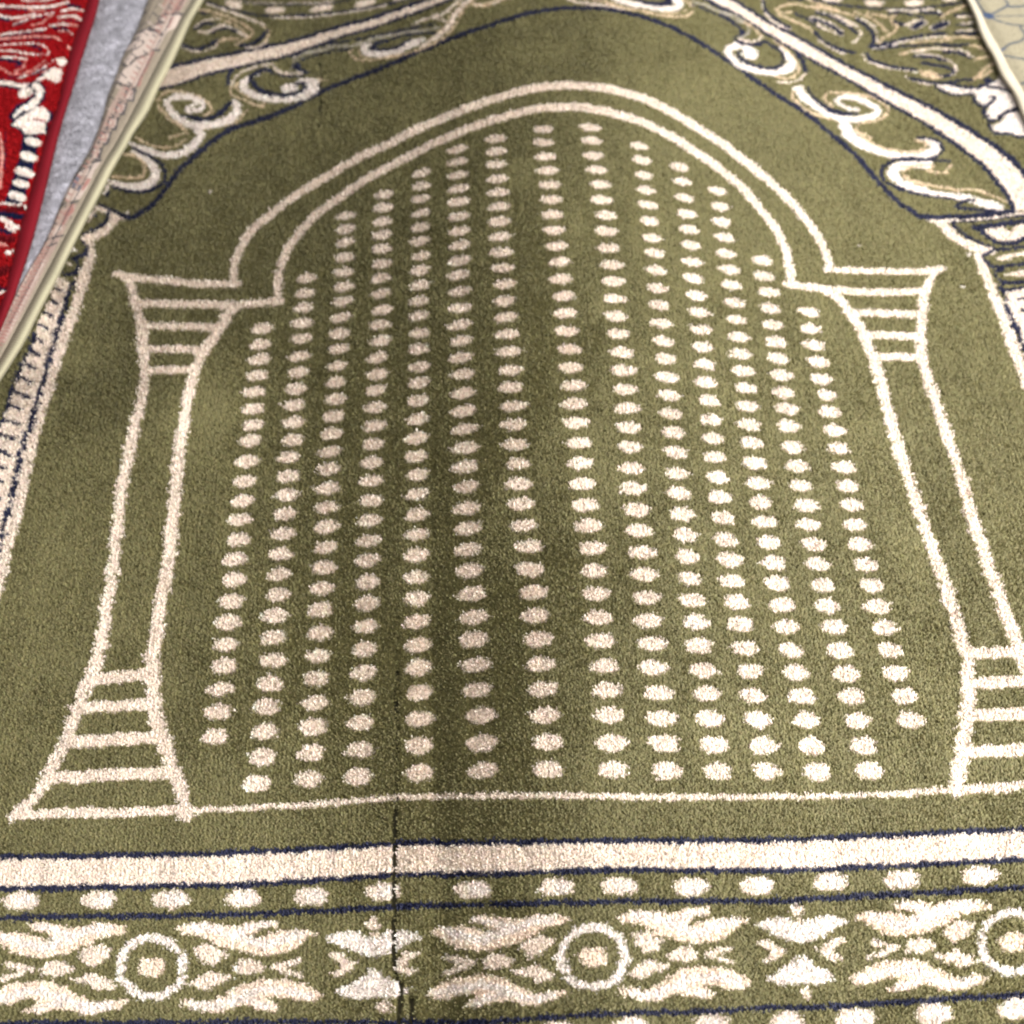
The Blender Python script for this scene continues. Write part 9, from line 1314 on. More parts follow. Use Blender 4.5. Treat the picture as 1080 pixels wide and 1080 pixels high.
LV = [[-302.0,632.0,2.1,-294.3,628.7,4.23,-287.1,626.8,5.47,-280.2,625.6,6.18,-273.4,625.0,6.48,-266.7,625.0,6.42,-260.2,625.5,5.97,-253.8,626.7,5.09,-247.6,628.8,3.61],
[-301.4,616.7,2.1,-294.2,613.8,4.23,-287.4,612.2,5.47,-280.8,611.3,6.18,-274.4,611.0,6.48,-268.2,611.3,6.42,-262.0,612.1,5.97,-256.1,613.6,5.09,-250.3,615.9,3.61],
[-300.8,601.6,2.1,-294.0,599.1,4.23,-287.6,597.8,5.47,-281.4,597.2,6.18,-275.4,597.3,6.48,-269.6,597.8,6.42,-263.9,598.9,5.97,-258.3,600.6,5.09,-252.9,603.2,3.61],
[-300.3,586.9,2.1,-293.9,584.7,4.23,-287.9,583.7,5.47,-282.1,583.4,6.18,-276.5,583.7,6.48,-271.0,584.6,6.42,-265.7,585.9,5.97,-260.5,587.9,5.09,-255.5,590.7,3.61],
[-300.4,572.6,2.1,-294.2,570.6,4.23,-288.5,569.9,5.47,-283.0,569.8,6.18,-277.7,570.4,6.48,-272.5,571.4,6.42,-267.4,573.0,5.97,-262.5,575.2,5.09,-257.8,578.2,3.61],
[-301.1,558.7,2.1,-295.0,556.9,4.23,-289.3,556.3,5.47,-283.8,556.4,6.18,-278.5,557.0,6.48,-273.4,558.2,6.42,-268.3,559.8,5.97,-263.5,562.1,5.09,-258.8,565.2,3.61],
[-302.1,545.3,2.1,-296.1,543.6,4.23,-290.4,543.1,5.47,-285.0,543.3,6.18,-279.7,544.1,6.48,-274.6,545.3,6.42,-269.6,547.0,5.97,-264.8,549.4,5.09,-260.1,552.5,3.61],
[-303.1,532.0,2.1,-297.3,530.6,4.23,-291.8,530.3,5.47,-286.6,530.7,6.18,-281.5,531.7,6.48,-276.6,533.1,6.42,-271.8,535.0,5.97,-267.1,537.5,5.09,-262.7,540.9,3.61],
[-303.9,518.9,2.1,-298.3,517.7,4.23,-293.1,517.7,5.47,-288.1,518.3,6.18,-283.2,519.5,6.48,-278.6,521.1,6.42,-274.0,523.3,5.97,-269.6,526.0,5.09,-265.4,529.5,3.61],
[-304.6,505.9,2.1,-299.1,504.9,4.23,-294.1,505.1,5.47,-289.3,505.9,6.18,-284.6,507.2,6.48,-280.1,509.0,6.42,-275.7,511.3,5.97,-271.5,514.2,5.09,-267.4,517.8,3.61],
[-305.3,493.2,2.1,-299.9,492.3,4.23,-294.9,492.6,5.47,-290.1,493.5,6.18,-285.4,494.9,6.48,-280.9,496.8,6.42,-276.6,499.1,5.97,-272.4,502.0,5.09,-268.4,505.7,3.61],
[-306.2,480.7,2.1,-300.9,480.0,4.23,-295.9,480.4,5.47,-291.2,481.4,6.18,-286.7,482.9,6.48,-282.3,484.9,6.42,-278.0,487.4,5.97,-273.9,490.4,5.09,-270.0,494.1,3.61],
[-307.0,468.4,2.1,-301.8,467.9,4.23,-297.0,468.4,5.47,-292.4,469.6,6.18,-288.0,471.2,6.48,-283.7,473.3,6.42,-279.6,475.9,5.97,-275.6,479.0,5.09,-271.8,482.9,3.61],
[-307.6,456.2,2.1,-302.3,455.7,4.23,-297.4,456.3,5.47,-292.8,457.5,6.18,-288.3,459.2,6.48,-283.9,461.4,6.42,-279.7,464.0,5.97,-275.7,467.1,5.09,-271.8,470.9,3.61],
[-308.0,444.1,2.1,-302.7,443.7,4.23,-297.8,444.4,5.47,-293.2,445.7,6.18,-288.7,447.4,6.48,-284.4,449.6,6.42,-280.2,452.3,5.97,-276.1,455.4,5.09,-272.3,459.3,3.61],
[-308.3,432.1,2.1,-303.1,431.9,4.23,-298.3,432.7,5.47,-293.7,434.1,6.18,-289.3,435.9,6.48,-285.1,438.2,6.42,-281.0,440.9,5.97,-277.0,444.2,5.09,-273.3,448.1,3.61],
[-308.4,420.3,2.1,-303.3,420.2,4.23,-298.7,421.2,5.47,-294.3,422.7,6.18,-290.1,424.7,6.48,-286.0,427.1,6.42,-282.1,429.9,5.97,-278.3,433.2,5.09,-274.7,437.3,3.61],
[-308.5,408.6,2.1,-303.7,408.8,4.23,-299.3,409.9,5.47,-295.2,411.6,6.18,-291.2,413.8,6.48,-287.4,416.3,6.42,-283.7,419.3,5.97,-280.1,422.8,5.09,-276.8,427.0,3.61],
[-308.6,397.2,2.1,-304.2,397.6,4.23,-300.1,399.0,5.47,-296.3,400.9,6.18,-292.7,403.3,6.48,-289.2,406.1,6.42,-285.8,409.3,5.97,-282.6,413.0,5.09,-279.6,417.4,3.61],
[-308.8,385.9,2.1,-304.7,386.6,4.23,-301.0,388.2,5.47,-297.6,390.4,6.18,-294.3,393.1,6.48,-291.2,396.2,6.42,-288.2,399.6,5.97,-285.3,403.6,5.09,-282.7,408.3,3.61],
[-309.0,374.8,2.1,-305.1,375.7,4.23,-301.7,377.5,5.47,-298.5,379.9,6.18,-295.4,382.7,6.48,-292.6,385.9,6.42,-289.8,389.6,5.97,-287.2,393.7,5.09,-284.9,398.5,3.61],
[-309.2,363.8,2.1,-305.6,364.9,4.23,-302.3,366.9,5.47,-299.3,369.4,6.18,-296.5,372.4,6.48,-293.8,375.7,6.42,-291.2,379.5,5.97,-288.8,383.7,5.09,-286.7,388.6,3.61],
[-309.7,353.1,2.1,-306.2,354.3,4.23,-303.1,356.4,5.47,-300.2,359.1,6.18,-297.5,362.1,6.48,-294.9,365.6,6.42,-292.5,369.4,5.97,-290.3,373.8,5.09,-288.3,378.8,3.61],
[-310.2,342.6,2.1,-306.8,343.9,4.23,-303.8,346.1,5.47,-301.0,348.9,6.18,-298.4,352.0,6.48,-296.0,355.6,6.42,-293.7,359.5,5.97,-291.5,363.9,5.09,-289.6,368.9,3.61],
[-310.9,332.3,2.1,-307.6,333.8,4.23,-304.7,336.1,5.47,-302.0,338.9,6.18,-299.5,342.1,6.48,-297.1,345.7,6.42,-294.9,349.7,5.97,-292.9,354.2,5.09,-291.1,359.3,3.61],
[-311.8,322.2,2.1,-308.5,323.8,4.23,-305.7,326.2,5.47,-303.2,329.1,6.18,-300.8,332.4,6.48,-298.5,336.1,6.42,-296.4,340.2,5.97,-294.5,344.7,5.09,-292.8,349.9,3.61],
[-312.6,312.3,2.1,-309.6,314.0,4.23,-307.0,316.6,5.47,-304.6,319.6,6.18,-302.3,323.1,6.48,-300.3,326.9,6.42,-298.4,331.1,5.97,-296.6,335.8,5.09,-295.1,341.1,3.61],
[-313.5,302.5,2.1,-310.7,304.5,4.23,-308.3,307.2,5.47,-306.2,310.5,6.18,-304.2,314.1,6.48,-302.4,318.2,6.42,-300.8,322.6,5.97,-299.3,327.4,5.09,-298.1,332.9,3.61],
[-314.7,293.1,2.1,-312.1,295.2,4.23,-309.9,298.1,5.47,-307.9,301.5,6.18,-306.1,305.2,6.48,-304.5,309.4,6.42,-303.0,313.9,5.97,-301.7,318.9,5.09,-300.6,324.4,3.61],
[-316.4,284.0,2.1,-313.8,286.2,4.23,-311.7,289.1,5.47,-309.7,292.6,6.18,-308.0,296.4,6.48,-306.4,300.7,6.42,-305.0,305.2,5.97,-303.8,310.3,5.09,-302.8,315.9,3.61],
[-317.4,274.6,2.1,-314.9,277.0,4.23,-312.9,280.0,5.47,-311.1,283.6,6.18,-309.5,287.6,6.48,-308.1,291.9,6.42,-306.8,296.5,5.97,-305.7,301.6,5.09,-304.8,307.3,3.61],
[-318.2,265.4,2.1,-315.9,267.8,4.23,-314.0,271.0,5.47,-312.4,274.7,6.18,-310.9,278.7,6.48,-309.6,283.1,6.42,-308.4,287.9,5.97,-307.4,293.0,5.09,-306.7,298.8,3.61],
[-319.1,256.3,2.1,-316.7,258.7,4.23,-314.8,262.0,5.47,-313.1,265.7,6.18,-311.6,269.7,6.48,-310.2,274.1,6.42,-309.0,278.9,5.97,-308.0,284.1,5.09,-307.3,289.8,3.61],
[-320.0,247.3,2.1,-317.5,249.8,4.23,-315.3,253.0,5.47,-313.4,256.7,6.18,-311.7,260.7,6.48,-310.2,265.1,6.42,-308.8,269.9,5.97,-307.6,275.0,5.09,-306.6,280.7,3.61],
[-321.0,238.4,2.1,-318.6,241.1,4.23,-316.6,244.4,5.47,-314.9,248.2,6.18,-313.4,252.4,6.48,-312.0,256.9,6.42,-310.7,261.8,5.97,-309.7,267.0,5.09,-308.9,272.8,3.61],
[-322.0,229.7,2.1,-319.8,232.5,4.23,-318.0,236.0,5.47,-316.4,240.0,6.18,-315.1,244.3,6.48,-313.9,248.9,6.42,-312.8,253.8,5.97,-312.0,259.2,5.09,-311.4,265.2,3.61]]
RP = [[-299.9,616.0],
[-297.9,571.0],
[-299.2,552.4],
[-301.7,533.3],
[-303.0,493.5],
[-302.8,462.7],
[-304.9,448.3],
[-306.3,421.9],
[-307.4,396.4],
[-308.3,370.9],
[-309.4,353.3],
[-309.2,341.5],
[-309.6,317.0],
[-309.9,302.2],
[-312.1,276.9],
[-319.4,223.8]]
GB = [[319.3,609.9,0.0,316.6,601.6,5.81,316.9,600.1,6.83,317.4,599.4,7.34,318.2,599.2,7.5,319.1,599.4,7.34,320.3,600.1,6.83,321.8,601.5,5.81,326.3,609.8,0.0],
[319.8,603.1,0.0,317.1,594.9,5.81,317.4,593.5,6.83,317.9,592.8,7.34,318.7,592.6,7.5,319.7,592.8,7.34,320.8,593.6,6.83,322.4,595.0,5.81,326.9,603.3,0.0],
[320.3,596.3,0.0,317.6,588.2,5.81,317.8,586.8,6.83,318.4,586.2,7.34,319.2,586.0,7.5,320.2,586.3,7.34,321.4,587.1,6.83,322.9,588.6,5.81,327.4,596.8,0.0],
[320.7,589.5,0.0,318.0,581.5,5.81,318.3,580.2,6.83,318.9,579.6,7.34,319.7,579.5,7.5,320.7,579.9,7.34,321.9,580.7,6.83,323.4,582.2,5.81,328.0,590.4,0.0],
[321.2,582.8,0.0,318.5,574.9,5.81,318.8,573.7,6.83,319.4,573.1,7.34,320.2,573.1,7.5,321.2,573.4,7.34,322.4,574.3,6.83,323.9,575.9,5.81,328.5,584.1,0.0],
[321.6,576.2,0.0,319.0,568.4,5.81,319.3,567.2,6.83,319.9,566.7,7.34,320.7,566.7,7.5,321.7,567.1,7.34,322.9,568.0,6.83,324.5,569.6,5.81,329.0,577.8,0.0],
[322.2,569.6,0.0,319.5,561.9,5.81,319.8,560.8,6.83,320.4,560.3,7.34,321.2,560.3,7.5,322.2,560.8,7.34,323.4,561.7,6.83,325.0,563.3,5.81,329.6,571.5,0.0],
[322.7,563.1,0.0,320.0,555.6,5.81,320.3,554.4,6.83,320.9,554.0,7.34,321.7,554.1,7.5,322.7,554.6,7.34,324.0,555.5,6.83,325.5,557.2,5.81,330.1,565.3,0.0],
[323.1,556.6,0.0,320.4,549.1,5.81,320.7,548.1,6.83,321.3,547.7,7.34,322.2,547.8,7.5,323.2,548.3,7.34,324.4,549.3,6.83,326.0,551.0,5.81,330.6,559.1,0.0],
[322.8,549.8,0.0,320.2,542.5,5.81,320.6,541.5,6.83,321.3,541.2,7.34,322.2,541.3,7.5,323.3,541.9,7.34,324.6,543.0,6.83,326.3,544.7,5.81,331.0,552.8,0.0],
[322.4,543.0,0.0,319.9,535.8,5.81,320.4,534.9,6.83,321.2,534.7,7.34,322.2,534.9,7.5,323.4,535.6,7.34,324.8,536.7,6.83,326.6,538.5,5.81,331.4,546.7,0.0],
[322.6,536.5,0.0,320.2,529.4,5.81,320.7,528.6,6.83,321.6,528.5,7.34,322.6,528.8,7.5,323.9,529.5,7.34,325.4,530.7,6.83,327.2,532.6,5.81,332.1,540.7,0.0],
[323.1,530.2,0.0,320.7,523.3,5.81,321.3,522.5,6.83,322.2,522.5,7.34,323.3,522.8,7.5,324.6,523.6,7.34,326.1,524.9,6.83,328.0,526.8,5.81,332.9,535.0,0.0],
[323.8,524.1,0.0,321.4,517.3,5.81,322.0,516.6,6.83,322.9,516.6,7.34,324.1,517.0,7.5,325.4,517.9,7.34,327.0,519.1,6.83,328.9,521.1,5.81,333.8,529.2,0.0],
[324.8,518.3,0.0,322.4,511.5,5.81,323.0,510.9,6.83,323.9,510.9,7.34,325.0,511.3,7.5,326.3,512.2,7.34,327.8,513.5,6.83,329.7,515.4,5.81,334.6,523.5,0.0],
[325.7,512.4,0.0,323.2,505.7,5.81,323.8,505.1,6.83,324.6,505.1,7.34,325.7,505.5,7.5,327.0,506.4,7.34,328.4,507.7,6.83,330.3,509.6,5.81,335.2,517.7,0.0],
[326.0,506.2,0.0,323.6,499.7,5.81,324.1,499.1,6.83,325.0,499.1,7.34,326.1,499.6,7.5,327.3,500.5,7.34,328.9,501.8,6.83,330.7,503.8,5.81,335.6,511.8,0.0],
[326.0,499.9,0.0,323.6,493.5,5.81,324.2,493.0,6.83,325.2,493.1,7.34,326.3,493.6,7.5,327.7,494.6,7.34,329.3,496.0,6.83,331.2,498.0,5.81,336.2,506.0,0.0],
[326.4,493.9,0.0,324.1,487.6,5.81,324.7,487.1,6.83,325.7,487.3,7.34,326.9,487.9,7.5,328.3,488.9,7.34,329.9,490.3,6.83,331.9,492.4,5.81,336.9,500.4,0.0],
[327.6,488.4,0.0,325.2,482.1,5.81,325.8,481.7,6.83,326.7,481.8,7.34,327.9,482.4,7.5,329.2,483.4,7.34,330.8,484.9,6.83,332.7,486.9,5.81,337.7,494.9,0.0],
[329.0,483.2,0.0,326.5,476.9,5.81,327.0,476.4,6.83,327.9,476.6,7.34,329.0,477.2,7.5,330.3,478.1,7.34,331.8,479.5,6.83,333.6,481.5,5.81,338.6,489.4,0.0],
[330.3,477.9,0.0,327.8,471.7,5.81,328.2,471.2,6.83,329.0,471.3,7.34,330.1,471.9,7.5,331.3,472.8,7.34,332.7,474.2,6.83,334.5,476.2,5.81,339.4,484.0,0.0],
[331.1,472.3,0.0,328.5,466.1,5.81,329.0,465.7,6.83,329.8,465.8,7.34,330.8,466.4,7.5,332.0,467.4,7.34,333.4,468.8,6.83,335.2,470.8,5.81,340.1,478.5,0.0],
[331.2,466.3,0.0,328.7,460.2,5.81,329.2,459.8,6.83,330.0,460.0,7.34,331.0,460.7,7.5,332.3,461.7,7.34,333.8,463.1,6.83,335.6,465.1,5.81,340.5,472.9,0.0],
[331.0,460.2,0.0,328.6,454.3,5.81,329.2,454.0,6.83,330.1,454.3,7.34,331.2,455.0,7.5,332.6,456.1,7.34,334.2,457.6,6.83,336.1,459.7,5.81,341.1,467.5,0.0],
[331.3,454.4,0.0,328.9,448.6,5.81,329.5,448.3,6.83,330.5,448.7,7.34,331.7,449.4,7.5,333.1,450.6,7.34,334.7,452.1,6.83,336.7,454.3,5.81,341.8,462.1,0.0],
[331.8,448.8,0.0,329.5,443.0,5.81,330.1,442.8,6.83,331.1,443.2,7.34,332.3,444.0,7.5,333.7,445.2,7.34,335.4,446.8,6.83,337.3,449.0,5.81,342.4,456.7,0.0],
[332.5,443.2,0.0,330.1,437.6,5.81,330.8,437.4,6.83,331.8,437.9,7.34,333.0,438.7,7.5,334.4,439.9,7.34,336.0,441.5,6.83,338.0,443.7,5.81,343.1,451.5,0.0],
[333.1,437.8,0.0,330.8,432.2,5.81,331.5,432.1,6.83,332.4,432.6,7.34,333.7,433.4,7.5,335.1,434.7,7.34,336.8,436.3,6.83,338.8,438.5,5.81,343.9,446.3,0.0],
[333.9,432.4,0.0,331.5,426.9,5.81,332.2,426.8,6.83,333.2,427.3,7.34,334.4,428.2,7.5,335.9,429.5,7.34,337.5,431.1,6.83,339.6,433.4,5.81,344.7,441.1,0.0],
[334.6,427.0,0.0,332.2,421.6,5.81,332.9,421.6,6.83,334.0,422.2,7.34,335.2,423.1,7.5,336.7,424.4,7.34,338.4,426.1,6.83,340.4,428.4,5.81,345.6,436.1,0.0],
[335.4,421.8,0.0,333.0,416.5,5.81,333.7,416.5,6.83,334.8,417.0,7.34,336.0,418.0,7.5,337.5,419.3,7.34,339.2,421.1,6.83,341.3,423.4,5.81,346.5,431.0,0.0],
[336.2,416.5,0.0,333.8,411.3,5.81,334.6,411.4,6.83,335.6,412.0,7.34,336.9,413.0,7.5,338.4,414.3,7.34,340.1,416.1,6.83,342.1,418.4,5.81,347.4,426.1,0.0],
[337.0,411.3,0.0,334.6,406.2,5.81,335.4,406.3,6.83,336.4,406.9,7.34,337.7,408.0,7.5,339.2,409.4,7.34,340.9,411.1,6.83,343.0,413.5,5.81,348.3,421.2,0.0],
[337.8,406.2,0.0,335.4,401.1,5.81,336.2,401.3,6.83,337.3,401.9,7.34,338.6,403.0,7.5,340.1,404.4,7.34,341.8,406.2,6.83,343.9,408.6,5.81,349.2,416.3,0.0],
[338.6,401.0,0.0,336.2,396.1,5.81,337.0,396.2,6.83,338.1,397.0,7.34,339.4,398.1,7.5,340.9,399.5,7.34,342.7,401.3,6.83,344.8,403.7,5.81,350.0,411.4,0.0]]
GP = [[321.8,602.7],
[324.6,569.8],
[326.1,552.8],
[326.8,540.2],
[328.7,526.8],
[330.2,516.6],
[331.6,500.6],
[334.0,483.9],
[335.4,474.2],
[336.2,464.6],
[339.7,438.5],
[345.5,405.9]]
PART = [[0.25,-80.8,61.0,-80.8,30.5,-80.9,11.0,-80.5,-12.5],
[0.7,-80.7,-10.2,-80.6,-26.2,-81.1,-39.5],
[0.8,-81.1,-37.3,-80.8,-54.6,-80.3,-61.9],
[1.05,-80.3,-61.0,-80.6,-69.4,-80.4,-75.2,-80.9,-82.5,-80.0,-89.8],
[1.25,-80.0,-89.8,-77.6,-93.8,-77.9,-101.7,-78.3,-109.5,-78.6,-120.9],
[1.05,-74.3,-97.9,-73.0,-101.1,-73.4,-105.8,-73.0,-113.5,-72.6,-121.1],
[0.6,-137.1,528.8,-136.6,509.0,-136.2,489.7,-134.6,466.1,-134.7,452.3]]
NAP = [[-189.5,217.0],
[-120.0,2.8],
[-199.9,481.6],
[158.1,432.0],
[210.6,130.0],
[-298.1,226.7],
[-285.3,318.7]]

MM = 0.001
rng = np.random.default_rng(11)
sc = bpy.context.scene
col = sc.collection

PAL = {  # linear base colours of the yarns
 'G': (.202, .180, .072), 'C': (.88, .757, .645), 'W': (.90, .81, .74), 'A': (.93, .77, .63),
 'N': (.010, .013, .050), 'T': (.72, .57, .39), 'K': (.50, .45, .36),
 'R': (.34, .006, .009), 'X': (.16, .006, .010), 'Q': (.80, .42, .36),
 'B': (.195, .16, .118), 'q': (.275, .198, .162), 'c': (.385, .31, .265), 'D': (.06, .05, .05), 'r': (.26, .12, .10), 'n': (.10, .095, .115),
 'O': (.215, .188, .125), 's': (.035, .045, .065), 'b': (.03, .05, .10),
}
KEYS = list(PAL); IDX = {k: i for i, k in enumerate(KEYS)}
PALA = np.array([PAL[k] for k in KEYS])

# ------------------------------------------------------------------ woven pattern -> label grid
def raster(ops, x0, y0, x1, y1, res, base):
    nx, ny = int((x1 - x0) / res), int((y1 - y0) / res)
    g = np.full((ny, nx), IDX[base], np.uint8)
    def box(ax, ay, bx, by):
        i0, i1 = max(0, int((ax - x0) / res) - 1), min(nx, int((bx - x0) / res) + 2)
        j0, j1 = max(0, int((ay - y0) / res) - 1), min(ny, int((by - y0) / res) + 2)
        if i0 >= i1 or j0 >= j1: return None
        X = x0 + (np.arange(i0, i1) + .5) * res; Y = y0 + (np.arange(j0, j1) + .5) * res
        return i0, i1, j0, j1, X[None, :], Y[:, None]
    for c, kind, d in ops:
        ci = IDX[c]
        if kind == 0:
            P = np.array(d).reshape(-1, 2)
            b = box(P[:, 0].min(), P[:, 1].min(), P[:, 0].max(), P[:, 1].max())
            if b is None: continue
            i0, i1, j0, j1, X, Y = b
            ins = np.zeros((j1 - j0, i1 - i0), bool)
            for (ax, ay), (bx, by) in zip(P, np.roll(P, -1, 0)):
                if ay == by: continue
                ins ^= ((ay > Y) != (by > Y)) & (X < (bx - ax) * (Y - ay) / (by - ay) + ax)
            g[j0:j1, i0:i1][ins] = ci
        else:
            Q = np.array(d).reshape(-1, 3)
            for (ax, ay, ar), (bx, by, br) in zip(Q[:-1], Q[1:]):
                m = max(ar, br)
                b = box(min(ax, bx) - m, min(ay, by) - m, max(ax, bx) + m, max(ay, by) + m)
                if b is None: continue
                i0, i1, j0, j1, X, Y = b
                dx, dy = bx - ax, by - ay; L2 = dx * dx + dy * dy + 1e-9
                t = np.clip(((X - ax) * dx + (Y - ay) * dy) / L2, 0, 1)
                rr = ar + (br - ar) * t
                hit = (X - ax - t * dx) ** 2 + (Y - ay - t * dy) ** 2 < rr * rr
                g[j0:j1, i0:i1][hit] = ci
    def look(x, y):
        i = np.clip(((x - x0) / res).astype(int), 0, nx - 1); j = np.clip(((y - y0) / res).astype(int), 0, ny - 1)
        return g[j, i]
    return look

def smooth_noise(x, y, scale, seed):
    r = np.random.default_rng(seed); n = 64
    t = r.standard_normal((n, n))
    u, v = (x / scale) % n, (y / scale) % n
    i, j = u.astype(int), v.astype(int); a, b = u - i, v - j
    a, b = a * a * (3 - 2 * a), b * b * (3 - 2 * b)
    i1, j1 = (i + 1) % n, (j + 1) % n
    return (t[j, i] * (1 - a) + t[j, i1] * a) * (1 - b) + (t[j1, i] * (1 - a) + t[j1, i1] * a) * b

def inside(poly, x, y):
    P = np.array(poly); ins = np.zeros(x.shape, bool)
    for (ax, ay), (bx, by) in zip(P, np.roll(P, -1, 0)):
        if ay == by: continue
        ins ^= ((ay > y) != (by > y)) & (x < (bx - ax) * (y - ay) / (by - ay) + ax)
    return ins

# ------------------------------------------------------------------ mesh helpers
def mesh_obj(name, V, Fq, mat, parent=None, cols=None, smooth=False):
    me = bpy.data.meshes.new(name)
    V = np.asarray(V, np.float32) * MM; Fq = np.asarray(Fq, np.int32)
    n, k = Fq.shape
    me.vertices.add(len(V)); me.vertices.foreach_set('co', V.ravel())
    me.loops.add(n * k); me.loops.foreach_set('vertex_index', Fq.ravel())
    me.polygons.add(n); me.polygons.foreach_set('loop_start', np.arange(0, n * k, k, dtype=np.int32))
    me.update(calc_edges=True)
    if smooth: me.polygons.foreach_set('use_smooth', np.ones(n, bool))
    if cols is not None:
        a = me.attributes.new('yarn', 'FLOAT_COLOR', 'FACE' if len(cols) == n else 'POINT')
        a.data.foreach_set('color', np.concatenate([cols, np.ones((len(cols), 1))], 1).astype(np.float32).ravel())
    me.materials.append(mat)
    o = bpy.data.objects.new(name, me); col.objects.link(o)
    if parent: o.parent = parent
    return o

def grid_faces(ny, nx):
    i, j = np.meshgrid(np.arange(nx - 1), np.arange(ny - 1)); a = (j * nx + i).ravel()
    return np.stack([a, a + 1, a + nx + 1, a + nx], 1)

def thing(name, label, cat, loc=(0, 0, 0)):
    o = bpy.data.objects.new(name, None); col.objects.link(o); o.location = [v * MM for v in loc]
    o['label'] = label; o['category'] = cat; o.empty_display_size = .02
    return o

def upsample(G, ny, nx):
    G = np.array(G, float); n = len(G); G = G.reshape(n, -1, 3); m = G.shape[1]
    u = np.linspace(0, n - 1, ny); i = np.minimum(u.astype(int), n - 2); f = (u - i)[:, None, None]
    H = G[i] * (1 - f) + G[i + 1] * f
    # smooth along the length a little so that the tracing leaves no kinks
    for _ in range(2): H[1:-1] = .25 * H[:-2] + .5 * H[1:-1] + .25 * H[2:]
    v = np.linspace(0, m - 1, nx); j = np.minimum(v.astype(int), m - 2); f = (v - j)[None, :, None]
    return H[:, j] * (1 - f) + H[:, j + 1] * f

# ------------------------------------------------------------------ materials
def yarn_material(name, rough=.85, sheen=.25, bump=0., scale=900., fibre=0., spec=.25):
    m = bpy.data.materials.new(name); m.use_nodes = True
    nt = m.node_tree; b = nt.nodes['Principled BSDF']
    a = nt.nodes.new('ShaderNodeAttribute'); a.attribute_name = 'yarn'
    geo = nt.nodes.new('ShaderNodeTexCoord')
    nz = nt.nodes.new('ShaderNodeTexNoise'); nz.inputs['Scale'].default_value = scale; nz.inputs['Detail'].default_value = 3
    nt.links.new(geo.outputs['Object'], nz.inputs['Vector'])
    hs = nt.nodes.new('ShaderNodeHueSaturation')
    mr = nt.nodes.new('ShaderNodeMapRange'); mr.inputs['To Min'].default_value = .88; mr.inputs['To Max'].default_value = 1.12
    nt.links.new(nz.outputs['Fac'], mr.inputs['Value']); nt.links.new(mr.outputs['Result'], hs.inputs['Value'])
    nt.links.new(a.outputs['Color'], hs.inputs['Color']); nt.links.new(hs.outputs['Color'], b.inputs['Base Color'])
    b.inputs['Roughness'].default_value = rough
    b.inputs['Specular IOR Level'].default_value = spec
    b.inputs['Sheen Weight'].default_value = sheen; b.inputs['Sheen Roughness'].default_value = .4
    if fibre:   # yarn ends are round: shade them with a normal turned towards the tip, and let light through
        g = nt.nodes.new('ShaderNodeNewGeometry')
        s1 = nt.nodes.new('ShaderNodeVectorMath'); s1.operation = 'SCALE'; s1.inputs['Scale'].default_value = fibre
        s2 = nt.nodes.new('ShaderNodeVectorMath'); s2.operation = 'ADD'
        up = nt.nodes.new('ShaderNodeAttribute'); up.attribute_name = 'lie'; nt.links.new(up.outputs['Vector'], s2.inputs[1])
        s3 = nt.nodes.new('ShaderNodeVectorMath'); s3.operation = 'NORMALIZE'
        nt.links.new(g.outputs['Normal'], s1.inputs[0]); nt.links.new(s1.outputs[0], s2.inputs[0]); nt.links.new(s2.outputs[0], s3.inputs[0])
        nt.links.new(s3.outputs[0], b.inputs['Normal'])
        tr = nt.nodes.new('ShaderNodeBsdfTranslucent'); nt.links.new(hs.outputs['Color'], tr.inputs['Color'])
        mx = nt.nodes.new('ShaderNodeMixShader'); mx.inputs[0].default_value = .4
        nt.links.new(b.outputs[0], mx.inputs[1]); nt.links.new(tr.outputs[0], mx.inputs[2])
        nt.links.new(mx.outputs[0], nt.nodes['Material Output'].inputs['Surface'])
    if bump:
        bp = nt.nodes.new('ShaderNodeBump'); bp.inputs['Strength'].default_value = bump; bp.inputs['Distance'].default_value = .0006
        nt.links.new(nz.outputs['Fac'], bp.inputs['Height']); nt.links.new(bp.outputs['Normal'], b.inputs['Normal'])
    return m

def plain_material(name, rgb, rough=.8, scale=40., var=.15):
    m = bpy.data.materials.new(name); m.use_nodes = True
    nt = m.node_tree; b = nt.nodes['Principled BSDF']
    nz = nt.nodes.new('ShaderNodeTexNoise'); nz.inputs['Scale'].default_value = scale; nz.inputs['Detail'].default_value = 6
    geo = nt.nodes.new('ShaderNodeTexCoord'); nt.links.new(geo.outputs['Object'], nz.inputs['Vector'])
    cr = nt.nodes.new('ShaderNodeValToRGB')
    cr.color_ramp.elements[0].position = .3; cr.color_ramp.elements[1].position = .7
    cr.color_ramp.elements[0].color = [c * (1 - var) for c in rgb] + [1]; cr.color_ramp.elements[1].color = [min(1, c * (1 + var)) for c in rgb] + [1]
    nt.links.new(nz.outputs['Fac'], cr.inputs['Fac']); nt.links.new(cr.outputs['Color'], b.inputs['Base Color'])
    b.inputs['Roughness'].default_value = rough
    return m

M_pile = yarn_material('wool_pile', .62, .38, fibre=.8, spec=.4)
M_soft = yarn_material('soft_pile', .8, .1, fibre=1.4)
M_deep = yarn_material('red_pile', .8, .0, fibre=1.4, spec=.12)
M_back = yarn_material('rug_backing', .95, .0)
M_woven = yarn_material('flat_weave', .8, .1, .6, 1500)
M_tape = yarn_material('binding_yarn', .6, .06, .35, 2500)
M_redtape = yarn_material('red_binding_yarn', .7, .0, .35, 2500, spec=.1)

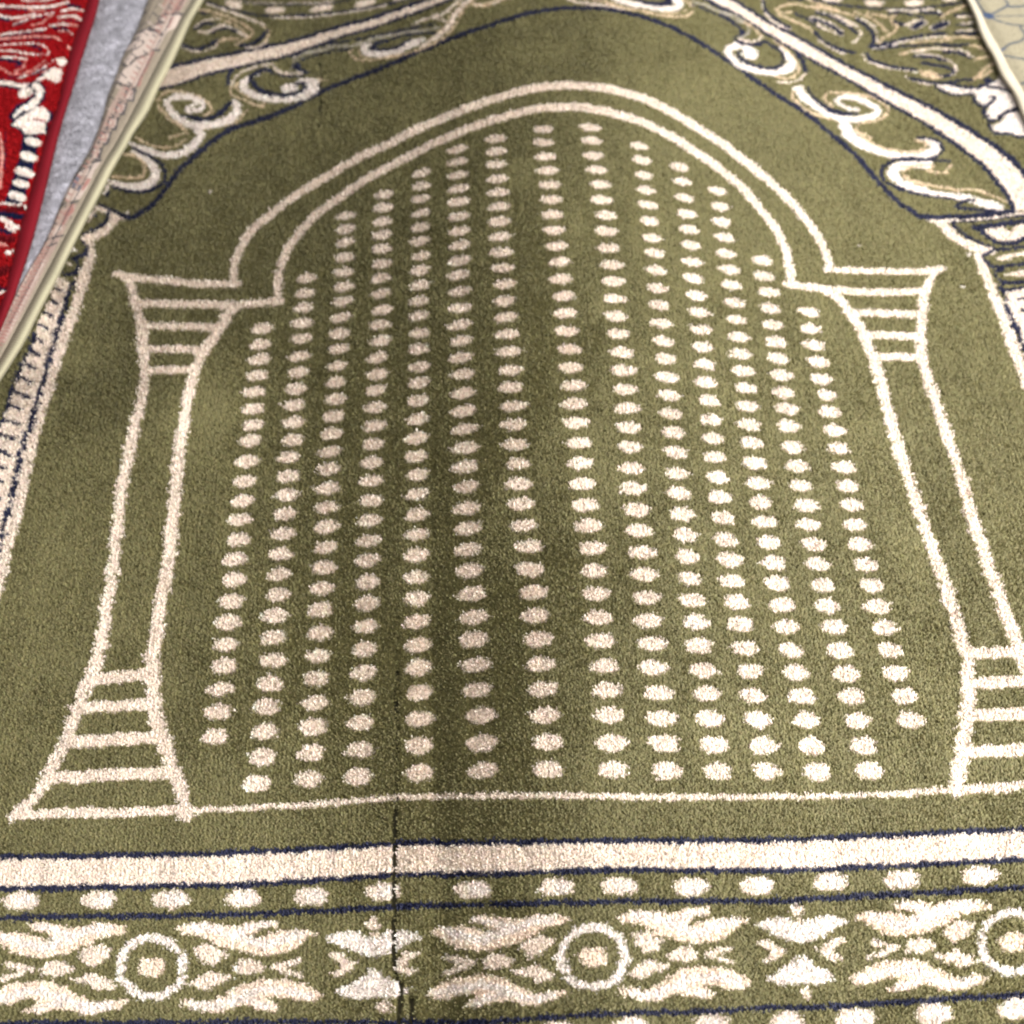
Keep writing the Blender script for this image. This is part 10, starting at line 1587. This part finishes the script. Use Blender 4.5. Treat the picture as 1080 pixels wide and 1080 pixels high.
# ------------------------------------------------------------------ cut pile: every tuft a bundle of yarn ends
def blades(root, nrm, lean, length, width, cols, name, mat, parent, az=None):
    """root Nx3 (mm), lean Nx3 horizontal offset of the tip per unit length"""
    n = len(root)
    d = nrm + lean; d /= np.linalg.norm(d, axis=1)[:, None]
    if az is None: az = rng.uniform(0, 2 * math.pi, n)
    s = np.stack([np.cos(az), np.sin(az), np.zeros(n)], 1) * width[:, None] * .5
    tip = root + d * length[:, None]
    V = np.stack([root - s, root + s, tip + s * .75, tip - s * .75], 1).reshape(-1, 3)
    Fq = np.arange(4 * n, dtype=np.int32).reshape(n, 4)
    o = mesh_obj(name, V, Fq, mat, parent, cols)
    a = o.data.attributes.new('lie', 'FLOAT_VECTOR', 'FACE'); a.data.foreach_set('vector', nrm.astype(np.float32).ravel())   # which way the ground of the pile faces
    return o

def yarn_cols(lab, tuft_val, n):
    c = PALA[lab].copy()
    v = tuft_val * np.exp(rng.normal(0, .05, n))
    c *= v[:, None]
    c *= 1 + rng.normal(0, .03, (n, 3))
    return np.clip(c, 0, .97)

LSD = .34
NAP0, NAP1, NAPX = -.45, .84, .92
AMB = .36
EXPO = .2
FOCUS = .62
FSTOP = 9.
LIGHTS = [
 ('window_light', (1.0, -.40, .85), (.15, .15, 0), (.8, .6), 66., (1., .985, .965)),
 ('sheen_light', (1.05, 1.45, .85), (.15, .3, 0), (.9, .8), 17., (1., .99, .98)),  # unseen lamp added to give the upper right its pale sheen
 ('ceiling_light', (.3, .1, 2.0), (0, .2, 0), (1.2, 1.0), 16., (1., .98, .96)),
]

# ================================================================== the green prayer rug
X0, X1, Y0, Y1 = -345., 345., -170., 690.
lookG = raster(GREEN, X0, Y0, X1, Y1, .5, 'G')
rug = thing('prayer_rug', 'olive green rug with cream arch and dotted field, lying under the others', 'rug', (0, 250, -7))
V0 = np.array(VIEW); cen = V0.mean(0)
NEAR = cen + (V0 - cen) * 1.24
TOP = 0.
CX, CY, CZ = CAM[3:6]
def relief(x, y):
    # the rug is not quite flat: a long soft ridge, a shallow fold left of the middle, slow waves
    rx = 8. - .02 * (y - 200)
    d = x - rx
    h = 26. * np.where(d < 0, np.exp(-(d / 95.) ** 2), np.exp(-(d / 190.) ** 2))
    f = x - (-62. - .02 * (y - 20.)); k = np.clip((330. - y) / 300., 0, 1)
    h += k * (-1.6 * np.exp(-(f / 8.) ** 2))
    h += 1.5 * smooth_noise(x + 500, y + 500, 110., 51) + .35 * smooth_noise(x + 500, y + 500, 26., 52)
    return h
def lift(x, y, z):
    h = relief(x, y) + z
    k = h / CZ
    return np.stack([x + (CX - x) * k, y + (CY - y) * k, h], -1)
def ground_normal(x, y):
    e = 1.
    hx = (relief(x + e, y) - relief(x - e, y)) / (2 * e); hy = (relief(x, y + e) - relief(x, y - e)) / (2 * e)
    n = np.stack([-hx, -hy, np.ones_like(hx)], -1)
    return n / np.linalg.norm(n, axis=-1)[..., None]
def local(P, o): return P - np.array(o)[None, :]
OG = (0, 250, -7)
# backing sheet
nx, ny = int((X1 - X0) / 1.5), int((Y1 - Y0) / 1.5)
gx, gy = np.meshgrid(np.linspace(X0, X1, nx), np.linspace(Y0, Y1, ny))
gz = np.full(gx.shape, -1.7)
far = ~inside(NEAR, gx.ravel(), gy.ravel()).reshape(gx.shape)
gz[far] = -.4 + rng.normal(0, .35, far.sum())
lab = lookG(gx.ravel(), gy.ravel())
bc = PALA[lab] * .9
bc[far.ravel()] *= .66      # bare of fibres out here, so their shade is put into the colour
for pt in PART:     # where the pile is parted the ground weave shows deep down, shade painted in
    Q = np.array(pt[1:]).reshape(-1, 2); o = np.argsort(Q[:, 1])
    m = (gy > Q[:, 1].min()) & (gy < Q[:, 1].max()) & (np.abs(gx - np.interp(gy, Q[o, 1], Q[o, 0])) < 1.5)
    gz[m] = -4.5; bc[m.ravel()] = (.05, .045, .025)
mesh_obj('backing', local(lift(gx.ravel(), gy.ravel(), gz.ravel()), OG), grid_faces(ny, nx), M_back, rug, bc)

# knots
PU, PVV = 2.0, 1.2
ku, kv = np.meshgrid(np.arange(X0 + 2, X1 - 2, PU), np.arange(Y0 + 2, Y1 - 2, PVV))
ku = ku.ravel(); kv = kv.ravel()
ku = ku + smooth_noise(ku, kv, 14., 1) * .35 + rng.normal(0, .09, ku.shape)
kv = kv + smooth_noise(ku, kv, 9., 2) * .4 + rng.normal(0, .14, ku.shape)
keep = inside(NEAR, ku, kv); ku, kv = ku[keep], kv[keep]
# nap: which way the pile has been brushed. Away from the viewer it shows its lit flanks, towards the viewer its shaded ones
sg = lambda t: 1 / (1 + np.exp(-t))
nap = sg((ku - (2 + .10 * kv + 14 * smooth_noise(ku + 900, kv, 90., 61))) / 22.)
nap *= 1 - .35 * sg((kv - 430.) / 30.) * sg((ku - 150.) / 40.)
for (px, py), r, amt in zip(NAP, (30, 42, 50, 95, 60, 45, 45), (.8, .12, .35, .45, -.12, .45, .25)):
    w = np.exp(-(((ku - px) / r) ** 2 + ((kv - py) / (r * 1.15)) ** 2) * 1.1) * (1 + .22 * smooth_noise(ku + 300, kv, 13., 9))
    nap = nap + np.clip(w, 0, 1.2) * amt
nap += .10 * smooth_noise(ku, kv, 24., 63) + .08 * smooth_noise(ku, kv * .5, 9., 64) + .38 * sg((-5. - kv) / 14.) * (1 - nap) * sg((-75. - ku) / 20.) + .2 * sg((-5. - kv) / 14.) * (1 - nap)
nap += .62 * sg((205. - kv) / 22.) * sg((-128. - ku) / 22.) * (1 - nap)
nap = np.clip(nap, -.3, 1.2)
lx = NAPX * (.5 - nap) + .05 * smooth_noise(ku, kv, 45., 3) + .06 * smooth_noise(ku, kv, 12., 4)
ly = NAP0 + NAP1 * nap + .05 * smooth_noise(ku, kv, 12., 6)
hgt = .10 * smooth_noise(ku, kv, 30., 7) + rng.normal(0, .16, ku.shape)
# parted pile: the tufts lean away from the parting and leave a dark slit
gap = np.zeros(ku.shape, bool)
for pt in PART:
    wd = pt[0]; Q = np.array(pt[1:]).reshape(-1, 2)
    o = np.argsort(Q[:, 1]); qx = np.interp(kv, Q[o, 1], Q[o, 0]); ins = (kv > Q[:, 1].min()) & (kv < Q[:, 1].max())
    dd = ku - qx + .35 * smooth_noise(ku * 0, kv, 4., 21)
    near = ins & (np.abs(dd) < 3)
    lx[near] += np.sign(dd[near]) * .55 * wd * (1 - np.abs(dd[near]) / 3)
    gap |= ins & (np.abs(dd) < wd * .9)
ku, kv, lx, ly, hgt = [a[~gap] for a in (ku, kv, lx, ly, hgt)]
H = 3.6
kcol = rng.normal(0, .045, 4000)[((ku - X0) / PU).astype(int)] * (.5 + .5 * sg((150. - kv) / 60.))     # faint lengthwise ribs of the weave
kval = np.exp(kcol + rng.normal(0, .05, ku.shape) + .03 * smooth_noise(ku, kv, 60., 12))
NB = 11
n = len(ku) * NB
rep = lambda a: np.repeat(a, NB)
rx = rep(ku) + rng.normal(0, .38, n); ry = rep(kv) + rng.normal(0, .32, n)
rz = rng.uniform(-2.1, -1.75, n)
lean = np.stack([rep(lx) + rng.normal(0, LSD, n) + (rx - rep(ku)) * .3, rep(ly) + rng.normal(0, LSD, n) + (ry - rep(kv)) * .3, np.zeros(n)], 1)
ln = 2.35 + rep(hgt) + rng.normal(0, .15, n)
ex = lean / np.sqrt(1 + (lean ** 2).sum(1))[:, None] * ln[:, None]
jx, jy = rep(rng.normal(0, .75, len(ku)) * (1 - .5 * sg((kv - 310.) / 30.))), rep(rng.normal(0, .3, len(ku)))       # no knot sits exactly on the drawn edge
klab = lookG(jx + .25 * rep(ku) + .75 * rx + .12 * ex[:, 0], jy + .25 * rep(kv) + .75 * ry + .28 * ex[:, 1])      # each yarn end is dyed by where it shows
az = np.arctan2(lean[:, 1], lean[:, 0]) + math.pi / 2 + rng.normal(0, .35, n)
blades(local(lift(rx, ry, rz), OG), ground_normal(rx, ry), lean, ln, rng.uniform(.45, .75, n),
       yarn_cols(klab, rep(kval), n), 'pile', M_pile, rug, az)

# ================================================================== beige flat-woven rug lying over the left border
lookB = raster(BEIGE, -420, 150, 0, 720, .4, 'B')
beige = thing('flat_woven_rug', 'beige flat woven rug with faded pink border and pale piped edge', 'rug', (-260, 450, 0))
OB = (-260, 450, 0)
G = upsample(BF, 900, 90); ny, nx = G.shape[:2]
Pt = G.reshape(-1, 3)
rib = .16 * np.sin(np.arange(ny) * 2 * math.pi / 3.0)[:, None] * np.ones((1, nx)) + .12 * rng.standard_normal((ny, nx))
Pt = Pt.copy(); Pt[:, 2] += rib.ravel()
lab = lookB(Pt[:, 0] + rng.normal(0, .25, len(Pt)), Pt[:, 1] + rng.normal(0, .25, len(Pt)))
cc = PALA[lab] * np.exp(rng.normal(0, .09, len(lab)))[:, None]
mesh_obj('woven_face', local(Pt, OB), grid_faces(ny, nx), M_woven, beige, cc)
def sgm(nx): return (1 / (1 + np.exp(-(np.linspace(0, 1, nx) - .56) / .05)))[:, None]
def binding(name, grid, rgb, parent, origin, ny=1400, nx=26, amp=.22, pitch=7.0, mat=None):
    G = upsample(grid, ny, nx)
    ph = np.arange(ny)[:, None] * 2 * math.pi / pitch + np.linspace(0, 2.4, nx)[None, :]
    Gz = G.copy(); Gz[:, :, 2] += amp * np.sin(ph) + .05 * rng.standard_normal((ny, nx))
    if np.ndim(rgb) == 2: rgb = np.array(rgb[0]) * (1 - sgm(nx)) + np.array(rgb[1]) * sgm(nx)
    else: rgb = np.array(rgb)[None, :] * np.ones((nx, 1))
    c = rgb[None, :, :] * (1 + .10 * np.sin(ph) + .05 * rng.standard_normal((ny, nx)) + .05 * smooth_noise(np.arange(ny)[:, None] * np.ones((1, nx)), np.zeros((ny, nx)), 60., 31))[:, :, None]
    return mesh_obj(name, local(Gz.reshape(-1, 3), origin), grid_faces(ny, nx), mat or M_tape, parent, np.clip(c.reshape(-1, 3), 0, .95), True)
binding('edge_binding', BB, [(.185, .162, .11), (.255, .232, .152)], beige, OB)  # ridge half paler than the ribbed side: highlight put into the colour

# ================================================================== lavender grey rug, its pile bulging between two rugs
lav = thing('shaggy_rug', 'pale lavender grey rug bulging between the red and beige rugs', 'rug', (-300, 450, 0))
OL = (-300, 450, 0)
G = upsample(LV, 500, 60); ny, nx = G.shape[:2]
mesh_obj('backing', local(G.reshape(-1, 3) - [0, 0, 1.7], OL), grid_faces(ny, nx), M_back, lav, np.tile([[.5, .48, .52]], (ny * nx, 1)))
nb = 150000
fu = rng.uniform(0, ny - 1.01, nb); fv = rng.uniform(0, nx - 1.01, nb)
i, j = fu.astype(int), fv.astype(int); a, b = (fu - i)[:, None], (fv - j)[:, None]
R = (G[i, j] * (1 - b) + G[i, j + 1] * b) * (1 - a) + (G[i + 1, j] * (1 - b) + G[i + 1, j + 1] * b) * a
e1 = G[i, j + 1] - G[i, j]; e2 = G[i + 1, j] - G[i, j]
nr = np.cross(e1, e2); nr /= np.linalg.norm(nr, axis=1)[:, None] + 1e-9
nr[nr[:, 2] < 0] *= -1
streak = smooth_noise(R[:, 0] * .7 + R[:, 1] * .3, R[:, 1] - R[:, 0] * .5, 3.2, 41)
cl = np.array([[.455, .445, .48]]) * np.exp(.16 * streak + rng.normal(0, .12, nb))[:, None]
ln = np.stack([.1 + rng.normal(0, .5, nb), -.1 + rng.normal(0, .5, nb), np.zeros(nb)], 1)
blades(local(R - nr * 1.8, OL), nr, ln, rng.uniform(2., 2.8, nb), rng.uniform(.5, .85, nb), np.clip(cl, 0, .95), 'pile', M_soft, lav, np.arctan2(ln[:, 1], ln[:, 0]) + math.pi / 2 + rng.normal(0, .35, nb))

# ================================================================== red rug, topmost at the left
red = thing('carpet', 'red carpet with white and navy scrolls and smooth red bound edge', 'rug', (-340, 500, 8))
OR = (-340, 500, 8)
lookR = raster(RED, -560, 200, -150, 760, .4, 'R')
RPa = np.array(RP)
poly = np.vstack([RPa, [RPa[-1] + [-90, 0]], [RPa[0] + [-110, 0]]])
bx0, by0 = poly.min(0); bx1, by1 = poly.max(0)
gx, gy = np.meshgrid(np.arange(bx0, bx1, 2.), np.arange(by0, by1, 2.))
ok = inside(poly, gx.ravel(), gy.ravel())
ny, nx = gx.shape
fq = grid_faces(ny, nx); fq = fq[ok[fq].all(1)]
Pt = np.stack([gx.ravel(), gy.ravel(), np.full(gx.size, 12.1)], 1)
used = np.unique(fq); mp = np.zeros(gx.size, int); mp[used] = np.arange(len(used))
lab = lookR(gx.ravel(), gy.ravel())
mesh_obj('backing', local(Pt[used], OR), mp[fq], M_back, red, PALA[lab[used]])
ku, kv = np.meshgrid(np.arange(bx0, bx1 + 4, 1.7), np.arange(by0, by1, 1.4)); ku = ku.ravel() + rng.normal(0, .15, ku.size); kv = kv.ravel() + rng.normal(0, .15, kv.size)
ok = inside(poly + np.array([[.8, 0]]), ku, kv); ku, kv = ku[ok], kv[ok]
klab = lookR(ku, kv - 1.0); kval = np.exp(rng.normal(0, .12, ku.shape))
NB = 8; n = len(ku) * NB
rx = rep(ku) if False else np.repeat(ku, NB) + rng.normal(0, .42, n); ry = np.repeat(kv, NB) + rng.normal(0, .36, n)
lean = np.stack([rng.normal(0, .5, n), -.05 + rng.normal(0, .5, n), np.zeros(n)], 1)
az = np.arctan2(lean[:, 1], lean[:, 0]) + math.pi / 2 + rng.normal(0, .35, n)
ln = 2.5 + rng.normal(0, .2, n)
klab = lookR(rx + .4 * lean[:, 0] * ln, ry + .4 * lean[:, 1] * ln)
blades(local(np.stack([rx, ry, np.full(n, 12.) + rng.uniform(-.2, .2, n)], 1), OR), np.tile([0., 0., 1.], (n, 1)), lean, ln, rng.uniform(.5, .85, n),
       yarn_cols(klab, np.repeat(kval, NB), n), 'pile', M_deep, red, az)
binding('edge_binding', RB, (.10, .0022, .006), red, OR, 1100, 26, .14, 6., M_redtape)

# ================================================================== golden rug over the upper right corner
gold = thing('woven_mat', 'golden beige mat with thin slate blue lattice and pale piped edge', 'mat', (330, 540, 0))
OY = (330, 540, 0)
lookO = raster(GOLD, 150, 300, 560, 760, .4, 'O')
GPa = np.array(GP)
ny, nx = 620, 260
t = np.linspace(0, 1, nx)[None, :]
u = np.linspace(0, len(GPa) - 1, ny); iu = np.minimum(u.astype(int), len(GPa) - 2); f = (u - iu)[:, None]
left = GPa[iu] * (1 - f) + GPa[iu + 1] * f
x = left[:, :1] + t * 120.; y = left[:, 1:] + t * 0.
z = 5.2 + 1.2 * np.clip(t / .05, 0, 1) + .14 * np.sin(np.arange(ny)[:, None] * 2 * math.pi / 3) + .16 * rng.standard_normal((ny, nx))
lab = lookO((x + rng.normal(0, .3, x.shape)).ravel(), (y + rng.normal(0, .3, x.shape)).ravel())
cc = PALA[lab] * np.exp(rng.normal(0, .22, len(lab)))[:, None]
mesh_obj('woven_face', local(np.stack([x, y, z], 2).reshape(-1, 3), OY), grid_faces(ny, nx), M_woven, gold, cc)
binding('edge_binding', GB, (.36, .315, .24), gold, OY, 1100, 26, .2, 6.)

# ================================================================== floor
Vf = [[-1500, -1500, -7.4], [1500, -1500, -7.4], [1500, 1800, -7.4], [-1500, 1800, -7.4]]
fl = mesh_obj('floor', Vf, [[0, 1, 2, 3]], plain_material('floor_tile', (.30, .27, .23), .5, 6.))
fl['kind'] = 'structure'

# ================================================================== light, camera, render settings
w = bpy.data.worlds.new('World'); sc.world = w; w.use_nodes = True
bg = w.node_tree.nodes['Background']; bg.inputs['Color'].default_value = (.97, .98, 1., 1); bg.inputs['Strength'].default_value = AMB
def area(name, loc, target, size, power, colr):
    l = bpy.data.lights.new(name, 'AREA'); l.shape = 'RECTANGLE'; l.size, l.size_y = size; l.energy = power; l.color = colr
    o = bpy.data.objects.new(name, l); col.objects.link(o); o.location = loc
    o.rotation_euler = (Vector(target) - Vector(loc)).to_track_quat('-Z', 'Y').to_euler()
    return o
for a in LIGHTS: area(*a)

rz, rx_, ro, cx, cy, cz = CAM
Rm = Matrix.Rotation(rz, 3, 'Z') @ Matrix.Rotation(rx_, 3, 'X') @ Matrix.Rotation(ro, 3, 'Z')
cd = bpy.data.cameras.new('camera'); cam = bpy.data.objects.new('camera', cd); col.objects.link(cam)
cam.matrix_world = Matrix.Translation(Vector((cx, cy, cz)) * MM) @ Rm.to_4x4()
cd.sensor_fit = 'HORIZONTAL'; cd.sensor_width = 36.; cd.lens = 36. * F / 1080.
cd.clip_start = .01; cd.clip_end = 50.
cd.dof.use_dof = True; cd.dof.focus_distance = FOCUS; cd.dof.aperture_fstop = FSTOP
sc.camera = cam
vs = sc.view_settings; vs.view_transform = 'Standard'; vs.look = 'None'; vs.exposure = EXPO; vs.gamma = 1; vs.use_curve_mapping = False
sc.render.engine = 'CYCLES'; sc.cycles.filter_width = 2.2; sc.cycles.max_bounces = 6; sc.cycles.diffuse_bounces = 4
